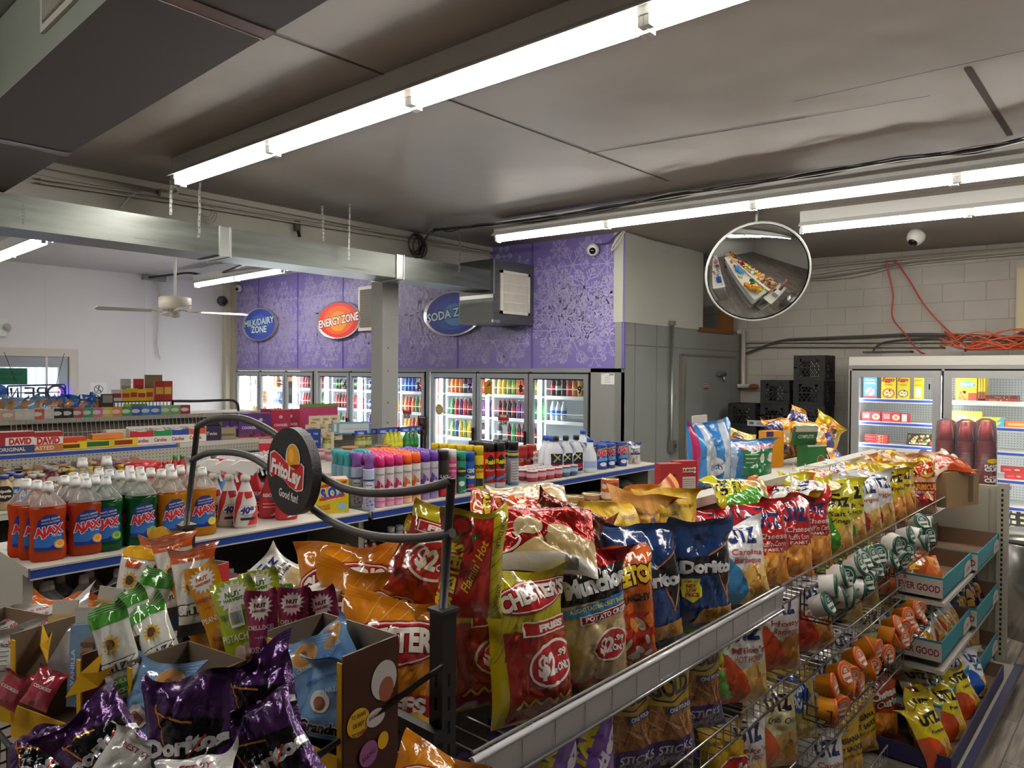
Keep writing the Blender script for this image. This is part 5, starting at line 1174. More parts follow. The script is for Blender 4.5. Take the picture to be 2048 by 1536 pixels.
# round sign
c=atY(587,942,RXp-.03);Wd=(atY(543,942).y-atY(631,942).y)/2;Hd=(atY(587,857).z-atY(587,1026).z)/2
t=thing('rack_sign','black round plastic sign with red and yellow snack logo on the rack header','sign',c)
mb=MB();n=44;rim=[(cos(2*pi*i/n),sin(2*pi*i/n)) for i in range(n)]
Msg=mat('#1d1d1f',rough=.5,bump=.2,bscale=200)
mb.poly([(-.012,-a*Wd,b_*Hd) for a,b_ in rim],Msg);mb.poly([(.012,-a*Wd,b_*Hd) for a,b_ in rim[::-1]],Msg)
for i in range(n):
    (a,b_),(c_,d)=rim[i],rim[(i+1) % n];mb.quad((.012,-a*Wd,b_*Hd),(.012,-c_*Wd,d*Hd),(-.012,-c_*Wd,d*Hd),(-.012,-a*Wd,b_*Hd),Msg,True)
obj('disc',mb,t)
A=Hd/Wd
fl_=[(.11,.68),(.20,.71),(.34,.66),(.46,.60),(.60,.57),(.76,.61),(.82,.58),(.80,.34),(.78,.32),(.66,.30),(.52,.34),(.40,.41),(.26,.44),(.14,.41),(.10,.44)]
def sc(pts,k=1,cx=.46,cy=.5):return [(cx+(x-cx)*k,(cy+(y-cy)*k)*A) for x,y in pts]
art_=[('p',sc(fl_,1.06),'#e9e2dc'),('e',.60,.66*A,.155,.17,'#e9e2dc'),('p',sc(fl_),'#c4252b'),('e',.60,.67*A,.135,.15,'#e09a1c'),('e',.575,.69*A,.06,.08,'#f0b83a'),('p',[(.52,.57*A),(.68,.54*A),(.75,.60*A),(.62,.59*A)],'#7c1f1f'),brand('FritoLay',.46,.50*A,.17,'#efe9e4',w=.66,b=.05,rot=-10),brand('Good fun!',.52,.235*A,.10,'#dfdbd8',w=.42,b=.02,rot=-7)]
mb=MB();mb.plane_art(art_,(-.0125,Wd,-Hd),-UY,UZ,Wd*2,Hd*2,mk=pnt,off=.0008);obj('logo',mb,t)

# G2 (cleaning goods) ------------------------------------------------------
G2Y,G2Z=2.76,1.35
t=thing('cleaning_gondola','grey shelving run with blue price rails carrying cleaning bottles and sprays','store shelving',(0,0,0))
for x0,x1,dz in ((.70,2.06,0),(2.08,3.35,0.0),(3.37,4.66,0.0)):
    flat_shelf(t,x0,x1,G2Y,G2Y+.50,G2Z+dz)
    flat_shelf(t,x0,x1,G2Y+.04,G2Y+.50,1.02,rail=M_gon)
mb=MB();mb.b2((.70,G2Y+.50,.1),(4.66,G2Y+.54,1.34),M_pegd);mb.b2((.70,G2Y+.5,.1),(.73,G2Y+.95,1.3),M_gon);obj('back_panel',mb,t)
for x in (.715,2.07,3.36,4.65):
    mb=MB();mb.b2((x-.015,G2Y+.06,.1),(x+.015,G2Y+.5,1.32) if x in (.715,) else (x+.015,G2Y+.5,1.30),M_gon if x < 1 else M_gond);obj('side_bracket',mb,t)
mb=MB();mb.b2((.70,G2Y-.02,0),(4.66,3.74,.12),M_gond);obj('base_deck',mb,t)
# G3 (condiments, chocolate, candy) and G4 (gum, cookies) ---------------------
t=thing('grocery_gondola','stepped grey shelving run with condiments, chocolate bars and candy boxes','store shelving',(0,0,0))
flat_shelf(t,.2,4.1,4.88,5.22,1.19,rail=M_gon);flat_shelf(t,.2,4.3,5.24,5.6,1.32,rail=M_gon);flat_shelf(t,.2,2.4,5.62,6.15,1.45);flat_shelf(t,2.42,4.3,5.62,6.15,1.45,rail=M_gon);flat_shelf(t,.2,4.3,5.3,5.6,.9)
mb=MB();mb.b2((.2,5.22,.1),(2.2,5.24,1.31),M_pegd);mb.b2((2.2,5.22,.1),(4.3,5.24,1.31),M_pegx);mb.b2((.2,5.60,.1),(4.3,5.62,1.42),M_pegx);obj('back_panel',mb,t)
mb=MB();mb.b2((.2,4.9,0),(4.3,6.15,.12),M_gond);mb.b2((.2,4.9,.1),(.23,6.1,1.18),M_gon);mb.b2((4.27,5.3,.1),(4.3,6.1,1.3),M_gon);obj('base_deck',mb,t)
t=thing('candy_gondola','far wire shelving run topped with gum boxes and cookie bags','store shelving',(0,0,0))
flat_shelf(t,.8,4.0,7.2,7.75,1.58,rail=M_gon,th=.02)
mb=MB();mb.b2((.8,7.3,.1),(4.0,7.33,1.56),mat('#6f685f',rough=.7));obj('back_panel',mb,t)
mb=MB()
for i in range(60):mb.tube([(1.7+i*.038,7.18,1.58),(1.7+i*.038,7.12,1.36)],.003,M_gon,4)
for z in (1.36,1.46,1.56):mb.tube([(1.7,7.12,z),(3.95,7.12,z)],.003,M_gon,4)
obj('wire_front',mb,t);mb=MB();mb.b2((.8,7.2,0),(4.0,7.75,.12),M_gond);obj('base_deck',mb,t)
mb=MB();hq=lambda px,py:P(px,py,Y=7.4)
mb.tube(smooth_path([hq(345,802),hq(400,802),hq(455,800),hq(470,803),hq(476,812),hq(477,830)],3),.014,M_blk,7);mb.tube([hq(345,802),hq(345,840)],.012,M_blk,6);obj('header_hoop',mb,t)

# ================================================================== GLASS-DOOR COOLER
M_strip=mat('#f2fbff',emis=COOL_W,name='cooler_light');M_glass=clear_mat('#dfe8ea',.03)
M_doorfr=mat('#a7a9aa',rough=.3,metal=.6);M_gask=matte('#17181a');M_wshelf=mat('#dfe4e6',rough=.4)
for y0,y1,nums in banks:
    w_=(y1-y0)/3
    for k,nm in enumerate(nums):
        a,b_=y0+k*w_+.008,y0+(k+1)*w_-.008
        t=thing('cooler_glass_door',f'silver framed glass cooler door numbered '+'one two three four five six seven eight nine'.split()[nm-1],'cooler door',(COOL_X-.03,a,0))
        L=b_-a;f=.055;mb=MB()
        for lo_,hi_ in (((0,0,.12),(.04,f,2.0)),((0,L-f,.12),(.04,L,2.0)),((0,f,2.0-f),(.04,L-f,2.0)),((0,f,.12),(.04,L-f,.12+f))):mb.b2(lo_,hi_,M_doorfr)
        mb.b2((.012,-.01,.1),(.05,-.002,2.02),M_gask);mb.b2((.012,-.01,2.0),(.05,L+.01,2.015),M_gask);mb.b2((.01,f,2.0-f-.012),(.04,L-f,2.0-f),M_gask);obj('frame',mb,t)
        mb=MB();mb.quad((.02,L-f,.17),(.02,f,.17),(.02,f,2-f),(.02,L-f,2-f),M_glass);g=obj('glass',mb,t)
        mb=MB();mb.plane_art([brand(str(nm),.5,.5,.9,'#16181b',b=.03)],(.017,f+.11,1.79),-UY,UZ,.09,.12,mk=matte);obj('number',mb,g)
        mb=MB();mb.b2((-.03,.012,.95),(-.01,.035,1.35),M_gask);obj('handle',mb,t)
        mb=MB();mb.b2((COOL_X+.10,b_-.05,.2),(COOL_X+.135,b_-.02,1.98),M_strip);tag(obj('cooler_lamp',mb),'vertical bright lamp behind the frame of cooler door '+'one two three four five six seven eight nine'.split()[nm-1],'lamp','cooler lamps')
        t2=thing('bottle_shelf_unit','white wire shelves of drinks behind cooler door '+'one two three four five six seven eight nine'.split()[nm-1],'cooler shelving',(COOL_X+.2,a,0))
        for z in (1.74,1.46,1.18,.9):
            mb=MB();mb.b2((0,.03,z-.02),(.6,L-.06,z),M_wshelf);mb.b2((-.008,.03,z-.028),(0,L-.06,z+.012),M_wshelf)
            mb.tube([(-.01,.03,z+.09),(-.01,L-.06,z+.09)],.004,M_wshelf,4);obj('shelf',mb,t2)
        for y in (.02,L-.06):mb=MB();mb.b2((0,y,.1),(.03,y+.02,2.0),M_wshelf);obj('shelf_post',mb,t2)
# drinks
NW=['','one','two','three','four','five','six','seven','eight','nine']
def bottle_proto(nm,prof,m_body,lab=None,m_cap='#d8322c',cap=(.014,.012),cat='bottle',label_z=None,sq=1.,sy=1.):
    mb=MB();r=prof[-1]
    mb.lathe(prof,m_body,10,sy=sy,sq=sq)
    if m_cap:mb.lathe([(cap[0],prof[-1][1]),(cap[0],prof[-1][1]+cap[1])],plas(m_cap),8)
    if lab:
        z0,z1,c,rr=lab;mb.lathe([(rr,z0),(rr,z1)],plas(c),10,cap=False,sy=sy,sq=sq)
    return single(nm,cat,mb)
PB=[(.028,0),(.032,.01),(.032,.13),(.029,.15),(.016,.19),(.012,.205)]
def soda(c,lc_,cap):return bottle_proto('soda_bottle',PB,plas(c),(.07,.12,lc_,.0328),cap)
def canp(c,c2,h=.12,r=.031):
    mb=MB();mb.lathe([(r*.85,0),(r,.006),(r,h-.01),(r*.8,h)],plas(c),10,mats=[met('#b9bcc0'),plas(c),met('#b9bcc0')]);mb.lathe([(r+.0005,h*.35),(r+.0005,h*.65)],plas(c2),10,cap=False);return single('drink_can','drink can',mb)
KD={'cola':soda('#3a1210','#b3201f','#c02a26'),'zero':soda('#1c1212','#26201f','#c02a26'),'diet':soda('#2b1a16','#b9bcc2','#d8d8d8'),'green':soda('#2f7d3e','#3fa04a','#2c8c3a'),'lemon':soda('#7fa04a','#c9c23a','#2c8c3a'),'oran':soda('#d8742a','#e0902c','#e08020'),'red':soda('#b3262a','#d84a3a','#d8d8d8'),'yel':soda('#d8b83a','#e0a82c','#e8c02c'),'purp':soda('#5c2a5c','#8a3a8a','#d8d8d8'),'blue':soda('#2a4fa0','#3a78c8','#d8d8d8'),'water':soda('#b9c6cc','#3a6fb0','#e0e0e0'),'pink':soda('#c98a98','#d8486a','#e8e8e8'),
      'ecan':canp('#26262a','#5fae2c',.16,.029),'rcan':canp('#3a5ca0','#c8ccd4',.14,.027),'wcan':canp('#cfcfd2','#a02a30',.13),'tea':canp('#cfa63a','#b05a2c',.16)}
MK_=bottle_proto('milk_jug',[(.04,0),(.045,.01),(.045,.12),(.03,.16),(.016,.19)],plas('#d3dbe0'),(.04,.1,'#3a6fb8',.0455),'#2a4f9c',sq=.7)
JU=bottle_proto('juice_bottle',[(.034,0),(.036,.01),(.036,.12),(.033,.15),(.018,.18),(.016,.19)],plas('#dc9a2c'),(.05,.12,'#cf5a22',.0368),'#d8a82c')
plan={9:[['cola','diet','zero','red','oran','yel','red','oran','green'],['water']*3+[None]*6,[None]*9,['diet','water','water','wcan','wcan','purp','yel','pink','green']],
        8:[['yel','yel','lemon','lemon','oran','red','yel','lemon','yel'],['cola','cola','zero','cola','purp','purp','cola','green','green'],['diet',None,'cola','green','cola','cola','zero','cola',None],['zero']*5+['diet']*4],
        7:[['oran','oran','oran','diet','purp','purp','red','red','oran'],['green','red','purp','red','cola','cola','red','purp','purp'],['lemon','blue','yel','lemon','yel','pink','blue','diet','blue'],['purp']*9],
        6:[['blue','blue','blue','rcan','red','red','cola','red','red'],['oran','red','oran','green','oran','purp','oran','yel','yel'],['oran','yel','red','oran','purp','red','oran','oran','red'],['yel']*9],
        5:[['rcan']*9,['rcan']*5+['yel']*4,['purp','blue','pink','yel','yel','blue','blue','pink','red'],['yel']*9],
        4:[['ecan','ecan','wcan','ecan','ecan','wcan','ecan','wcan','ecan'],['red','cola','red','red','pink','red','red','pink','red'],['ecan','green','ecan','red','ecan','ecan','wcan','ecan','green'],['blue']*9],
        3:[['red','pink','red','red','oran','red','oran','red','red'],['pink','red','red','green','green','green','water','green','red'],['ecan','wcan','ecan','wcan','diet','wcan','ecan','wcan','ecan'],['blue']*9],
        2:[['JU',None,None,'MK','JU','JU','JU','oran','JU'],['MK','MK','blue','MK','MK',None,'MK','MK','blue'],['red','red','wcan','red','wcan','wcan','red','wcan','red'],['MK']*9],
        1:[[None]*9,[None,None,None,'JU','JU','JU','JU',None,None],['JU','JU',None,'oran','JU','oran',None,None,None],['MK']*9]}
KD['MK']=MK_;KD['JU']=JU
CN={'cola':'dark cola bottle','zero':'black cola bottle','diet':'silver labelled cola bottle','green':'green soda bottle','lemon':'yellow-green soda bottle','oran':'orange drink bottle','red':'red drink bottle','yel':'yellow drink bottle','purp':'purple drink bottle','blue':'blue drink bottle','water':'clear water bottle','pink':'pink drink bottle','ecan':'tall black energy drink can','rcan':'slim blue and silver drink can','wcan':'white drink can','tea':'tall tea can','MK':'white milk bottle with blue label','JU':'orange juice bottle'}
SH=['top','second','third','fourth']
for y0,y1,nums in banks:
    w_=(y1-y0)/3
    for k,nm in enumerate(nums):
        a=y0+k*w_+.075;b_=y0+(k+1)*w_-.13
        for r_,z in enumerate((1.74,1.46,1.18,.9)):
            if r_ == 3 and nm not in (9,8):continue
            row=plan[nm][r_];n=len(row)
            cnt={}
            for i,kd in enumerate(row):# row lists run from the post side (large Y) to small Y
                if kd is None:continue
                y=b_-(b_-a)*i/(n-1)
                for dp in range(2 if nm in (8,7) and r_ == 1 else 1):
                    place(KD[kd],(COOL_X+.25+dp*.075,y,z),180,f'{CN[kd]}, {ORD[i]} along the {SH[r_]} shelf behind cooler door {NW[nm]}'+(', rear row' if dp else ''),'drinks in the glass door cooler',s=1.05)
# stickers on the doors
def round_sticker(px,py,rpx,Xs,lab,top,txt):
    c=P(px,py,X=Xs);r_=(P(px-rpx,py,X=Xs)-c).length;mb=MB()
    rz_=(P(px,py-rpx*1.05,X=Xs)-c).length
    mb.plane_art([('e',.5,.5,.5,.5,'#e6e2e0'),('p',[(.5+.5*cos(t),.5+.5*sin(t)) for t in [i*pi/12 for i in range(-1,14)]],'#b3282c'),brand(top,.5,.68,.16,'#f0e8e4',w=.6,b=.04),brand('FOR',.5,.85,.07,'#f0e8e4',w=.2),brand(txt,.5,.24,.24,'#232326',w=.62,b=.05)],c+V((0,r_,-rz_)),-UY,UZ,2*r_,2*rz_);tag(obj('price_sticker',mb),lab,'sticker')
round_sticker(1007,841,11,COOL_X-.035,'round red and white price sticker on cooler door eight','MEGA','2.14');round_sticker(814,829,9,COOL_X-.035,'round red and white price sticker on cooler door six','MEGA','2.15')
mb=MB();mb.plane_art([('r',0,0,1,1.5,'#1b1b1d'),brand('BAMA',.5,1.38,.12,'#d8d8d8',w=.7),('e',.5,.95,.22,.3,'#8c2420'),('r',.2,.1,.8,.4,'#8c6a20'),('e',.3,1.2,.05,.05,'#c03028')],P(836,868,X=COOL_X-.036),-UY,UZ,.16,.28);tag(obj('door_poster',mb),'narrow black drink poster on the edge of cooler door six','poster')
mb=MB();mb.plane_art([('r',0,0,1,3.2,'#4c5250'),('r',.2,1.2,.8,2.2,'#7d857f')],P(577,806,X=COOL_X-.036),-UY,UZ,.11,.34);tag(obj('door_poster',mb),'narrow dark grey poster on cooler door three','poster')
mb=MB();mb.plane_art([('p',[(.1,0),(.9,.3),(1,1.2),(.5,1.5),(0,1.1)],'#c9a01e'),('p',[(.25,.8),(.8,.9),(.7,1.25)],'#b3282c')],P(968,792,X=COOL_X-.036),-UY,UZ,.14,.2);tag(obj('price_sticker',mb),'yellow and red sticker at the upper corner of cooler door eight','sticker')
mb=MB();mb.lathe([(0,0),(.07,0),(.07,.004)],plas('#c9b070'),16,c=P(879,819,X=COOL_X-.036),M=Matrix.Rotation(-pi/2,3,'Y'));tag(obj('price_sticker',mb),'round tan sticker on the bright side of cooler door seven','sticker')

# ================================================================== UPRIGHT FREEZER
FX=8.05;FT=2.20
fy=lambda px:P(px,740,X=FX).y
t=thing('upright_freezer','white upright freezer with lit glass doors standing against the block wall','freezer',(0,0,0))
y1,y0=fy(1698),fy(1698)-2.9
Mfw=mat('#d2cfc6',rough=.4);Mfin=mat('#dfe2e0',rough=.4)
mb=MB();mb.b2((FX,y0,FT-.09),(BLOCK_X-.02,y1,FT),Mfw);mb.b2((FX,y1-.05,.3),(BLOCK_X-.02,y1,FT-.09),Mfw);mb.b2((FX,y0,.3),(BLOCK_X-.02,y0+.05,FT-.09),Mfw);mb.b2((FX-.02,y0,0),(BLOCK_X-.02,y1,.3),Mfw);mb.b2((FX-.015,y0,FT-.13),(FX-.001,y1,FT-.092),met('#8f8f8c',.35));mb.b2((FX-.01,y1-.03,.3),(FX-.001,y1,FT-.14),met('#b5b3ab',.35));obj('cabinet',mb,t)
mb=MB();mb.quad((8.72,y0,.3),(8.72,y1,.3),(8.72,y1,FT),(8.72,y0,FT),M_pegy);obj('pegboard_back',mb,t)
mb=MB();mb.quad((FX+.05,y1-.052,.3),(8.72,y1-.052,.3),(8.72,y1-.052,FT-.1),(FX+.05,y1-.052,FT-.1),Mfin);mb.quad((FX,y0,FT-.1),(FX,y1,FT-.1),(8.72,y1,FT-.1),(8.72,y0,FT-.1),Mfin);obj('liner',mb,t)
edges=[1700,1886,2115]
dz=[(fy(1706),fy(1884)),(fy(1890),fy(1890)-.90),(fy(1890)-.92,fy(1890)-1.80)]
for k,(a,b_) in enumerate(dz):
    f=.07;d=thing('door','','',(0,0,0));d.parent=t;mb=MB()
    zt=FT-.145;Mf=mat('#a9aaaa',rough=.32,metal=.4)
    for lo_,hi_ in (((FX-.045,a-f,.32),(FX-.01,a,zt)),((FX-.045,b_,.32),(FX-.01,b_+f,zt)),((FX-.045,b_+f,zt-f),(FX-.01,a-f,zt)),((FX-.045,b_+f,.32),(FX-.01,a-f,.40))):mb.b2(lo_,hi_,Mf)
    mb.b2((FX-.03,a,.32),(FX-.005,a+.02,zt),M_gask);mb.b2((FX-.03,b_,zt),(FX-.005,a,zt+.018),M_gask);obj('door_frame',mb,d)
    mb=MB();mb.quad((FX-.03,a-f,.4),(FX-.03,b_+f,.4),(FX-.03,b_+f,zt-f),(FX-.03,a-f,zt-f),M_glass);obj('glass',mb,d)
    if k == 0:
        mb=MB();mb.plane_art([brand('1',.5,.5,.9,'#16181b',b=.04)],(FX-.031,b_+f+.06,1.87),-UY,UZ,.06,.08,mk=matte);obj('number',mb,d)
    mb=MB();mb.b2((FX+.0,a-.035,.4),(FX+.03,a-.005,zt-.05),M_strip);mb.b2((FX+.0,b_+.005,.4),(FX+.03,b_+.03,zt-.05),M_strip);obj('door_lamp',mb,t)
    for z in (1.76,1.52,1.29,1.03,.78,.53):
        mb=MB();wide=z == 1.76 and k == 1
        mb.b2((FX+.12,b_+.01,z-.02),(8.7,a-.01,z),Mfw);s_=obj('shelf',mb,t);mb=MB();mb.b2((FX+.105,b_+.01,z-.035),(FX+.12,a-.01,z+.008),Mfw)
        if not wide:mb.b2((FX+.1025,b_+.02,z-.026),(FX+.106,a-.02,z-.002),M_blue)
        obj('price_rail',mb,s_)
def fbox(px0,px1,z,h,name,lab,col,art,X=FX+.22,D=.05,yaw=180,cat='frozen food box',lean=0):
    a,b_=P(px0,750,X=X).y,P(px1,750,X=X).y
    return carton(name,lab,(X+D/2,(a+b_)/2,z),(a-b_,D,h),col,yaw,front=art,cat=cat,lean=lean)
fbox(1727,1754,1.76,.25,'frozen_food_box','light blue toaster pastry box on the top freezer shelf','#5c9acb',lambda A:[brand('Toaster',.5,.8*A,.14,'#e8eef4',w=.7),brand('STRUDEL',.5,.66*A,.14,'#e8eef4',w=.8,b=.04),('e',.5,.3*A,.34,.3,'#e6dcc8'),('l',[(.3,.15*A),(.7,.45*A)],.06,'#c02f3a'),('r',0,0,1,.1*A,'#c0303c')])
eg=lambda c:(lambda A:[brand('Eggo',.5,.82*A,.3,'#b3251f',w=.86,b=.05,sh=.2),brand('Waffles',.5,.6*A,.1,'#7a5a18',w=.6),('e',.5,.24*A,.42,.36,c),('e',.5,.24*A,.34,.28,'#e6c890'),('c',.3,.12*A,.7,.38*A,9,.07,['#c0352c','#6a3a1c','#f0e0b8'],.8)])
fbox(1763,1792,1.76,.25,'frozen_food_box','yellow waffle box with red plate on the top freezer shelf','#e0c11c',eg('#c03a24'));fbox(1795,1819,1.76,.25,'frozen_food_box','yellow waffle box with green plate on the top freezer shelf','#dbbd1c',eg('#2c7a5c'))
fbox(1828,1846,1.76,.24,'frozen_food_box','yellow waffle box showing its printed back on the top freezer shelf','#d2b520',lambda A:[('r',.2,.1*A,.8,.5*A,'#d9d8c8'),('r',.1,.6*A,.9,.64*A,'#9c8420'),('r',.1,.8*A,.9,.83*A,'#9c8420')])
rb=lambda A:[('r',0,0,.45,A,'#c9424a'),brand('ON-COR',.25,.7*A,.14,'#f0e4e0',w=.35),brand('LASAGNA',.25,.45*A,.14,'#f0e4e0',w=.35),('e',.76,.5*A,.2,.17,'#e8d8b0'),('e',.76,.5*A,.1,.08,'#c87a4c')]
fbox(1724,1762,1.52,.10,'frozen_food_box','red frozen dinner box next to the freezer corner on the second shelf','#b82a34',rb);fbox(1765,1802,1.52,.10,'frozen_food_box','red frozen dinner box in the middle of the second freezer shelf','#bb2c36',rb);fbox(1803,1820,1.52,.095,'frozen_food_box','red frozen dinner box with white panel on the second freezer shelf','#a82a34',lambda A:[('r',.1,.1*A,.7,.9*A,'#b9c6c4')])
for k in range(3):fbox(1731,1777,1.29+k*.03,.03,'frozen_food_box','flat red noodle dinner box, '+('bottom','middle','top')[k]+' of the stack on the third freezer shelf','#c43a3c',lambda A:[('r',0,.1,.5,A*.6,'#c9555a'),('c',.5,.02,.95,A*.9,10,.03,['#d8b890','#a86a44'])])
fbox(1814,1873,1.29,.12,'frozen_food_box','dark skillet meal box on the third freezer shelf','#2a211d',lambda A:chips(.05,.1*A,.8,.85*A,44,.05,['#c9a060','#8a3a24','#d8c080','#5c7a30'])+[('r',.8,0,1,.35*A,'#b3282c'),brand('PASTA BAKE',.4,.1*A,.07,'#e8e0d0',w=.6)],lean=25)
for k in range(3):fbox(1772,1824,1.03+k*.035,.035,'frozen_food_box','yellow and red pizza box, '+('bottom','middle','top')[k]+' of the stack on the fourth freezer shelf','#dcc22a',lambda A:[('r',0,0,.38,A,'#c8392c'),('r',.08,.35*A,.3,.65*A,'#f0d8c8'),('c',.75,.02,.98,A,8,.04,['#c85a3c','#e0c880','#6a8a3a'])])
fbox(1912,1954,1.76,.27,'frozen_food_box','yellow french fries box in front of three more','#dcb91c',lambda A:[('r',.12,.84*A,.52,.94*A,'#1c1c1c'),brand("Mary's",.32,.89*A,.07,'#e8e8e8',w=.3),('e',.55,.6*A,.38,.16,'#2f86b8'),brand('SHRIMP',.55,.6*A,.17,'#e8e4d8',w=.62,b=.05),('c',.05,.05*A,.6,.35*A,14,.1,['#b8702c','#d09040','#9c5a20']),('r',.6,0,1,.3*A,'#b3402c')])
for k in range(3):fbox(1957+k*5,1961+k*5,1.76,.265,'frozen_food_box','edge of a yellow shrimp box behind the front one, '+ORD[k]+' from it','#cfae1c',lambda A:[('r',0,.1*A,1,.35*A,'#8a4420')],D=.18)
for k in range(2):fbox(1955+16*k,2035,1.76+.03*k,.03,'frozen_food_box',('lower','upper')[k]+' flat dark red pizza box on the top shelf of the second freezer door',('#8e2a24','#5c241c')[k],lambda A:[brand('Totinos',.4,.5*A,.02,'#e0c8b0',w=.2),('c',.5,.01,.9,A*.9,6,.02,['#d8a060','#c04a2c'])],D=.2)
fbox(1906,1965,1.52,.14,'frozen_food_box','yellow breakfast sandwich box on the second shelf of the second freezer door','#dcc648',lambda A:[('r',0,0,1,.2*A,'#c8534c'),('r',.12,.35*A,.5,.7*A,'#ece4d0'),brand('TEXAS',.3,.6*A,.07,'#b3402c',w=.3),brand('TOAST',.3,.46*A,.07,'#b3402c',w=.3),('e',.74,.48*A,.2,.14,'#d8a83a'),('e',.74,.5*A,.15,.1,'#f0d878')])
for k in range(2):fbox(1966,2010,1.52+.045*k,.045,'frozen_food_box',('lower','upper')[k]+' small yellow and blue box beside the sandwich box','#dcc41e',lambda A:[('e',.3,.5*A,.14,.05,'#b3332c'),('p',[(.6,0),(1,0),(1,A),(.9,A)],'#4a9ac8')])
fbox(2012,2060,1.52,.06,'frozen_food_box','orange box at the open end of the second freezer shelf','#d8692c',lambda A:[('r',.1,.3*A,.8,.7*A,'#e8a060')])
for k in range(2):fbox(2004+8*(1-k),2060,1.03+.06*k+.0,.06,'frozen_food_box',('lower','upper')[k]+' flat red box on the fourth shelf of the second freezer door',('#b3262a','#a02428')[k],lambda A:[('e',.6,.5*A,.1,.03,'#e0b880'),('r',.1,.3*A,.4,.6*A,'#c8504c')])
fbox(2004,2018,.78,.18,'frozen_food_box','small orange box on the fifth shelf of the second freezer door','#d8923a',lambda A:[('r',.1,.5*A,.9,.8*A,'#e8d8b8')])
for k in range(4):fbox(2022+(k % 2)*3,2060,.55+.05*k,.05,'frozen_food_box','black frozen meal box, '+ORD[3-k]+' from the top of the dark low stack','#2c2622',lambda A:[('r',.1,.2*A,.35,.8*A,'#d8c8a8'),('r',.6,.3*A,.9,.7*A,'#c8b890')])
mb=MB();c=P(1776,706,X=8.3);mb.box(c+V((0,0,.01)),(.16,.45,.02),M_blk);tag(obj('flat_tray',mb),'black flat strip lying on the freezer top near the crates','tray')
mb=MB();c=P(1912,704,X=8.3);mb.box(c+V((0,0,.03)),(.1,.16,.06),mat('#76787c',rough=.5));tag(obj('outlet_box',mb),'grey outlet box on the freezer top beside the orange cord','outlet')
# low chest freezer corner beside the gondola end
mb=MB();c=P(2045,1120,X=6.95);mb.lathe([(.30,.002),(.30,.72),(.28,.74)],met('#b5b3ae',.25),24,c=(6.9,c.y-.12,0));mb.lathe([(.31,.74),(.31,.78),(0,.79)],met('#c9c7c2',.25),24,c=(6.9,c.y-.12,0));tag(obj('metal_bin',mb),'shiny metal bin on the floor between the shelves and the freezer','bin')

# ================================================================== MILK CRATES
def crate_mesh():
    mb=MB();Mc=mat('#0b0b0d',rough=.6);W=.33;Hh=.275
    for a in range(4):
        Mr=Matrix.Rotation(a*pi/2,3,'Z')
        def bx(c,s):mb.box(Mr @ V(c),s,Mc,M=Mr)
        y=-W/2
        bx((0,y,Hh-.02),(W,.012,.04));bx((0,y,.02),(W,.012,.04));bx((0,y,.14),(W,.01,.015))
        bx((-W/2+.03,y,Hh/2),(.06,.01,Hh));bx((W/2-.03,y,Hh/2),(.06,.01,Hh));bx((0,y-.004,Hh-.055),(.14,.014,.03))
        for i in range(5):
            x=-.09+i*.045
            for s_ in (1,-1):
                mb.box(Mr @ V((x,y,.09)),(.008,.006,.11),Mc,M=Mr @ Matrix.Rotation(s_*.6,3,'Y'));mb.box(Mr @ V((x,y,.19)),(.008,.006,.10),Mc,M=Mr @ Matrix.Rotation(s_*.6,3,'Y'))
    mb.box((0,0,.008),(W,W,.01),Mc)
    return single('milk_crate','milk crate',mb)
cr=crate_mesh()
for k,(px,n,nm) in enumerate(((1628,8,'tallest stack beside the freezer'),(1557,7,'middle stack'),(1496,6,'lowest stack'))):
    c=P(px,800,X=8.3)
    for i in range(n):
        place(cr,(8.3+(k % 2)*.05,c.y,.002+i*.278),180+R.uniform(-3,3),f'black plastic milk crate, {["top", "second from the top", "third from the top", "fourth from the top", "fifth from the top", "sixth from the top", "seventh from the top", "bottom"][n - 1 - i]} of the {nm}','black milk crates by the block wall')
mb=MB();c=P(1513,847,X=8.12);mb.plane_art([('r',0,0,1,.3,'#b9bcc0'),('r',.1,.08,.35,.22,'#55585c'),('r',.5,.06,.9,.24,'#8a8c90')],c+V((0,.11,-.03)),-UY,UZ,.22,.066);tag(obj('crate_tag',mb),'white paper tag on the lowest crate stack','tag')

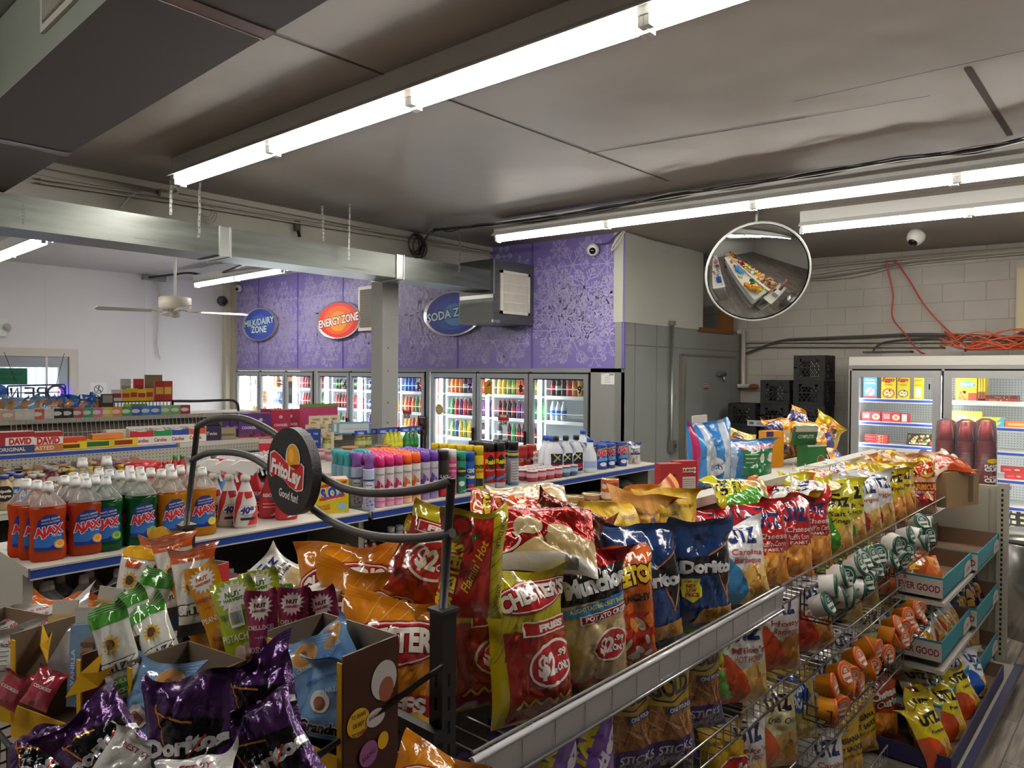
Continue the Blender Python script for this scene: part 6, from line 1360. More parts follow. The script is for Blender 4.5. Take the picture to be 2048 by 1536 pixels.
# ================================================================== CLEANING GOODS
def soap(cl,nm,fruit):
    L=liquid(cl,.66);C=clear_mat('#d8dcd8',.22,.05);t=thing('dish_soap_bottle','','dish soap bottle')
    body=[(.047,0),(.054,.008),(.056,.03),(.053,.08),(.050,.11),(.053,.15),(.056,.175),(.054,.188)]
    mb=MB();mb.lathe(body,L,20,sy=.52);obj('body',mb,t)
    mb=MB();mb.lathe([(.054,.188),(.048,.198),(.026,.224),(.016,.235),(.015,.24)],C,18,sy=.62,cap=False);obj('neck',mb,t)
    mb=MB();W_=plas('#dcdcda');mb.lathe([(.0185,.236),(.0185,.252),(.0165,.254),(.0155,.268),(.011,.270)],W_,14);mb.box((0,-.008,.268),(.016,.016,.006),W_);obj('cap',mb,t)
    def art(A):return [('p',[(.12,.02*A),(.08,.45*A),(.2,.82*A),(.42,.97*A),(.68,.97*A),(.88,.8*A),(.95,.45*A),(.85,.02*A)],'#1c2f7c'),('p',[(.1,.12*A),(.1,.4*A),(.6,.5*A),(.93,.45*A),(.88,.3*A),(.5,.1*A)],'#2f66b0'),('e',.80,.16*A,.17,.15,fruit),('e',.80,.16*A,.12,.10,'#e8d890'),('e',.80,.17*A,.1,.08,fruit),brand('FIGHTS GREASE',.55,.86*A,.06,'#dfe4ee',w=.5,rot=8),brand('STUCK-ON STAINS',.55,.78*A,.05,'#dfe4ee',w=.5,rot=8),brand('AJAX',.5,.56*A,.3,'#c9242c',w=.82,b=.06,o='#e8e8ec',ow=.06,rot=10,sh=.1),brand('ULTRA',.72,.4*A,.06,'#e8e8ec',w=.25,b=.03)]
    G,N=[],[];n=12;zs=[.035,.07,.10,.13,.165]
    for z in zs:
        r_={.035:.0563,.07:.0545,.10:.0516,.13:.0522,.165:.0558}[z]
        row,nr=[],[]
        for i in range(n+1):
            a=RD(-150+120*i/n);row.append(V((r_*cos(a),r_*sin(a)*.52,z)));nr.append(V((cos(a),sin(a)/.52,0)).normalized())
        G.append(row);N.append(nr)
    mb=MB();A=.13/.098;mb.art(art(A),None,n,4,A,G,N,.0007,plas);obj('label',mb,t)
    return t
for px,cl,fr,n,nm,dz in ((91,'#dc561c','#dd9a3c',3,'orange',0),(168,'#dc561c','#dd9a3c',3,'orange',0),(208,'#0f6a32','#5c9a3c',4,'green',0),(280,'#0f6a32','#5c9a3c',5,'green',0),(342,'#dc9c14','#d8c83a',5,'gold',0),(402,'#dc9c14','#d8c83a',4,'gold',0)):
    if (cl) not in _bags:_bags[cl]=soap(cl,nm,fr)
    x=P(px,0,Y=2.85).x;first=px in (91,208,342)
    for i in range(n):
        place(_bags[cl],(x-i*.016,2.84+i*.062,G2Z),-98+R.uniform(-6,6),f'{nm} dish soap bottle, {("front one", "second in depth", "third in depth", "fourth in depth", "rearmost")[i]} of the '+('first' if first else 'second')+f' {nm} file',f'{nm} dish soap bottles')
for k in range(2):place(_bags['#0f6a32'],(P((163,212)[k],0,Y=3.2).x,3.2,G2Z+.012),-95,'green dish soap bottle at the very back of the shelf, '+('nearer the orange ones','nearer the gold ones')[k],s=1.08)
for k,(px,c) in enumerate(((30,'g'),(60,'g'),(95,'g'),(130,'g'),(165,'o'),(190,'o'),(235,'o'),(262,'g'))):
    place(_bags['#0f6a32' if c == 'g' else '#dc561c'],(max(.78,P(px,0,Y=2.88).x),2.88+.07*(k % 2),1.02),-95,f'{"green" if c == "g" else "orange"} soap bottle in the dark lower shelf, {ORD[k]} from the shelf end',s=.92)
# trigger sprays
def spray(body,cap,art,h=.19,name='trigger_spray_bottle',tint=None):
    t=thing(name,'','spray bottle');mb=MB()
    mb.lathe([(.044,0),(.048,.01),(.048,.07),(.042,.11),(.026,.155),(.016,.185),(.014,.2)],plas(body),18,sy=.62,smooth=True);obj('body',mb,t)
    mb=MB();G,N=[],[];n=8
    for z,r_ in ((.012,.0487),(.07,.0487),(.11,.0427),(.15,.029)):
        G.append([V((r_*cos(a),r_*sin(a)*.62,z)) for a in [RD(-155+130*i/n) for i in range(n+1)]]);N.append([V((cos(a),sin(a)/.62,.3)).normalized() for a in [RD(-155+130*i/n) for i in range(n+1)]])
    mb.art(art(1.35),None,n,3,1.35,G,N,.0008,plas);obj('label',mb,t)
    W_=plas(cap);mb=MB();mb.lathe([(.02,.195),(.02,.215),(.013,.222)],W_,12)
    mb.poly([(-.055,-.012,.262),(-.055,-.012,.25),(-.01,-.014,.225),(.03,-.014,.215),(.045,-.012,.24),(.02,-.012,.275),(-.02,-.012,.280)][::-1],W_);mb.poly([(-.055,.012,.262),(-.055,.012,.25),(-.01,.014,.225),(.03,.014,.215),(.045,.012,.24),(.02,.012,.275),(-.02,.012,.280)],W_)
    o_=[(-.055,.262),(-.055,.25),(-.01,.225),(.03,.215),(.045,.24),(.02,.275),(-.02,.280)]
    for (a,b_),(c,d) in zip(o_,o_[1:]+o_[:1]):mb.quad((a,-.013,b_),(a,.013,b_),(c,.013,d),(c,-.013,d),W_)
    mb.tube([(-.03,0,.238),(-.038,0,.215),(-.030,0,.19)],.006,W_,6);obj('trigger',mb,t)
    return t
s4=spray('#d9d7d4','#e2e1de',lambda A:[('p',[(0,0),(.3,.6*A),(.35,A),(0,A)],'#b3262c'),('p',[(.55,0),(1,0),(1,.55*A)],'#b3262c'),('p',[(.4,A),(.9,A),(.85,.8*A),(.5,.75*A)],'#a82228'),('e',.55,.38*A,.36,.2,'#d9d7d4'),('e',.55,.38*A,.35,.19,'#2c2a72'),('e',.55,.38*A,.335,.175,'#e2e1de'),brand('409',.55,.38*A,.26,'#2c2a72',w=.5,b=.06,sh=.15),('r',.3,.12*A,.85,.18*A,'#26262a')])
rs=spray('#b01c26','#dddcda',lambda A:[brand('RESOLVE',.5,.62*A,.16,'#e6e0dc',w=.7,b=.05),('e',.6,.5*A,.14,.06,'#3a6fa8'),('r',.2,.3*A,.8,.32*A,'#d8c0c0'),('r',.2,.22*A,.7,.24*A,'#d8c0c0'),('p',[(.5,.0),(.9,.05),(.8,.15*A)],'#e6e0dc')])
bl_=spray('#5c8ac0','#c4404c',lambda A:[('e',.5,.5*A,.3,.3,'#d8dce4'),('r',0,0,1,.25*A,'#b3262c')])
for i in range(3):place(s4,(P(492,0,Y=2.86).x-.035*i,2.86+.07*i,G2Z),-112,'white and red 409 spray bottle, '+('front one','middle one','rear one')[i]+' of three','409 spray bottles')
for i in range(4):place(rs,(P(566,0,Y=2.9).x-.03*i+.01,2.88+.085*i,G2Z),-118,'red trigger spray bottle behind the round rack sign, '+ORD[i]+' in depth','red carpet spray bottles')
for i in range(2):place(s4,(P(455,0,Y=3.15).x+.09*i,3.14,G2Z),-110,'white spray bottle behind the 409 row, '+('nearer the gold soap','nearer the red sprays')[i])
place(bl_,(P(436,0,Y=3.05).x,3.02,G2Z),-112,'blue and red spray bottle between gold soap and 409 sprays')
sos=lambda A:[brand('S.O.S',.55,.62*A,.3,'#23489c',w=.62,b=.06,o='#e8e8e2',ow=.07,rot=10),('p',[(.25,.76*A),(.95,.9*A),(.95,.97*A),(.25,.85*A)],'#c0302c'),('p',[(.2,.38*A),(.9,.5*A),(.9,.56*A),(.2,.46*A)],'#c0302c'),brand('STEEL WOOL',.3,.22*A,.07,'#a8402c',w=.4,rot=10),brand('SOAP PADS',.3,.13*A,.07,'#a8402c',w=.4,rot=10),('e',.82,.2*A,.13,.1,'#8cb8d0')]
carton('soap_pad_box','yellow box of soap pads standing at the shelf edge behind the round sign',P(672,0,Y=2.9).xy.to_3d()+V((-.03,0,G2Z)),(.165,.11,.155),'#cdb81c',-118,sos,top=lambda A:[('r',.0,.0,1,A,'#d8b0a0')],side_l=lambda A:[('r',.2,.1*A,.8,.3*A,'#b8a41c'),('e',.5,.8*A,.12,.1,'#8a4a8c')])
# aerosol cans
def aerosol(cap,body,art,r=.027,h=.235,capt='dome'):
    t=thing('aerosol_can','','spray can');mb=MB();mb.lathe([(r*.96,0),(r,.004),(r,h-.045),(r*.95,h-.04)],plas(body),16);wrap_art(mb,art((h-.05)/(r*pi)),r+.0003,.004,h-.052,-180,0,12);obj('body',mb,t)
    mb=MB();C=plas(cap)
    if capt == 'dome':mb.lathe([(r*1.0,h-.042),(r*1.03,h-.02),(r*.95,h),(r*.7,h+.014),(r*.35,h+.016),(r*.3,h+.008),(0,h+.006)],C,14)
    elif capt == 'flat':mb.lathe([(r*1.0,h-.044),(r*.98,h+.004),(r*.9,h+.008),(0,h+.008)],C,14)
    elif capt == 'twist':mb.lathe([(r*1.0,h-.05),(r*.72,h-.02),(r*.8,h),(r*1.15,h+.03),(r*.6,h+.026),(0,h+.01)],C,14)
    obj('cap',mb,t);return t
flw=lambda c,c2='#d9cfd2':(lambda A:[('r',0,0,1,.26*A,c2),('p',[(.3,.35*A),(.45,.3*A),(.55,.62*A),(.38,.72*A)],c),('p',[(.45,.3*A),(.75,.5*A),(.6,.62*A)],c),('p',[(.42,.3*A),(.2,.52*A),(.4,.58*A)],c),('e',.6,.44*A,.16,.14,'#e6d4da'),brand('Scents',.52,.84*A,.13,'#6a6a70',w=.5),brand('AIR FRESHENER',.5,.14*A,.07,c,w=.7)])
AE={'pink':aerosol('#c0246c','#cfc6ca',flw('#b3245c','#d99ab8')),'oran':aerosol('#d8561c','#cfc9c4',flw('#d0621c','#e0b088')),'purp':aerosol('#5c3492','#b0aab8',flw('#5c3a8c','#8a78a8')),
      'feb':aerosol('#7a4f9c','#a8b4d0',lambda A:[('e',.5,.62*A,.24,.2,'#e0e4ec'),brand('Febreze',.5,.62*A,.11,'#2f4f9a',w=.4,b=.03),('r',0,.72*A,1,.76*A,'#26366c'),('c',.2,.1*A,.9,.4*A,12,.06,['#8a4f9c','#6a3a7c'])],capt='twist'),'febt':aerosol('#3aa0a8','#7fb0c8',lambda A:[('e',.5,.6*A,.3,.24,'#e0e4ec')],capt='twist'),
      'blk':aerosol('#1c1a1c','#1f1a1c',lambda A:[brand('BLACK',.5,.55*A,.2,'#c9c4c8',w=.6,b=.03),('r',0,0,1,.4*A,'#b0242c'),('c',.1,.02,.9,.3*A,9,.08,['#c8303c','#8c1a24'])],capt='flat'),
      'odor':aerosol('#d8d4d6','#c04a78',lambda A:[('r',.1,.62*A,.9,.95*A,'#b03060'),brand('ODOR',.5,.84*A,.18,'#e8d8e0',w=.6,b=.04),brand('CRYSTAL',.5,.68*A,.14,'#e8d8e0',w=.6,b=.03),('c',.1,.05,.9,.5*A,10,.1,['#d890b0','#a83a6a'])],capt='flat'),
      'scrub':aerosol('#1f8a6c','#1f7a5c',lambda A:[('e',.5,.3*A,.2,.16,'#d4dcd4'),('e',.5,.66*A,.38,.3,'#142c28'),brand('SCRUBBING',.5,.70*A,.12,'#c9c83a',w=.6,b=.04)],capt='flat',h=.22),'oxi':aerosol('#1f4fa8','#1f4a9c',lambda A:[brand('OXI',.5,.7*A,.24,'#e8e4d8',w=.5,b=.06),brand('Clean',.5,.5*A,.24,'#e8e4d8',w=.7,b=.05),('e',.5,.2*A,.2,.1,'#c03a2c')],capt='flat',h=.21),
      'oven':aerosol('#d0b21c','#cfb41c',lambda A:[brand('OVEN',.5,.68*A,.24,'#26221c',w=.75,b=.06),brand('CLEANER',.5,.54*A,.12,'#a3281c',w=.75,b=.04),('r',.25,.12*A,.75,.34*A,'#2a2a2c')],capt='flat',h=.24),
      'raid':aerosol('#161416','#a81e1c',lambda A:[('p',[(.2,.72*A),(.6,.5*A),(.85,.75*A),(.5,.95*A)],'#1c1a1a'),brand('Raid',.52,.74*A,.26,'#d8c81c',w=.66,b=.05),('p',[(0,.22*A),(1,.42*A),(1,.34*A),(0,.14*A)],'#3a78b0'),('r',0,0,1,.14*A,'#a8a8aa'),brand('ANT & ROACH',.52,.5*A,.09,'#e0d0c0',w=.6)],r=.032,h=.25,capt='flat'),
      'hot':aerosol('#16161a','#8f9498',lambda A:[('r',0,.78*A,1,A,'#23365c'),('r',0,.86*A,1,.94*A,'#c9b83a'),('r',.3,.1*A,.95,.7*A,'#b9bcbc')]+[('r',.35,(.15+i*.08)*A,.9,(.17+i*.08)*A,'#6a6c70') for i in range(7)]+[('r',0,0,1,.06*A,'#2f5fa0')],r=.032,h=.245,capt='flat')}
files=[('febt',700,3,'turquoise capped air freshener',2.95),('feb',716,2,'purple capped air freshener with rounded label',2.90),('feb',741,1,'purple capped air freshener at the shelf edge',2.80),('febt',732,2,'turquoise capped air freshener behind the purple one',2.96),('pink',762,6,'pink capped air freshener, first pink file',2.82),('pink',781,6,'pink capped air freshener, second pink file',2.82),('pink',799,6,'pink capped air freshener, third pink file',2.82),('oran',817,6,'orange capped air freshener, first orange file',2.82),('oran',835,6,'orange capped air freshener, second orange file',2.83),('purp',854,5,'purple topped lavender can, first purple file',2.83),('purp',871,5,'purple topped lavender can, second purple file',2.83),('blk',892,2,'black and red powder can',2.83),('odor',908,2,'pink powder can with white lid',2.83),('scrub',927,3,'green bathroom foam can',2.83),('oxi',945,3,'blue stain remover can',2.84),('oven',963,6,'yellow oven cleaner can',2.83),('raid',984,3,'red insect spray can, first of the two red files',2.84),('raid',1005,3,'red insect spray can with yellow lettering, second file',2.82),('hot',1032,3,'grey and blue can with black cap',2.83)]
for kd,px,n,nm,y in files:
    for i in range(n):
        st=.058 if kd not in ('raid','hot') else .068
        x=P(px,0,Y=y).x
        place(AE[kd],(x+(.006*i if kd != 'oven' else-.012*i),y+i*st,G2Z),-122,f'{nm}, {("at the front", "second from the front", "third from the front", "fourth from the front", "fifth from the front", "at the back")[i]}','rows of '+nm.split(',')[0]+'s')
# candles, canisters, jugs, bleach, cleanser, salt
def jar(c,c2):
    mb=MB();mb.lathe([(.030,0),(.034,.01),(.036,.06),(.036,.064)],plas(c),12,mats=[plas(c),plas(c),plas('#c9c4c4')]);mb.lathe([(.0365,.025),(.0368,.05)],plas(c2),12,cap=False);return single('candle_jar','jar candle',mb)
cj=[jar('#a82c3a','#c9a8b0'),jar('#3f5f8a','#a8b8cc')]
for i in range(6):
    for j in range(3):k=0 if i < 4 else 1;place(cj[k],(3.33+i*.08,2.83+j*.08,G2Z+.002),-120,f'{("red", "blue-grey")[k]} jar candle under film, {ORD[i]} along the shelf, {("front", "middle", "back")[j]} row','jar candles packed in trays')
def can_(c,lc_,txt,r=.04,h=.1,nm='food_can',cat='can',lid='#b9a882',tc='#3a2a1c'):
    t=thing(nm,'',cat);mb=MB();mb.lathe([(r,0),(r*1.01,.003),(r,.006),(r,h-.006),(r*1.02,h-.002),(r*.97,h),(r*.94,h-.004),(0,h-.004)],met(lid,.3),20,mats=[met(lid,.3)]*3+[plas(c)]+[met(lid,.25)]*4);obj('body',mb,t)
    mb=MB();wrap_art(mb,[('r',0,0,1,1,c),('r',0,0,1,.18,lc_),('t',txt,.5,.62,.13,tc,{'w':.6,'b':.03}),('t','GROUND DINNER',.5,.42,.1,tc,{'w':.55,'b':.02}),('e',.25,.35,.1,.08,lc_)],r+.0006,.007,h-.015,-200,20,12);obj('label',mb,t);return t
rc=can_('#b0242a','#7a1a1c','ZERO',.036,.09,'red_can');wc=can_('#d8d4ce','#2a2a2c','WIPES',.045,.14,'canister','canister',tc='#a02a2a')
for k,(px,j) in enumerate(((1043,0),(1056,0),(1049,1),(1062,1),(1044,1))):place(rc,(P(px,0,Y=3.12).x+.03*(k == 3),3.12+.07*(k == 4),G2Z+j*.092),-125,f'red can behind the candles, {("lower front", "lower far", "upper front", "upper far", "rear upper")[k]} of the stack','stacked red cans')
place(wc,(P(1078,0,Y=3.1).x,3.1,G2Z),-125,'white canister with dark base beside the stacked red cans')
def jug(body,cap,art):
    t=thing('drain_cleaner_jug','','cleaner jug');B_=plas(body);mb=MB();mb.lathe([(.046,0),(.052,.01),(.052,.12),(.046,.16),(.028,.195),(.018,.21),(.017,.225)],B_,18,sy=.62);obj('body',mb,t)
    mb=MB();mb.tube([(.045,0,.12),(.062,0,.14),(.056,0,.18),(.022,0,.205)],.009,B_,7);obj('handle',mb,t)
    mb=MB();mb.lathe([(.021,.222),(.021,.248),(.016,.252)],plas(cap),12);obj('cap',mb,t)
    if art:mb=MB();wrap_art(mb,art,.053,.02,.12,-150,-30,10,sy=.62,rt=.0525);obj('label',mb,t)
    return t
dr=jug('#c9cdd6','#17181c',[('e',.5,.55,.42,.55,'#17181c'),('r',.1,.0,.9,1.1,'#1c1e24'),('t','DRANO',.5,.35,.24,'#b3262c',{'w':.7,'b':.06}),('l',[(.3,.6),(.7,1.0)],.08,'#8f9cb0'),('l',[(.7,.7),(.3,1.05)],.06,'#c9c02c'),('l',[(.2,.1),(.8,.2)],.05,'#b0b4bc')])
wj=jug('#d3d8df','#2a4fa8',[('r',0,0,1,.45,'#9ab0d0')])
bch=bottle_proto('bleach_bottle',[(.045,0),(.05,.01),(.05,.08),(.044,.12),(.024,.16),(.022,.19),(.02,.2)],plas('#d6dadd'),(.03,.075,'#9ab0d4',.0506),'#2448a0',cap=(.024,.022),cat='bleach bottle')
for k,px in enumerate((1128,1143,1159)):place(dr,(P(px,0,Y=2.86).x,2.86+.02*(2-k),G2Z),-125,f'white drain cleaner jug with black cap, {("next to the white jug", "in the middle", "next to the bleach bottle")[k]}','drain cleaner jugs')
for k,(px,y) in enumerate(((1098,2.98),(1110,2.92),(1172,3.1))):place(wj,(P(px,0,Y=y).x,y,G2Z),-125,'white jug with blue cap, '+('next to the canister','in front of the drain cleaner row','behind the bleach bottle')[k])
place(bch,(P(1187,0,Y=2.84).x,2.84,G2Z),-125,'small white bleach bottle with blue cap at the shelf edge')
aj=aerosol('#26408c','#1f3a84',lambda A:[brand('AJAX',.5,.68*A,.3,'#c9242c',w=.85,b=.06,o='#e6e4e4',ow=.05),('l',[(.2,.82*A),(.85,.92*A)],.07,'#c9a030'),('p',[(.1,.3*A),(.9,.38*A),(.7,.5*A),(.3,.48*A)],'#5c94c8'),('e',.5,.2*A,.2,.12,'#e0e0e6')],r=.036,h=.21,capt='none')
for i in range(3):
    for j in range(3):place(aj,(P((1211,1228,1252)[i],0,Y=2.86).x,2.86+j*.078,G2Z),-125,f'blue cleanser can, {("front", "middle", "back")[j]} one of the {("first", "second", "third")[i]} file from the bleach','blue cleanser cans')
BAGS['salt']=(.1,.17,.05,'#c9c6c2',lambda A:[('r',0,.82*A,1,A,'#2a3478'),brand('Epsom',.5,.68*A,.16,'#2c2c34',w=.7,b=.02),brand('Salt',.5,.56*A,.16,'#2c2c34',w=.5,b=.02),('r',.1,.42*A,.9,.49*A,'#2a3478'),('c',.15,.08*A,.85,.34*A,8,.12,['#8a6a5c','#d8d0cc'])],{'res':(12,16),'name':'salt_bag'})
bag('salt',(P(1277,0,Y=2.86).x,2.86,G2Z+.002),-125,label='white bag of bath salt with blue top at the end of the shelf',bottom=True,cat='bag of salt')
# lower shelf of the cleaning run
pk=bottle_proto('hand_soap_pump',[(.035,0),(.038,.01),(.038,.09),(.03,.115),(.012,.12)],plas('#c98ab0'),(.03,.07,'#d8a0b8',.0385),'#e0dcdc',cap=(.014,.02),cat='hand soap',sq=.8)
al=bottle_proto('rubbing_alcohol_bottle',[(.035,0),(.037,.01),(.037,.13),(.02,.155),(.014,.165)],plas('#b9c0c6'),(.02,.09,'#8a9cb4',.0375),'#d8dcde',cap=(.018,.022),cat='alcohol bottle',sq=.8)
rd_=bottle_proto('red_bottle',[(.03,0),(.034,.01),(.034,.1),(.02,.14),(.014,.15)],plas('#6a1a1c'),(.03,.08,'#b0383a',.0345),'#d0c8c4',cat='bottle')
for k in range(3):place(pk,(P((500,520,478)[k],0,Y=2.88).x,2.87+.08*(k == 2),1.02),-115,'pink hand soap with pump in the lower shelf, '+('middle one','front one','rear one')[k])
for k,px in enumerate((786,803,822)):place(al,(P(px,0,Y=2.88).x,2.88,1.02),-120,'white alcohol bottle on the lower shelf, '+ORD[k]+' from the dark bottles',s=1.1)
for k,px in enumerate((560,700,716,732,748)):place(rd_,(P(px,0,Y=2.9).x,2.9,1.02),-120,'small dark red bottle on the lower shelf, '+ORD[k]+' from the pink soap')
mb=MB();mb.lathe([(.10,0),(.11,.08),(.07,.17),(.03,.2)],clear_mat('#c9c9cc',.35,.2),9,c=(4.52,2.95,1.022),sy=.8);mb.lathe([(.05,.02),(.06,.1),(.03,.14)],plas('#8ab0a8'),7,c=(4.5,2.93,1.022));tag(obj('plastic_bag',mb),'crumpled clear plastic bag of goods at the end of the lower shelf','plastic bag')
gbx=lambda lab,x,y,z,s_,c,art=None,yaw=-120,nm='box',cat='box',g=None,top=None:carton(nm,lab,(x,y,z),s_,c,yaw,art,cat=cat,group=g,top=top)
for k in range(4):gbx('green carton in the shade of the lower shelf, '+ORD[k]+' from the plastic bag',4.36-k*.12,2.9,1.022,(.09,.08,.17),'#1f5a34',lambda A:[('r',.1,.3*A,.9,.7*A,'#2f7a48')],nm='detergent_box')

# ================================================================== CONDIMENTS, CHOCOLATE, CANDY
def sauce(nm,c,cap,lab,h=.18,r=.034,sy=.65,cat='sauce bottle'):
    return bottle_proto(nm,[(r*.9,0),(r,.01),(r*1.02,h*.5),(r*.9,h*.72),(r*.4,h*.88),(r*.4,h*.9)],plas(c),lab,cap,cap=(r*.5,h*.1),cat=cat,sy=sy)
def lbl(t,txt,c,tc,z0,hh,r,sy=.65):
    mb=MB();wrap_art(mb,[('e',.5,hh/(r*2.1)/2,.48,hh/(r*2.1)/2,c)]+[('t',s_,.5,(.65-.3*i)*hh/(r*2.1),.16,tc,{'w':.7,'b':.04}) for i,s_ in enumerate(txt)],r*1.05,z0,hh,-150,-30,8,sy=sy);obj('label',mb,t);return t
mayo=lbl(sauce('mayonnaise_jar','#d6cdb4','#27408f',None,.2,.05),['REAL','MAYO'],'#3a6fc0','#e8e8e8',.05,.08,.05);cmayo=lbl(sauce('mayonnaise_jar','#a8926a','#27408f',None,.2,.05),['Chipotle','Mayo'],'#2a2220','#e0d8c8',.05,.09,.05)
hz=lbl(sauce('ketchup_bottle','#6a1a18','#8a8a86',None,.22,.048),['HEINZ','TOMATO','KETCHUP'],'#d6d3c4','#2a2a26',.06,.11,.048);hn=lbl(sauce('ketchup_bottle','#74201c','#b0b0aa',None,.19,.045),["Hunt's"],'#a8242a','#e8d8d0',.04,.09,.045)
Y0=5.0
for k,(p_,px,y,lb) in enumerate(((cmayo,5,Y0,'tan chipotle mayonnaise squeeze jar with blue cap'),(mayo,34,Y0,'white mayonnaise squeeze jar with blue cap'),(cmayo,18,5.12,'blue capped mayonnaise jar behind the front two'),(hn,62,Y0,'red ketchup bottle next to the mayonnaise'),(hn,79,Y0,'red ketchup bottle with red name label'),(hn,70,5.12,'ketchup bottle behind the two small ones'),(hz,105,Y0,'ketchup bottle with tall cream label'),(hz,92,5.1,'ketchup bottle lying behind the tall label one'))):
    place(p_,(P(px,0,Y=y).x,y,1.192),-108,lb)
mu=sauce('mustard_bottle','#c9a81c','#c9a020',(.05,.1,'#8c7414',.036),.2,.036)
for k,px in enumerate((140,160,178,196,240)):place(mu,(P(px,0,Y=5.05).x,5.05,1.192),-108,'yellow mustard bottle, '+ORD[k]+' from the ketchup')
sri=sauce('hot_sauce_bottle','#9c2420','#2c8a3c',(.05,.1,'#8a1c1a',.029),.24,.028,1);ts=sauce('hot_sauce_bottle','#a8281f','#b01c1c',(.04,.09,'#c8403a',.027),.2,.026,1)
for k,px in enumerate((349,357,364)):place(sri,(P(px,0,Y=5.0).x,5.0+.05*(k % 2),1.192),-110,'tall red chili sauce bottle with green cap, '+ORD[k]+' from the big red jar')
for k,px in enumerate((318,328,337)):place(ts,(P(px,0,Y=5.0).x,5.0,1.192),-110,'red hot sauce bottle, '+ORD[k]+' from the big red jar')
mb=MB();mb.lathe([(.09,0),(.10,.02),(.10,.13),(.095,.14),(.105,.145),(.105,.2),(.09,.21)],plas('#8a1f22'),18,sy=.8,mats=[plas('#8f2422')]*3+[plas('#a8262a')]*3);mb.box((0,-.085,.07),(.05,.01,.03),plas('#c9b8a0'));t=single('peanut_jar','food jar',mb);place(t,(P(284,0,Y=5.05).x,5.05,1.192),-110,'big red plastic jar with wide red lid by the hot sauces')
bear=sauce('honey_bottle','#b0703a','#2c7a5c',None,.2,.04);place(bear,(P(428,0,Y=5.0).x,5.0,1.21),-110,'honey bottle with green cap before the pegboard')
pick=bottle_proto('pickle_jar',[(.035,0),(.037,.01),(.037,.09),(.033,.1)],plas('#7a7a2c'),(.03,.07,'#b9b48a',.0375),'#6a6a3a',cap=(.034,.018),cat='jar');
for k,px in enumerate((656,720,728,738)):place(pick,(P(px,0,Y=5.35).x,5.35,1.322),-120,'jar of pickles beyond the coloured lids, '+ORD[k]+' from the cream boxes')
lem=bottle_proto('lemon_juice_bottle',[(.03,0),(.034,.01),(.034,.08),(.02,.12),(.014,.14)],plas('#b8b81c'),(.03,.06,'#d8d23a',.0345),'#c9bf1c',cat='juice bottle');lim=bottle_proto('lime_juice_bottle',[(.03,0),(.034,.01),(.034,.08),(.02,.12),(.014,.14)],plas('#1f6a34'),(.03,.06,'#2f8a44',.0345),'#2f8a3c',cat='juice bottle')
for k,px in enumerate((778,786,794,802)):place(lem,(P(px,0,Y=5.1).x,5.1,1.322),-120,'yellow lemon juice bottle, '+ORD[k]+' from the column')
for k,px in enumerate((817,825,834)):place(lim,(P(px,0,Y=5.1).x,5.1,1.322),-120,'green lime juice bottle, '+ORD[k]+' from the lemon bottles')
flat_shelf(bpy.data.objects['grocery_gondola'],2.7,4.25,4.18,5.22,1.322,rail=M_gon)
# stacks of round lids and paper bowls behind the sprays
k=0
for px,py,c,r_ in ((665,905,'#b98a9c',.085),(640,902,'#c9a0a8',.08),(700,897,'#c98a4a',.09),(745,900,'#c9905c',.085),(768,893,'#b87a5c',.09),(720,903,'#b06a78',.08),(800,901,'#c06a3a',.09),(838,905,'#b8a070',.09),(690,911,'#c9a4b0',.085),(760,908,'#a88a60',.08)):
    p=P(px,py,Z=1.385);r_ *= .8;mb=MB();mb.lathe([(0,0),(r_*.8,.0),(r_,.012),(r_*.96,.015),(0,.006)],plas(c),20);o=single('round_candle','round candle',mb)
    mb=MB();mb.lathe([(.05,1.324-p.z),(.055,0)],plas(c),14);obj('jar',mb,o);tag(place(o,p,-90),f'round wide-lidded jar with {("rose", "pale pink", "amber", "peach", "brick", "dusty pink", "orange", "straw", "lilac pink", "olive")[k]} top behind the spray cans','jar');k += 1
# chocolate bars and candy boxes
rc_=random.Random(5)
CB=[]
for c,c2,n_ in (('#b9986a','#3a241c','chocolate bar in gold wrapper'),('#c4a57c','#e0d0b0','chocolate bar in cream wrapper'),('#3a2a28','#b9a890','chocolate bar in dark wrapper'),('#b87a84','#e0c8c8','candy bar in pink wrapper')):
    mb=MB();mb.box((0,0,.012),(.045,.17,.022),film(c),top=(.8,1));mb.box((0,0,.0245),(.03,.09,.002),film(c2));mb.box((0,-.09,.01),(.04,.014,.004),foil('#b9b4ac'));CB.append((single('chocolate_bar','chocolate bar',mb),n_))
n_=0
for i in range(34):
    px=0+i*8.4;x=P(px,0,Y=5.35).x;q=(0,1,0,2,1)[i % 5] if px < 195 else 3 if px < 240 else (3,1)[i % 2]
    for j in range(2 if i % 3 else 3):
        place(CB[q][0],(x+rc_.uniform(-.01,.01),5.34+rc_.uniform(-.03,.06),1.322+.026*j),-90+rc_.uniform(-14,14),f'{CB[q][1]}, {("bottom", "middle", "top")[j]} layer, {ORD[i % 20]} pile '+('from the wall end' if i < 20 else 'past the gold ones'),'chocolate bars piled on the slanted shelf')
dv=lambda c1,c2,t1,t2:(lambda A:[('r',0,0,1,.36*A,c2),('r',.35 if t1 == 'DAVID' else 0,.36*A,1,.74*A,'#d8d2cc'),brand(t1,.68 if t1 == 'DAVID' else .5,.56*A,.16,'#a8242a',w=.5,b=.06),brand(t2,.5,.18*A,.1,'#e0d0c0',w=.6,b=.02)])
Yc=5.72
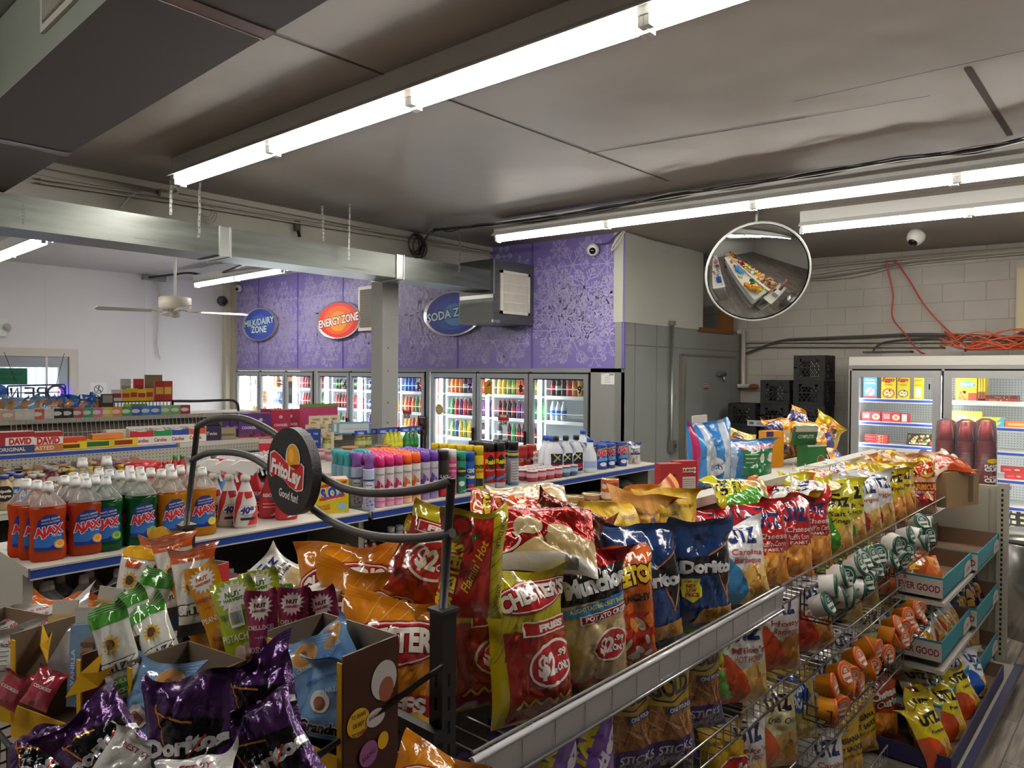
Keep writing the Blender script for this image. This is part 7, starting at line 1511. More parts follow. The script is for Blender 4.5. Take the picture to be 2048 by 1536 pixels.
for k,(px,w_,h_,c,art,lb) in enumerate(((18,.25,.14,'#8c2028',dv('','#2c3a6c','DAVID','ORIGINAL'),'red and blue sunflower seed display box at the wall end'),(74,.27,.13,'#8a2a24',dv('','#a8683c','DAVID','ROASTED'),'red and tan sunflower seed display box'),(132,.22,.045,'#c9b41c',lambda A:[('r',.1,.2*A,.8,.8*A,'#5c2a14')],'yellow and brown candy box'),(186,.24,.055,'#b9a81c',lambda A:[('r',.1,.2*A,.85,.8*A,'#1f5a34')],'yellow and green candy box'),(234,.24,.055,'#c9b41c',lambda A:[('r',.1,.2*A,.85,.8*A,'#7a1f1c')],'yellow and maroon candy box'))):
    gbx(lb,P(px,0,Y=Yc).x,Yc,1.452,(w_,.12,h_),c,art,-95,'candy_box','candy box')
for k,px in enumerate((135,210)):gbx(('orange candy box on top of the brown one','orange wafer box on top of the green one')[k],P(px,0,Y=Yc+.03).x,Yc+.03,1.452+(.046,.056)[k],(.2,.12,.035),('#b8401c','#d0783a')[k],None,-95,'candy_box','candy box')
cd_=lambda c:(lambda A:[('r',0,0,1,.45*A,'#d3cfca'),('p',[(0,.45*A),(1,.45*A),(1,A),(.75,A),(.62,.75*A),(.38,.75*A),(.25,A),(0,A)],c),brand('Candies',.5,.25*A,.17,'#8a2a2c',w=.55,b=.03),('l',[(.1,.15*A),(.2,.38*A)],.04,c)])
def open_box(nm,lab,c,size,col,yaw,art,inner='#d8d4ce',fill=None,cat='display box',inn=None):
    W,D,Hh=size;t=thing(nm,lab,cat);mb=MB();M1=card(inner);M2=card(col);th=.004
    mb.box((0,-D/2,Hh*.4),(W,th,Hh*.8),M2);mb.box((0,D/2,Hh*.5),(W,th,Hh),M2);mb.box((-W/2,0,Hh*.45),(th,D,Hh*.9),M2);mb.box((W/2,0,Hh*.45),(th,D,Hh*.9),M2);mb.box((0,0,.003),(W,D,.005),M1)
    if art:mb.plane_art(art(Hh/W),(-W/2,-D/2-.0025,0),UX,UZ,W,Hh*.8)
    obj('carton',mb,t)
    if fill:mb=MB();[mb.box((rc_.uniform(-W*.3,W*.3),rc_.uniform(-D*.25,D*.25),Hh*.6),(W*.3,D*.15,Hh*.5),film(fill),rz=rc_.uniform(-1,1)) for _ in range(5)];obj('packs',mb,t)
    t.matrix_world=Matrix.Translation(V(c)) @ orient(yaw).to_4x4();return t
for k,(px,c,n_) in enumerate(((279,'#a8242c','red'),(316,'#1f7a44','green'),(351,'#2a418c','blue'),(386,'#c9542c','orange'))):open_box('candy_display_box',f'open white and {n_} candy box on the blue-railed shelf',(P(px,0,Y=Yc).x,Yc,1.452),(.16,.14,.13),'#d0ccc6',-100,cd_(c),fill='#d8d4d0',cat='candy box')
gbx('long pale candy carton lying behind the red one',P(245,0,Y=5.95).x,5.95,1.452,(.26,.12,.1),'#d8c8b8',None,-95,'candy_box','candy box')
open_box('candy_display_box','open brown candy box beside the orange one',(P(422,0,Y=Yc).x,Yc,1.452),(.14,.14,.14),'#2a2440',-110,lambda A:[brand('Twix',.5,.4*A,.2,'#c9b8a0',w=.6)],'#8a6a48','#3a2a30','candy box')
gbx('tan carton between the brown box and purple pouches',P(452,0,Y=Yc).x,Yc,1.452,(.14,.12,.09),'#8f8268',lambda A:[('r',.05,.3*A,.95,.5*A,'#6a5c44')],-110,'candy_box')
pou=lambda c,c2:(lambda A:[('r',0,0,1,.12*A,c2),('e',.5,.72*A,.1,.09,'#b0a0b8'),brand('COOKIES',.5,.4*A,.14,'#cfc4d0',w=.7,b=.03),('c',.1,.05*A,.9,.22*A,6,.1,['#5c3a2c','#3a2420'])])
PX_={}
for k,(px,y,c,n_) in enumerate(((466,5.9,'#4a2a6a','purple'),(480,5.85,'#4a2a6a','purple'),(498,5.75,'#4a2a6a','purple'),(522,5.72,'#45265f','purple'),(542,5.95,'#8c1f34','crimson'),(562,5.75,'#94203a','crimson'),(582,5.8,'#8c1f34','crimson'))):
    gbx(f'{n_} snack cake box, {ORD[k]} from the tan carton',P(px,0,Y=y).x,y,1.452,(.16,.07,.20 if k < 4 else .22),c,pou(c,'#8a2438'),-112,'snack_box','snack box')
for k in range(7):gbx(('pink and green snack box, '+ORD[k]+' from the crimson ones'),P(612+k*9,0,Y=5.95).x,5.95,1.452,(.10,.08,.25),'#a83a64',lambda A:[('r',0,.9*A,1,A,'#5c8a3a')],-118,'snack_box','snack box')
k=0
for r_ in range(4):
    for i in range((2,3,4,3)[r_]):
        gbx('cream carton, '+('bottom','second','third','top')[r_]+' layer, '+ORD[i]+' from the pink boxes',P(627+(i+(0,0,0,.4)[r_])*17+(12 if r_ < 2 else 0),0,Y=5.55).x,5.55,1.322+r_*.074,(.12,.08,.072),'#c9bfa2',lambda A:[brand('CREMES',.5,.6*A,.16,'#7a5a30',w=.6),('r',.1,.1*A,.5,.3*A,'#a8783c')],-120,'cream_carton','food box','stacked cream cartons')
for r_ in range(3):
    for i in range(3):gbx('dark blue carton, '+('bottom','middle','top')[r_]+' layer, '+ORD[i]+' from the round sign',P(600+i*15,0,Y=5.4).x,5.4,1.322+.065*r_,(.11,.08,.063),'#1f357c',lambda A:[brand('Oreo',.5,.5*A,.24,'#b8c4dc',w=.6)],-120,'blue_carton','food box','stacked blue cartons')
for i in range(2):gbx(('red and white carton behind the round sign','red carton with white name behind the round sign')[i],P(540+i*22,0,Y=5.3).x,5.33,1.322,(.13,.1,.15),'#a82430',lambda A:[brand('LE',.5,.3*A,.2,'#e0d0d0',w=.5,b=.04),('r',0,.75*A,1,A,'#b9a49c')],-118,'red_carton','food box')
gbx('long pale blue carton on the grey shelf',P(692,0,Y=5.5).x+.05,5.5,1.45,(.36,.12,.1),'#5f8fae',lambda A:[('r',.2,.1*A,.95,.9*A,'#b3bcc0'),('r',.3,.4*A,.9,.45*A,'#8a949a')],-110,'long_carton','food box')
for i in range(9):gbx('blue cookie packet lying near the column, '+ORD[i]+' from the pale blue carton',P(722+i*15,0,Y=5.45).x,5.45+.03*(i % 3),1.43+.0*i,(.12,.08,.045),('#1f3f9c','#26469c','#33246a')[i % 3],lambda A:[brand('OREO',.5,.5*A,.18,'#d0d8e8',w=.5,b=.04)],-110+10*(i % 3),'cookie_packet','cookie packet',None)
# white boxed soaps and deodorants below
for i in range(16):gbx('white wrapped pack on the shelf under the candy boxes, '+ORD[i]+' along',P(385+i*9,0,Y=5.35).x,5.35,1.322,(.07,.14,.05),'#c4c2c0',lambda A:[('r',.3,0,.6,A,'#8a9cb8')],-95,'soap_pack','soap pack','white soap packs')
for i in range(9):gbx('navy deodorant box on the shelf before the pegboard, '+ORD[i]+' along',P(462+i*9,0,Y=5.15).x,5.1,1.21,(.05,.04,.13),'#1c2a58',lambda A:[brand('C',.4,.8*A,.3,'#d0d4dc',b=.04)],-110,'deodorant_box','deodorant','navy deodorant boxes')
# gum boxes, cookie bags and rack far back
gc=['#c9a890','#d0ccc8','#cfcfca','#c8543c','#d0ccc8','#1c1c1e','#1c1c1e','#b04a58','#2f9a5c','#d8689a','#e0b83a','#e0883a','#3f9a4c','#2a4aa0','#3a78c0','#2f66b0','#7fb86c','#6fa85c','#a82430']
for i,c in enumerate(gc):gbx(f'small gum carton on the far rack, {ORD[i]} from the wall end',P(12+i*19.8,0,Y=7.24).x,7.26,1.582,(.105,.08,.085),c,lambda A:[('e',.5,.5*A,.36,.18,'#d9d6d0')],-95,'gum_box','gum box','gum cartons on the far rack')
for i in range(14):
    px=8+i*14.5;k='ritz' if i == 11 else 'ahoylt' if i < 5 else 'ahoy'
    if i == 11:px=168
    bag(k,(P(px,0,Y=7.5+.1*(i % 2)).x,7.45+.12*(i % 2)-.05*(i == 11),1.68-.02*(i == 11)),-95+R.uniform(-20,20),R.uniform(-5,25),R.uniform(-15,15),f'{"red cracker bag" if i == 11 else "pale blue cookie bag" if i < 5 else "bright blue cookie bag"} on the far rack, {ORD[i]} from the wall end',None,i,1.08)
t=thing('wire_tray_rack','small black wire rack of snack packets on the far shelving','wire rack',(0,0,0));mb=MB();q=lambda px,py,y=7.35:P(px,py,Y=y)
for py in (804,815):
    mb.tube([q(222,py),q(345,py-2)],.006,M_blk,5);mb.tube([q(222,py),q(222,py,7.65)],.006,M_blk,4)
for i in range(18):mb.tube([q(222+i*7,815),q(222+i*7,804)],.004,M_blk,4)
for px in (222,293,345):mb.tube([q(px,808),q(px,830)],.006,M_blk,5)
obj('wire_frame',mb,t)
for i,(px,c,c2,h_) in enumerate(((232,'#d0ccc8','#8c2420',.12),(249,'#cfb81c','#b02a1c',.12),(264,'#d0b41c','#b02a1c',.13),(281,'#d8be1c','#b02a1c',.12),(296,'#c9a81c','#b02a1c',.13),(318,'#a02420','#d8a03a',.2),(334,'#b02a20','#d8c03a',.2),(276,'#b0282c','#8a1a1c',.22),(250,'#b8b4b0','#8a8480',.22))):
    y=7.4 if i < 7 else 7.55;gbx(f'snack packet in the black wire rack, {ORD[i]} of the row',P(px,0,Y=y).x,y,1.705,(.09,.04,h_),c,lambda A,c2=c2:[('r',.1,.35*A,.9,.7*A,c2)],-100,'snack_packet','snack packet')
gbx('open cardboard flap box in the black wire rack',P(306,0,Y=7.6).x,7.6,1.705,(.16,.04,.26),'#7d6a52',None,-100,'cardboard_box')
gbx('green packet hanging under the black wire rack',P(268,0,Y=7.35).x,7.35,1.585,(.18,.05,.10),'#5c8a1c',lambda A:[('r',0,0,.3,A,'#c9b81c')],-100,'snack_packet','snack packet')
gbx('black coffee carton beside the black wire rack',P(213,0,Y=7.35).x,7.35,1.585,(.1,.06,.2),'#23201f',lambda A:[('r',.1,.6*A,.9,.95*A,'#8a8884')],-100,'coffee_box','coffee box')

# ================================================================== CHIP BAGS ON THE LONG RUN
def row(z,items,grp_=None,tail='',k=1.):
    for kd,px,Y,yaw,lean,var,lab,*ex in items:
        x=P(px,0,Y=Y).x;o=ex[0] if ex else {}
        bag(kd,(x,Y,z+.006+o.get('dz',0)),yaw,lean,o.get('roll',R.uniform(-2,2)),lab+tail,grp_,var,o.get('s',1.)*k,bottom=True)
TS=', top shelf'
row(S1,[('fries',1078,1.085,-112,9,0,'yellow and red spicy fries bag with price oval, standing in front'),('fries',975,1.22,-114,8,3,'yellow spicy fries bag half hidden behind the front one'),('fries',905,1.36,-120,6,0,'yellow spicy fries bag just behind the black post'),('fries',985,1.40,-118,2,2,'yellow spicy fries bag at the back under the lying red bag'),
 ('munch',1196,1.10,-116,9,0,'red and tan potato crisp bag with blue ribbon'),('munch',1095,1.36,-112,4,1,'shiny red potato crisp bag behind the spicy fries'),('cheet',1258,1.12,-118,7,0,'orange and red cheese snack bag beside the potato crisps'),('cheet',1190,1.40,-112,4,2,'orange cheese snack bag at the back behind the potato crisps'),
 ('dblue',1312,1.12,-120,8,0,'dark blue tortilla chip bag with yellow badge, nearer the cheese snacks'),('dblue',1412,1.09,-122,8,1,'dark blue tortilla chip bag with yellow badge, nearer the white bag'),('dblue',1262,1.32,-116,6,1,'dark blue tortilla chip bag half hidden behind the front two',{'s':.9}),
 ('ucaro',1497,1.10,-134,16,2,'white and pale blue barbecue chip bag leaning by the rail end',{'s':.95}),('ucheese',1540,1.14,-124,9,0,'red cheese puff bag next to the white and blue bag'),('ucheese',1590,1.12,-124,8,3,'red cheese puff bag, middle one of the front three'),('ucheese',1632,1.12,-124,8,1,'red cheese puff bag next to the yellow and green bags'),
 ('usv',1678,1.10,-126,9,1,'yellow and green vinegar chip bag with curled top'),('usv',1708,1.12,-124,8,0,'yellow and green vinegar chip bag, second one'),('uorig',1741,1.11,-126,8,2,'white and red chip bag next to the vinegar chips'),('uorig',1768,1.11,-126,8,0,'white and red chip bag next to the yellow ripple chips'),('urip',1794,1.12,-126,8,1,'yellow and orange ripple chip bag, first one'),('urip',1813,1.12,-126,8,0,'yellow and orange ripple chip bag, second one'),
 ('flake',1845,1.10,-140,6,0,'clear barbecue pork rind bag with round red and yellow logo',{'s':1.1}),('gflake2',1872,1.10,-132,6,0,'clear bag with red stripe beside the pork rinds'),('gflake2',1888,1.14,-130,6,3,'clear bag with red stripe, second one'),('uorig',1905,1.08,-134,5,3,'white ripple chip bag before the cardboard box',{'s':.9})],None,TS)
row(S1+.012,[('brown',1168,1.47,-110,2,0,'brown metallic chip bag between the tostadas and the blue bags'),('brown',1215,1.42,-125,5,1,'brown metallic chip bag leaning on the first brown one'),('layy',1222,1.47,-105,-4,2,'yellow chip bag at the back behind the brown ones',{'s':1.25}),('layy',1345,1.43,-112,-2,0,'yellow chip bag standing behind the blue tortilla chips',{'s':1.28}),('layo',1290,1.49,-112,-3,1,'pale orange chip bag behind the yellow one',{'s':1.3}),('layo',1310,1.55,-112,-3,0,'pale orange chip bag at the very back by the divider',{'s':1.3}),
 ('ucheese',1440,1.30,-118,5,0,'red cheese puff bag behind the blue tortilla chips'),('ucheese',1490,1.38,-118,3,1,'red cheese puff bag in the second row, second one'),('ucheese',1530,1.36,-118,4,2,'red cheese puff bag in the second row, third one'),('ucheese',1572,1.36,-118,4,0,'red cheese puff bag in the second row, fourth one'),('usv',1622,1.36,-120,4,1,'yellow and green bag in the second row, first one'),('usv',1652,1.32,-120,4,2,'yellow and green bag in the second row, second one'),
 ('usv',1600,1.48,-116,2,0,'yellow and green bag in the third row'),('uorig',1690,1.34,-122,4,0,'white and red bag in the second row, first one'),('uorig',1712,1.32,-122,4,1,'white and red bag in the second row, second one'),('urip',1742,1.34,-122,4,2,'yellow ripple bag in the second row, first one'),('urip',1764,1.32,-122,4,0,'yellow ripple bag in the second row, second one'),('flake',1788,1.30,-122,4,1,'clear pork rind bag in the second row, first one'),('flake',1812,1.30,-122,4,2,'clear pork rind bag in the second row, second one'),('flake',1762,1.46,-118,3,0,'clear pork rind bag in the third row, first one'),('gflake2',1730,1.47,-118,3,1,'clear bag with red stripe in the third row'),('uorig',1660,1.48,-118,3,2,'white and red bag in the third row, first one'),('uorig',1700,1.48,-118,3,0,'white and red bag in the third row, second one'),('flake',1795,1.46,-118,3,2,'clear pork rind bag in the third row, second one'),('gflake2',1840,1.30,-124,3,2,'clear bag with red stripe in the second row')],k=.86)
def lie(kd,px,py,d,yaw,lean,roll,lab,var=0,s=1.):bag(kd,at(px,py,d),yaw,lean,roll,lab,None,var,s)
lie('usv',1474,990,3.05,-140,55,88,'yellow and green chip bag lying on top of the red ones',1,.8)
lie('uorig',1635,992,3.45,-140,62,70,'white and red chip bag lying on top, next to the yellow ones',0,.85);lie('uwhite',1572,992,3.45,-130,75,80,'white chip bag lying flat behind the red ones',2,.7)
for k,(px,py,d,rl) in enumerate(((1640,948,4.0,85),(1695,962,4.05,70),(1735,944,4.3,95),(1775,962,4.2,100),(1690,938,4.4,80),(1820,955,4.4,60))):lie(('gflake2','flake','gflake2','flake','uorig','gflake2')[k],px,py+14,d,-135,60,rl,'clear and red snack bag lying on the pile, '+ORD[k]+' from the lying white one',k,.82)
lie('layred',1078,1078,1.85,-128,52,82,'shiny red chip bag with barcode lying across the top of the spicy fries',0,.84)
lie('hot',943,1124,1.5,-128,2,-4,'narrow red and yellow corn snack bag standing on the pile beside the post',0,.78)
lie('hotprice',870,1108,1.72,-122,16,-22,'red spicy snack bag with large price oval tilted behind the post',0,.72);lie('hotprice',842,1135,1.86,-115,14,-28,'second red spicy snack bag behind the tilted one',0,.72)
lie('tort',1068,1012,2.2,-125,60,4,'large clear bag of round tostadas lying on the pile',0,.72);lie('cheet',1010,1030,2.1,-125,55,80,'orange snack bag lying before the tostadas',1,.75);lie('brown',1130,1050,2.1,-120,40,60,'small brown chip bag wedged under the tostadas',3,.7)
# second, third and fourth shelves
row(S2,[('taki',1172,1.10,-114,6,0,'purple rolled chip bag with yellow slanted name'),('taki',1090,1.12,-116,6,2,'purple rolled chip bag, half hidden by the rail'),('taki',1010,1.12,-116,6,1,'purple rolled chip bag next to the black post'),('rold',1258,1.14,-116,6,0,'pretzel stick bag with gold top, first of three'),('rold',1336,1.09,-118,6,0,'pretzel stick bag with gold top, middle one in front'),('rold',1398,1.13,-120,6,3,'pretzel stick bag with gold top, third of three'),('lime',1440,1.16,-124,6,0,'green chip bag with yellow badge beside the pretzels'),
 ('uketch',1494,1.10,-126,8,1,'white and orange hot honey chip bag'),('uhoney',1565,1.12,-126,8,0,'white and orange honey barbecue chip bag'),('usmoky',1636,1.09,-126,8,0,'white and red smoky barbecue chip bag'),('ugreen',1700,1.12,-126,8,0,'dark green and lime ripple chip bag, first one'),('ugreen',1735,1.12,-126,8,3,'dark green and lime ripple chip bag, second one'),('redhot',1772,1.11,-128,8,0,'red hot corn chip bag, nearer the lime ripple chips'),('redhot',1803,1.10,-128,8,3,'red hot corn chip bag, nearer the teal trays'),
 ('uhoney',1530,1.36,-120,4,3,'white and orange chip bag in the second row'),('usmoky',1600,1.36,-120,4,3,'white and red chip bag in the second row'),('rold',1300,1.38,-114,4,0,'pretzel stick bag in the second row')],None,', second shelf')
row(S3,[('uketch',1505,1.10,-124,6,3,'white chip bag low beside the crab chips',{'s':.9}),('layy',1476,1.13,-120,6,3,'yellow chip bag low under the pretzels',{'s':.85}),('ucrab',1562,1.10,-126,8,0,'pale yellow crab chip bag'),('pop',1604,1.12,-126,8,0,'popcorn bag with blue starburst'),('uwhite',1648,1.10,-126,8,0,'white and dark green ripple chip bag, nearer the popcorn'),('uwhite',1700,1.12,-126,8,3,'white and dark green ripple chip bag, second one'),('ucrab',1745,1.14,-128,8,3,'pale yellow chip bag behind the orange tubs'),('pop',1775,1.12,-128,8,3,'popcorn bag near the teal trays')],None,', third shelf')
row(S4,[('ucaro',1663,1.08,-126,8,0,'white and blue chip bag'),('louis',1708,1.08,-126,8,0,'yellow hot sauce pork rind bag, nearer the white bag'),('louis',1738,1.10,-126,8,3,'yellow hot sauce pork rind bag, nearer the cheese curls'),('curls',1778,1.07,-128,8,0,'orange-red cheese curl bag, nearer the pork rinds'),('curls',1808,1.10,-128,8,3,'orange-red cheese curl bag, nearer the trays')],None,', lowest shelf')
# ---- wire baskets of dip tubs hooked on the shelf fronts
def tub(c,c2,nm):
    mb=MB();mb.lathe([(.036,0),(.041,.052),(.044,.054),(.044,.06),(.040,.062),(0,.062)],plas(c),20,mats=[plas(c2),plas(c),plas(c),plas(c),plas(c)]);mb.plane_art([('e',.5,.5,.36,.36,'#c9c7c0'),('e',.5,.5,.32,.32,c),('r',.2,.36,.8,.5,'#d0cec6'),brand('UTZ',.5,.64,.16,'#dcdad2',w=.3,b=.05),('r',.4,.1,.8,.24,'#d8d6d0')],(-.042,-.042,.0625),UX,UY,.084,.084);return single(nm,'dip tub',mb)
tg,to_=tub('#1c4a3c','#cfccc6','dip_tub'),tub('#c9581c','#c9801c','cheese_dip_tub')
def basket(lab,x0,x1,z):
    t=thing('clip_basket',lab,'wire basket',(0,0,0));y0,y1=.875,.975;mb=MB()
    for zz in (z,z+.055):mb.tube([(x0,y1,zz),(x0,y0,zz),(x1,y0,zz),(x1,y1,zz)],.0032,M_blackwire,5)
    for y in (.90,.93):mb.tube([(x0,y,z),(x1,y,z)],.0025,M_blackwire,4)
    obj('wire_frame',mb,t)
    for x in (x0,x0+.04,x1-.04,x1):mb=MB();mb.tube([(x,y1,z+.1),(x,y1,z),(x,y0,z),(x,y0,z+.055)],.003,M_blackwire,5);obj('wire_hook',mb,t)
def tubs_in(x0,x1,z,n,pr,nm,grp_,rr):
    for i in range(n):
        k,up_=i // 2,i % 2;x=x0+.03+(x1-x0-.12)*k/max(1,(n-1) // 2)
        M=orient(-118+rr.uniform(-30,30),-62+rr.uniform(-14,14)*1,0);c=V((x+.035*up_,.93+.01*up_,z+.047+.066*up_))
        o=place(pr,c,-90,f'{nm}, {ORD[k]} along, {"upper" if up_ else "lower"} layer',grp_)
        c += V((rr.uniform(-.012,.012),rr.uniform(-.008,.008),rr.uniform(-.004,.012)));aa=RD(268+rr.uniform(-34,40));n_=V((cos(aa),sin(aa),rr.uniform(-.3,.6))).normalized();o.matrix_world=Matrix.Translation(c) @ n_.to_track_quat('Z','Y').to_matrix().to_4x4()
rt=random.Random(9)
for k,(x0,x1,z,n,pr,nm,lb) in enumerate(((2.66,3.42,1.115,14,tg,'green and white dip tub, near basket','black wire basket of green dip tubs, the nearer one'),(3.50,4.30,1.115,12,tg,'green and white dip tub, far basket','black wire basket of green dip tubs, the farther one'),(2.70,3.35,.735,12,to_,'orange cheese dip tub, near basket','black wire basket of orange dip tubs, the nearer one'),(3.42,4.1,.735,12,to_,'orange cheese dip tub, far basket','black wire basket of orange dip tubs, the farther one'))):
    basket(lb,x0,x1,z);tubs_in(x0,x1,z,n,pr,nm,nm.split(',')[0]+'s',rt)
# ---- cardboard trays with teal fronts and their small bags
def tray(c,L_,D,lab,teal='#1f7f8c',h=.105,plain=False):
    t=thing('cardboard_tray',lab,'cardboard tray',c);K=card('#6b5442');Tl=card(teal);th=.006;mb=MB()
    mb.b2((0,0,0),(L_,D,.004),K);mb.b2((0,D-th,0),(L_,D,h+.03),K);mb.b2((L_-th,0,0),(L_,D,h),K);obj('tray_body',mb,t)
    mb=MB();mb.b2((0,0,0),(L_,th,h),Tl);mb.b2((0,th,0),(th,D,h),Tl);mb.b2((th,th,.004),(L_,th+.002,h-.002),K)
    if not plain:
        mb.plane_art([('e',.85,.06,.13,.05,'#c9c4c0'),('r',.72,0,1,.035,'#c9c4c0'),brand('Utz',.86,.05,.04,'#8c3a3c',w=.12,rot=8)],(0,-.001,0),UX,UZ,L_,h)
        mb.plane_art([('r',0,0,1,.9*h/D,'#c4c0bc'),brand('EVER GOOD',.70,.42*h/D,.34*h/D,'#8c2c34',w=.54,b=.03)],(-.001,D,0),-UY,UZ,D,h)
    obj('printed_front',mb,t);return t
TX=4.22
spec=[(S2,0,'s_or',3,'top tray row'),(S2-.32,0,'s_white',5,'second tray row'),(S3-.32,0,'s_bbq',5,'third tray row')]
names={'s_or':'orange corn chip bag','s_white':'small white and orange chip bag','s_bbq':'small tan and orange barbecue chip bag','s_navy':'small navy snack mix bag','s_tan':'small tan chip bag','s_blue':'small white and blue chip bag','s_purp':'small white and purple chip bag','s_yel':'small yellow and red chip bag','s_clear':'small clear snack bag'}
k=0
for zi,z,(ka,kb) in ((0,.86,('s_or','s_navy')),(1,.53,('s_white','s_navy')),(2,.20,('s_bbq','s_tan'))):
    for j,kd in enumerate((ka,kb)):
        x0=TX+.01+j*.75;zz=z+(.0 if j == 0 else .0)
        rowz=('top','middle','lowest')[zi]
        tray((x0,.83-.03*j,zz),.73,.36,f'teal fronted cardboard tray, {rowz} of the stack, {("nearer", "farther")[j]} one')
        n=1 if (zi == 0 and j == 0) else 0 if (zi == 0 and j == 1) else 5
        for i in range(n):
            bag(kd,(x0+.12+i*.13,.97,zz+.12),-125+rt.uniform(-25,25),30+rt.uniform(-10,15),rt.uniform(-20,20)+(85 if n == 1 else 0),f'{names[kd]} in the {rowz} {("nearer", "farther")[j]} tray, {ORD[i]} along',None,i,1.35)
        if n:
            for i in range(4):bag(('s_blue','s_purp','s_navy')[zi] if j else kd,(x0+.18+i*.14,1.1,zz+.16),-120+rt.uniform(-25,25),20,rt.uniform(-20,20),f'{names[("s_blue", "s_purp", "s_navy")[zi] if j else kd]} back of the {rowz} {("nearer", "farther")[j]} tray, {ORD[i]} along',None,i+1,1.3)
tray((3.9,.72,.115),1.5,.40,'white and purple edged cardboard tray on the base deck','#2c2850',.09,True)
for i in range(7):bag(('s_yel','s_yel','s_yel','s_clear','s_yel','s_purp','s_blue')[i],(3.98+i*.17,.83+.08*(i % 2),.26),-125+rt.uniform(-20,20),28,rt.uniform(-15,15),f'{names[("s_yel", "s_yel", "s_yel", "s_clear", "s_yel", "s_purp", "s_blue")[i]]} on the base deck, {ORD[i]} along',None,i,1.5)
# ---- far end of the top shelf: cardboard box, bag on it, cups
x=P(1945,0,Y=1.0).x
carton('cardboard_box','plain brown cardboard box at the far end of the top shelf',(5.30,1.04,S1+.004),(.32,.24,.22),'#8a7354',-112,lambda A:[('r',.66,.1*A,.82,.85*A,'#5c4c3a')],cat='cardboard box')
bag('redhot',(5.25,1.02,S1+.26),-120,70,75,'red and clear snack bag lying on the brown cardboard box',None,2,.9)
cupm=MB();Rc=plas('#9c1c28')
for i in range(22):cupm.lathe([(.026+.0006*i,.20-i*.0088+.02),(.0275+.0006*i,.192-i*.0088+.02)],Rc,14,cap=False)
cupm.lathe([(.024,.23),(.030,.14),(.046,.0),(.046,0)],Rc,14)
def cups(px,y,z,h,lab,art=None):
    t=thing('cup_pack',lab,'pack of cups',(6.0,P(px,0,X=6.0).y,z));t.rotation_euler=(0,0,RD(-35));t.scale=(1.4,1.4,1.12);mb=MB();n=int((h-.12)/.009)
    for i in range(n):r_=.046-.0003*i;mb.lathe([(r_,i*.009),(r_-.0006,i*.009+.0065),(r_-.003,i*.009+.0075)],Rc,16,cap=False)
    r_=.046-.0003*n;mb.lathe([(r_-.002,n*.009),(r_-.014,h),(0,h)],Rc,16);obj('cups',mb,t)
    mb=MB();mb.lathe([(.05,-.002),(.05,h*.75),(.044,h),(.02,h+.018)],clear_mat('#d8d4d6',.06,.12),9,cap=False);s_=obj('film_sleeve',mb,t)
    if art:mb=MB();wrap_art(mb,art,.0508,.02,h*.7,-150,-40,8);obj('printed_panel',mb,t)
bc=[('r',.2,.1,.8,.8,'#c9c6c4')]+[('r',.26+i*.05,.2,.28+i*.05,.7,'#2a2a2a') for i in range(10)]
cups(1905,1.02,1.228,.40,'clear sleeve of red plastic cups, first one');cups(1945,1.02,1.228,.40,'clear sleeve of red plastic cups with barcode, second one',bc)
cups(1985,1.0,1.228,.41,'printed sleeve of red plastic cups marked PLASTIC CUPS',[('e',.5,1.5,.3,.16,'#c9b01c'),('t','PLASTIC',.5,1.2,.16,'#e0d8d4',{'w':.8,'b':.04}),('t','CUPS',.5,.98,.22,'#e0d8d4',{'w':.8,'b':.05}),('t','PLASTIC',.5,.5,.16,'#d0a8a8',{'w':.8,'b':.04}),('t','CUPS',.5,.28,.22,'#e0d8d4',{'w':.8,'b':.05})])
mb=MB();mb.b2((5.9,1.28,1.228),(6.15,1.5,1.44),card('#a8a39c'));[mb.b2((5.897,1.3+.04*i,1.24),(5.9,1.31+.04*i,1.4),card('#5c5a58')) for i in range(5)];tag(obj('foil_pan_box',mb),'grey printed box beside the red cups','box')
mb=MB();mb.lathe([(.08,0),(.085,.05),(.03,.085)],film('#1a1626'),12,c=(5.86,1.24,1.228));tag(obj('snack_bowl',mb),'dark purple round pack in front of the grey printed box','bowl')
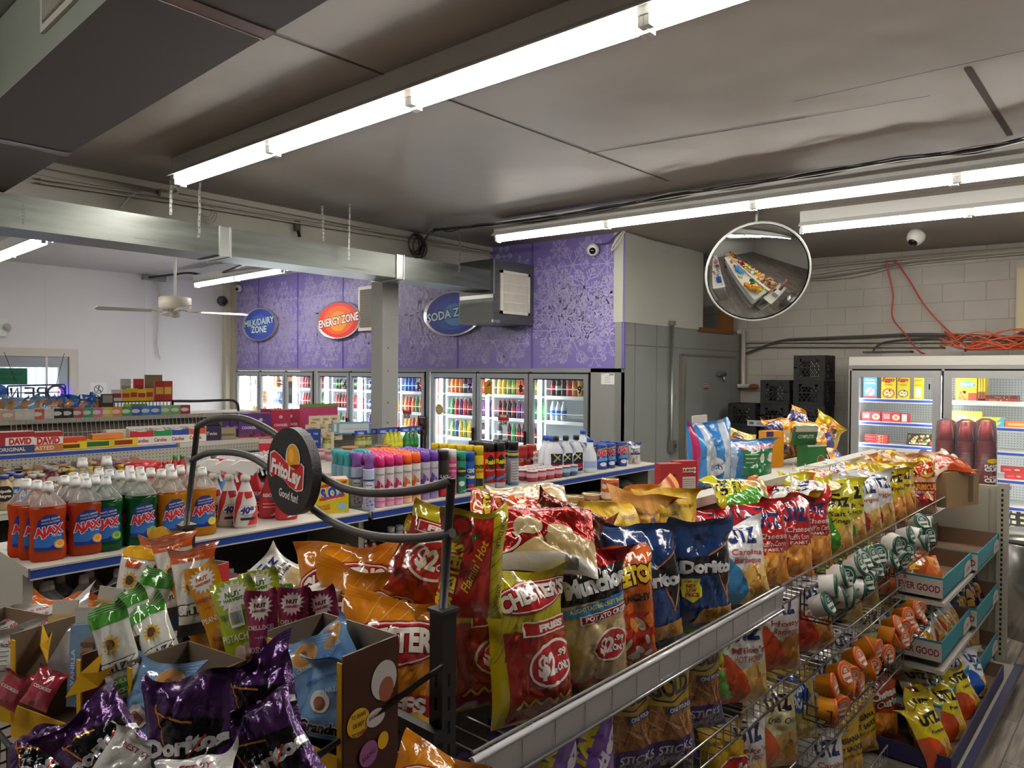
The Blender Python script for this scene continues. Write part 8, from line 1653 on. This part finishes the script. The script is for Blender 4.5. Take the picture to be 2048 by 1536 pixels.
# ---- pet goods and cans on the back side of the run
pc=can_('#b98a6a','#6a2a40','CHOPPED',.045,.11,'dog_food_can','dog food can','#b9a878');oc=can_('#c9603c','#d8c8b0','CAT',.038,.09,'cat_food_can','cat food can','#b9a070')
for k,(px,py_) in enumerate(((1090,1.66),(1110,1.78),(1130,1.66),(1155,1.80),(1168,1.66),(1192,1.78))):place(pc,(P(px,0,Y=py_+.1).x,py_+.1,1.362),-130,'chopped dog food can, '+ORD[k]+' from the tostadas','dog food cans')
for k,(px,j) in enumerate(((1228,1),(1228,0),(1206,0))):place(oc,(P(px,0,Y=1.8).x,1.8,1.362+j*.092),-130,'orange cat food can, '+('upper of the pair','lower of the pair','single one beside the pair')[k])
for k,px in enumerate((1346,1377)):carton('dog_biscuit_box',('red dog biscuit box with pictured bones','red dog biscuit box with white bone logo and text panel')[k],(P(px,0,Y=1.86).x,1.86,1.362),(.125,.06,.19),'#8c1f24',-122,(lambda A:[('p',[(.15,.62*A),(.7,.74*A),(.72,.66*A),(.2,.54*A)],'#3a2a20'),('c',.2,.25*A,.8,.45*A,6,.13,['#c98a5c','#b87848'],.5),('r',.15,.06*A,.85,.14*A,'#c9956a')],lambda A:[('r',.15,.70*A,.85,.82*A,'#d8d0c4'),('e',.14,.80*A,.06,.06,'#d8d0c4'),('e',.14,.71*A,.06,.06,'#d8d0c4'),('e',.86,.80*A,.06,.06,'#d8d0c4'),('e',.86,.71*A,.06,.06,'#d8d0c4'),brand('MILK-BONE',.5,.76*A,.1,'#2a1c1a',w=.72,b=.05),('r',.1,.02*A,.9,.58*A,'#c4beb4')]+[('r',.15,(.08+i*.06)*A,.85,(.095+i*.06)*A,'#6a625c') for i in range(8)])[k],cat='dog biscuit box',top=lambda A:[('r',.2,.2*A,.8,.8*A,'#a8504c')])
stripes=lambda A:[('p',[(.25,0),(.45,0),(.52,.5*A),(.4,A),(.25,A)],'#b9c8d8'),('p',[(.7,0),(.85,0),(.8,A),(.65,A)],'#b9c8d8'),('r',.04,0,.14,A,'#a8285c'),('e',.5,.35*A,.2,.2,'#dfe3e8'),brand('fresh',.5,.35*A,.12,'#2a4a8a',w=.3)]
BAGS['pads']=(.24,.36,.2,'#2f7fc4',stripes,{'name':'puppy_pad_bag','crk':1.0,'bs':1.2,'mk':lambda c:mat(c,rough=.25,spec=.6,coat=.3,bump=.5,bscale=14.)})
BAGS['pads2']=(.42,.29,.2,'#2f78b8',lambda A:[('r',.3,.22*A,1,.78*A,'#1c6a3c'),('r',.3,.78*A,1,.88*A,'#a8285c'),brand('ODOR CONTROL SYSTEM',.65,.83*A,.06,'#d8c8d0',w=.6,b=.03),('e',.68,.6*A,.05,.07,'#d8e0dc'),('e',.88,.6*A,.07,.07,'#d8e0dc'),('r',.34,.68*A,.6,.7*A,'#a8c8b0'),('r',.34,.6*A,.55,.62*A,'#a8c8b0'),('r',.34,.52*A,.58,.54*A,'#a8c8b0'),('e',.38,.12*A,.04,.04,'#c9b02c'),('r',.48,.05*A,.95,.18*A,'#4a94c8')]+[('p',[(.1,0),(.2,0),(.22,A),(.1,A)],'#b9c8d8'),('r',.02,0,.06,A,'#a8285c')],{'name':'puppy_pad_bag','crk':.8,'bs':.4,'mk':lambda c:mat(c,rough=.25,spec=.6,coat=.3,bump=.5,bscale=14.)})
bag('pads',(P(1428,0,Y=1.9).x,1.9,1.362),-128,-4,3,'tall blue and white puppy pad pack with white handle tab',None,0,1.16,cat='pet pads',bottom=True);mb=MB();mb.box((-.05,-.01,.172),(.08,.012,.035),plas('#c9c7c4'),rz=.2);obj('handle_tab',mb,COL.objects['puppy_pad_bag'])
bag('pads2',(P(1497,0,Y=1.82).x,1.82,1.362),-118,-3,0,'wide blue and green puppy pad pack with odor control panel',None,0,1.0,cat='pet pads',bottom=True)
carton('pet_food_box','green dry food carton with angled lid',(5.03,1.78,1.362),(.16,.1,.17),'#1f5a2c',-118,lambda A:[('e',.7,.4*A,.2,.22,'#a88a5c'),('e',.7,.4*A,.16,.18,'#6a4a2c'),('r',0,.94*A,1,A,'#b9b4a8')],cat='pet food box')
carton('pet_food_box','green printed lid panel standing above the dry food carton',(4.98,1.82,1.53),(.17,.03,.13),'#1c4a28',-125,lambda A:[('r',0,.75*A,1,A,'#a8a498'),brand('COMPLETE',.5,.5*A,.14,'#a8c0a8',w=.7)],cat='pet food box',lean=-14)
for k,(kd,x,y,z,yw,ln,rl,s_,lb) in enumerate((('catfood',5.28,1.86,1.56,-125,30,86,1.0,'orange and purple cat food bag lying across the others'),('catfood',5.2,1.75,1.44,-120,60,80,.85,'orange cat food bag squashed at the bottom of the pile'),('catfood',5.15,2.05,1.56,-120,5,4,.95,'orange cat food bag standing upright behind the pile'),('catfood',5.35,2.0,1.60,-125,10,-38,1.0,'orange cat food bag tilted behind the lying one'),('catyel',5.52,1.86,1.55,-128,8,-28,1.05,'yellow cat food bag tilted at the end of the shelf'),('catyel',4.5,2.06,1.56,-120,20,70,.8,'yellow and white bag behind the blue pads'))):bag(kd,(x,y,z),yw,ln,rl,lb,None,k,s_)
carton('pet_food_box','orange box with purple corner behind the green carton',(4.98,2.04,1.362),(.15,.08,.25),'#c9851c',-118,lambda A:[('r',0,.85*A,.4,A,'#3a2c5c')],cat='pet food box')
mb=MB();mb.tube([P(1500,957,Z=1.475),P(1513,953,Z=1.475)],.011,plas('#d8742a'),8);tag(obj('orange_plug',mb),'small orange plastic piece lying on the divider top','plastic piece')
# ================================================================== NEAR RACK
for k,(px,d,var,lb) in enumerate(((705,1.98,3,'rear'),(742,1.82,1,'middle'),(800,1.62,0,'front'))):bag('puffs',at(px-14,(1222,1262,1345)[k],d),(212,216,222)[k],(6,8,8)[k],(2,-5,-6)[k],f'orange cheese puff bag with red shield, {lb} one of three',None,var,(1.12,1.,1.)[k])
bag('puffs',at(850,1625,1.1),222,20,-20,'orange puff bag low behind the black post',None,0,.55)
def ob2(lab,cx,cy,z,W,D,Hh,col,yaw,art=None,inner='#6e5d4c',side=None):
    t=thing('snack_display_box',lab,'display box');K=card(inner);C_=card(col);mb=MB();th=.003
    mb.box((0,D/2,Hh/2),(W,th,Hh),K);mb.box((-W/2,0,Hh/2),(th,D,Hh),K);mb.box((W/2,0,Hh/2),(th,D,Hh),K);mb.box((0,0,.002),(W,D,.004),K);obj('box_inside',mb,t)
    mb=MB();mb.box((-W/2-.002,0,Hh/2),(.002,D,Hh),C_);obj('printed_side',mb,t);mb=MB();mb.box((W/2+.002,0,Hh/2),(.002,D,Hh),C_)
    if side:mb.plane_art(side(Hh/D),(W/2+.0035,-D/2,0),UY,UZ,D,Hh)
    obj('printed_side',mb,t);mb=MB();F_=card('#c99a14')
    mb.box((0,-D/2,Hh*.16),(W,th,Hh*.32),F_);
    for sx in (-1,1):mb.box((sx*(W/2-.006),-D/2,Hh*.55),(.012,th,Hh*.8),F_)
    if art:mb.plane_art(art(Hh/W),(-W/2,-D/2-.002,0),UX,UZ,W,Hh)
    obj('front_lip',mb,t);t.matrix_world=Matrix.Translation((cx,cy,z)) @ orient(yaw).to_4x4();return t
gs=lambda A:[('e',.72,.73*A,.24,.27,'#b9b6b4'),('e',.76,.66*A,.14,.17,'#8a5038'),('e',.25,.52*A,.2,.19,'#c9a020'),brand('TO SHARE',.25,.57*A,.06,'#4a2c14',w=.26,b=.02),brand('OR NOT',.25,.51*A,.06,'#4a2c14',w=.2,b=.02),brand('TO SHARE',.25,.45*A,.06,'#4a2c14',w=.26,b=.02),('e',.55,.5*A,.17,.12,'#b9b6b4'),brand("BAKIN' LOVE",.55,.52*A,.05,'#4a2c20',w=.25,rot=10),('e',.42,.28*A,.17,.17,'#8a4f84'),brand('BAKING',.42,.27*A,.07,'#4a1c3a',w=.24,b=.02,rot=15),('e',.68,.32*A,.1,.12,'#c9a020')]
c0=at(560,1260,1.33);c1=at(682,1320,1.19)
ZB=1.285
ob2("brown and yellow cookie display box standing beside the black post",.745,1.10,ZB,.20,.125,.25,'#3a1c12',186,lambda A:[brand("Grandma's",.52,.16*A,.16,'#3a1c18',w=.86,b=.05,o='#d8d0c0',sh=.2,rot=-6)],side=gs)
for k,(x,y,z,yw,ln,rl) in enumerate(((.70,1.14,1.45,200,10,12),(.73,1.07,1.44,215,12,-6),(.76,1.12,1.47,205,5,35))):bag('grand',(x,y,z),yw,ln,rl,'blue cookie bag in the box by the post, '+('next to its open front','pressed against its printed side','tilted at the back')[k],None,k)
ob2('brown cookie display box in the middle of the rack',.575,1.30,ZB,.17,.12,.195,'#3a1c12',190);bag('grand',(.535,1.335,1.40),205,6,-4,'blue sandwich cookie bag in the middle box',None,0,1.15)
ob2('brown display box with yellow torn edges holding tall cookie packs',.50,1.58,ZB,.22,.16,.20,'#4a2418',195);ob2('low torn brown display box at the far corner of the rack',.44,1.88,ZB-.01,.24,.14,.17,'#6a1c1c',200)
def cpack(c,txt,lab,px,py,d,roll):
    mb=MB();mb.box((0,0,0),(.052,.045,.15),film(c),top=(.96,.9))
    mb.plane_art([('p',[(.42,.1),(.95,.1),(.95,2.5),(.55,2.4),(.48,1.8)],'#8a6a50')]+[('r',.48,.15+i*.2,.93,.28+i*.2,('#5c3a24','#a0704a')[i % 2]) for i in range(11)]+[brand(txt,.22,1.4,.14,'#dfe3ea',w=1.3,rot=90),brand("Grandma's",.5,.3,.2,'#2a1c18',w=.9,b=.04,o='#d8d8d8',rot=70)],(-.026,-.0235,-.075),UX,UZ,.052,.15,mk=film);mb.poly([(-.026,0,.075),(.026,0,.075),(.03,0,.105),(-.03,0,.105)],film(c));mb.box((0,0,.09),(.055,.004,.03),film('#b9b4ac'));o=tag(obj('cookie_pack',mb),lab,'cookie pack');o.matrix_world=Matrix.Translation(at(px,py,d)) @ orient(222,8,roll).to_4x4()
cpack('#a8841c','MINI','tall yellow cookie pack with clear side',127,1300,1.58,2);cpack('#6f93b8','VANILLA','tall pale blue cookie pack with clear side',176,1325,1.42,2);cpack('#a8841c','MINI','yellow cookie pack behind the pale blue one',205,1270,1.62,-8)
tab=[('spitzy',268,1165,1.78,218,6,-6,'white and orange seed bag, next to the gold soap'),('spitz',318,1145,1.82,220,6,4,'white and orange seed bag, second from the seed box'),('spitz',355,1150,1.72,222,8,14,'white and orange seed bag, third from the seed box'),('spitz',392,1178,1.58,226,10,10,'white and orange barbecue seed bag in front of the others'),('spitzy',345,1118,1.95,220,2,8,'white and orange seed bag at the very back'),('spitzg',238,1310,1.32,226,10,20,'white and green pickle seed bag leaning out'),('spitzg',285,1265,1.5,222,12,26,'white and green seed bag behind the leaning one'),('spitzg',318,1290,1.42,224,30,30,'white and green seed bag lying beside the cookie box'),('spitzg',300,1225,1.6,222,5,-10,'white and green seed bag at the back'),
 ('nuty',428,1215,1.55,222,8,24,'yellow honey peanut bag tilted against the seeds'),('nuty',400,1240,1.6,222,8,22,'yellow peanut bag behind the tilted one'),('nutg',482,1250,1.45,224,8,16,'green pistachio bag with barcode'),('nutg',530,1225,1.55,224,8,14,'green pistachio bag behind the barcode one'),('nutm',528,1275,1.36,216,6,8,'magenta mixed nut bag in front'),('nutm',588,1262,1.48,224,6,4,'magenta mixed nut bag, second from the front'),('nutm',618,1268,1.52,224,6,20,'magenta mixed nut bag with crumpled top'),('nutm',658,1262,1.5,224,6,16,'magenta mixed nut bag next to the orange puffs'),
 ('dpurp',378,1462,1.0,226,14,8,'purple metallic tortilla chip bag in front, name showing'),('dpurp',525,1400,1.14,214,22,22,'purple metallic chip bag bent over the front one'),('dpurp',535,1505,1.02,224,24,34,'purple metallic chip bag low beside the cookie box'),('dpurp',205,1495,1.12,220,40,50,'purple metallic chip bag lying near the torn box'),('dpurp',90,1530,1.15,225,50,20,'purple metallic chip bag at the low corner of the rack'),('whitebag',262,1530,.98,224,30,-25,'white snack bag between the purple ones'),('whitebag',385,1575,.86,224,55,10,'white snack bag lowest in front of the purple ones'),('sunrise',150,1236,1.75,224,35,-6,'orange family food bag behind the cookie packs'),('westrop',45,1252,1.7,224,45,18,'white bag with pink print at the rack corner'),('westrop',55,1300,1.5,224,25,4,'white bag showing its nutrition table'),('westrop',92,1270,1.62,224,30,30,'white bag with pink print leaning on the cookies'),('redsm',25,1375,1.38,224,15,-25,'dark red cookie bag in the torn brown box'),('redsm',88,1375,1.36,224,25,-20,'small red cookie bag at the torn box corner'),('uwhite',560,1165,2.05,222,40,60,'grey and clear bag behind the green pistachios')]
for kd,px,py,d,yw,ln,rl,lb in tab:bag(kd,at(px,py,d),yw,ln,rl,lb,None,hash_(lb) % 3 if kd not in ('nutm','spitzg','spitz','nuty','nutg') else 0,{'uwhite':.6,'dpurp':.57,'whitebag':.5,'redsm':.42}.get(kd,1.))
ob2('red and yellow seed display box with price corner',.84,1.93,ZB+.05,.22,.1,.16,'#a8242a',200,lambda A:[('r',0,.35*A,.3,.8*A,'#c9b01c'),brand('2 FOR',.15,.6*A,.09,'#3a2a14',w=.24,b=.03),('r',.3,0,1,.5*A,'#23345c')])
for k,(px,py,d,rz) in enumerate(((60,1335,1.45,.3),(130,1395,1.25,-.5),(95,1330,1.42,1.2))):
    mb=MB();c=at(px,py,d);Yc_=card('#c99a14');mb.poly([(0,0,0),(.05,.01,.004),(.075,.035,.03),(.05,.03,.02),(.055,.06,.03),(.02,.035,.01)],Yc_);mb.poly([(0,0,-.001),(.02,.035,.009),(.055,.06,.029),(.05,.03,.019),(.075,.035,.029),(.05,.01,.003)],Yc_);tag(obj('torn_flap',mb,None,c,(.9,0,rz)),'torn yellow cardboard flap, '+('at the far corner','in front of the tall cookie packs','between the torn boxes')[k],'cardboard flap')

# ------------------------------------------------------------------ tidy: prototypes that were never placed
for o in list(bpy.data.objects):
    if o.name not in COL.objects:continue
    if o.parent is None and o.get('category') and not o.get('label'):
        for ch in list(o.children):bpy.data.objects.remove(ch)
        bpy.data.objects.remove(o)
for o in bpy.data.objects:
    if '_used' in o:del o['_used']
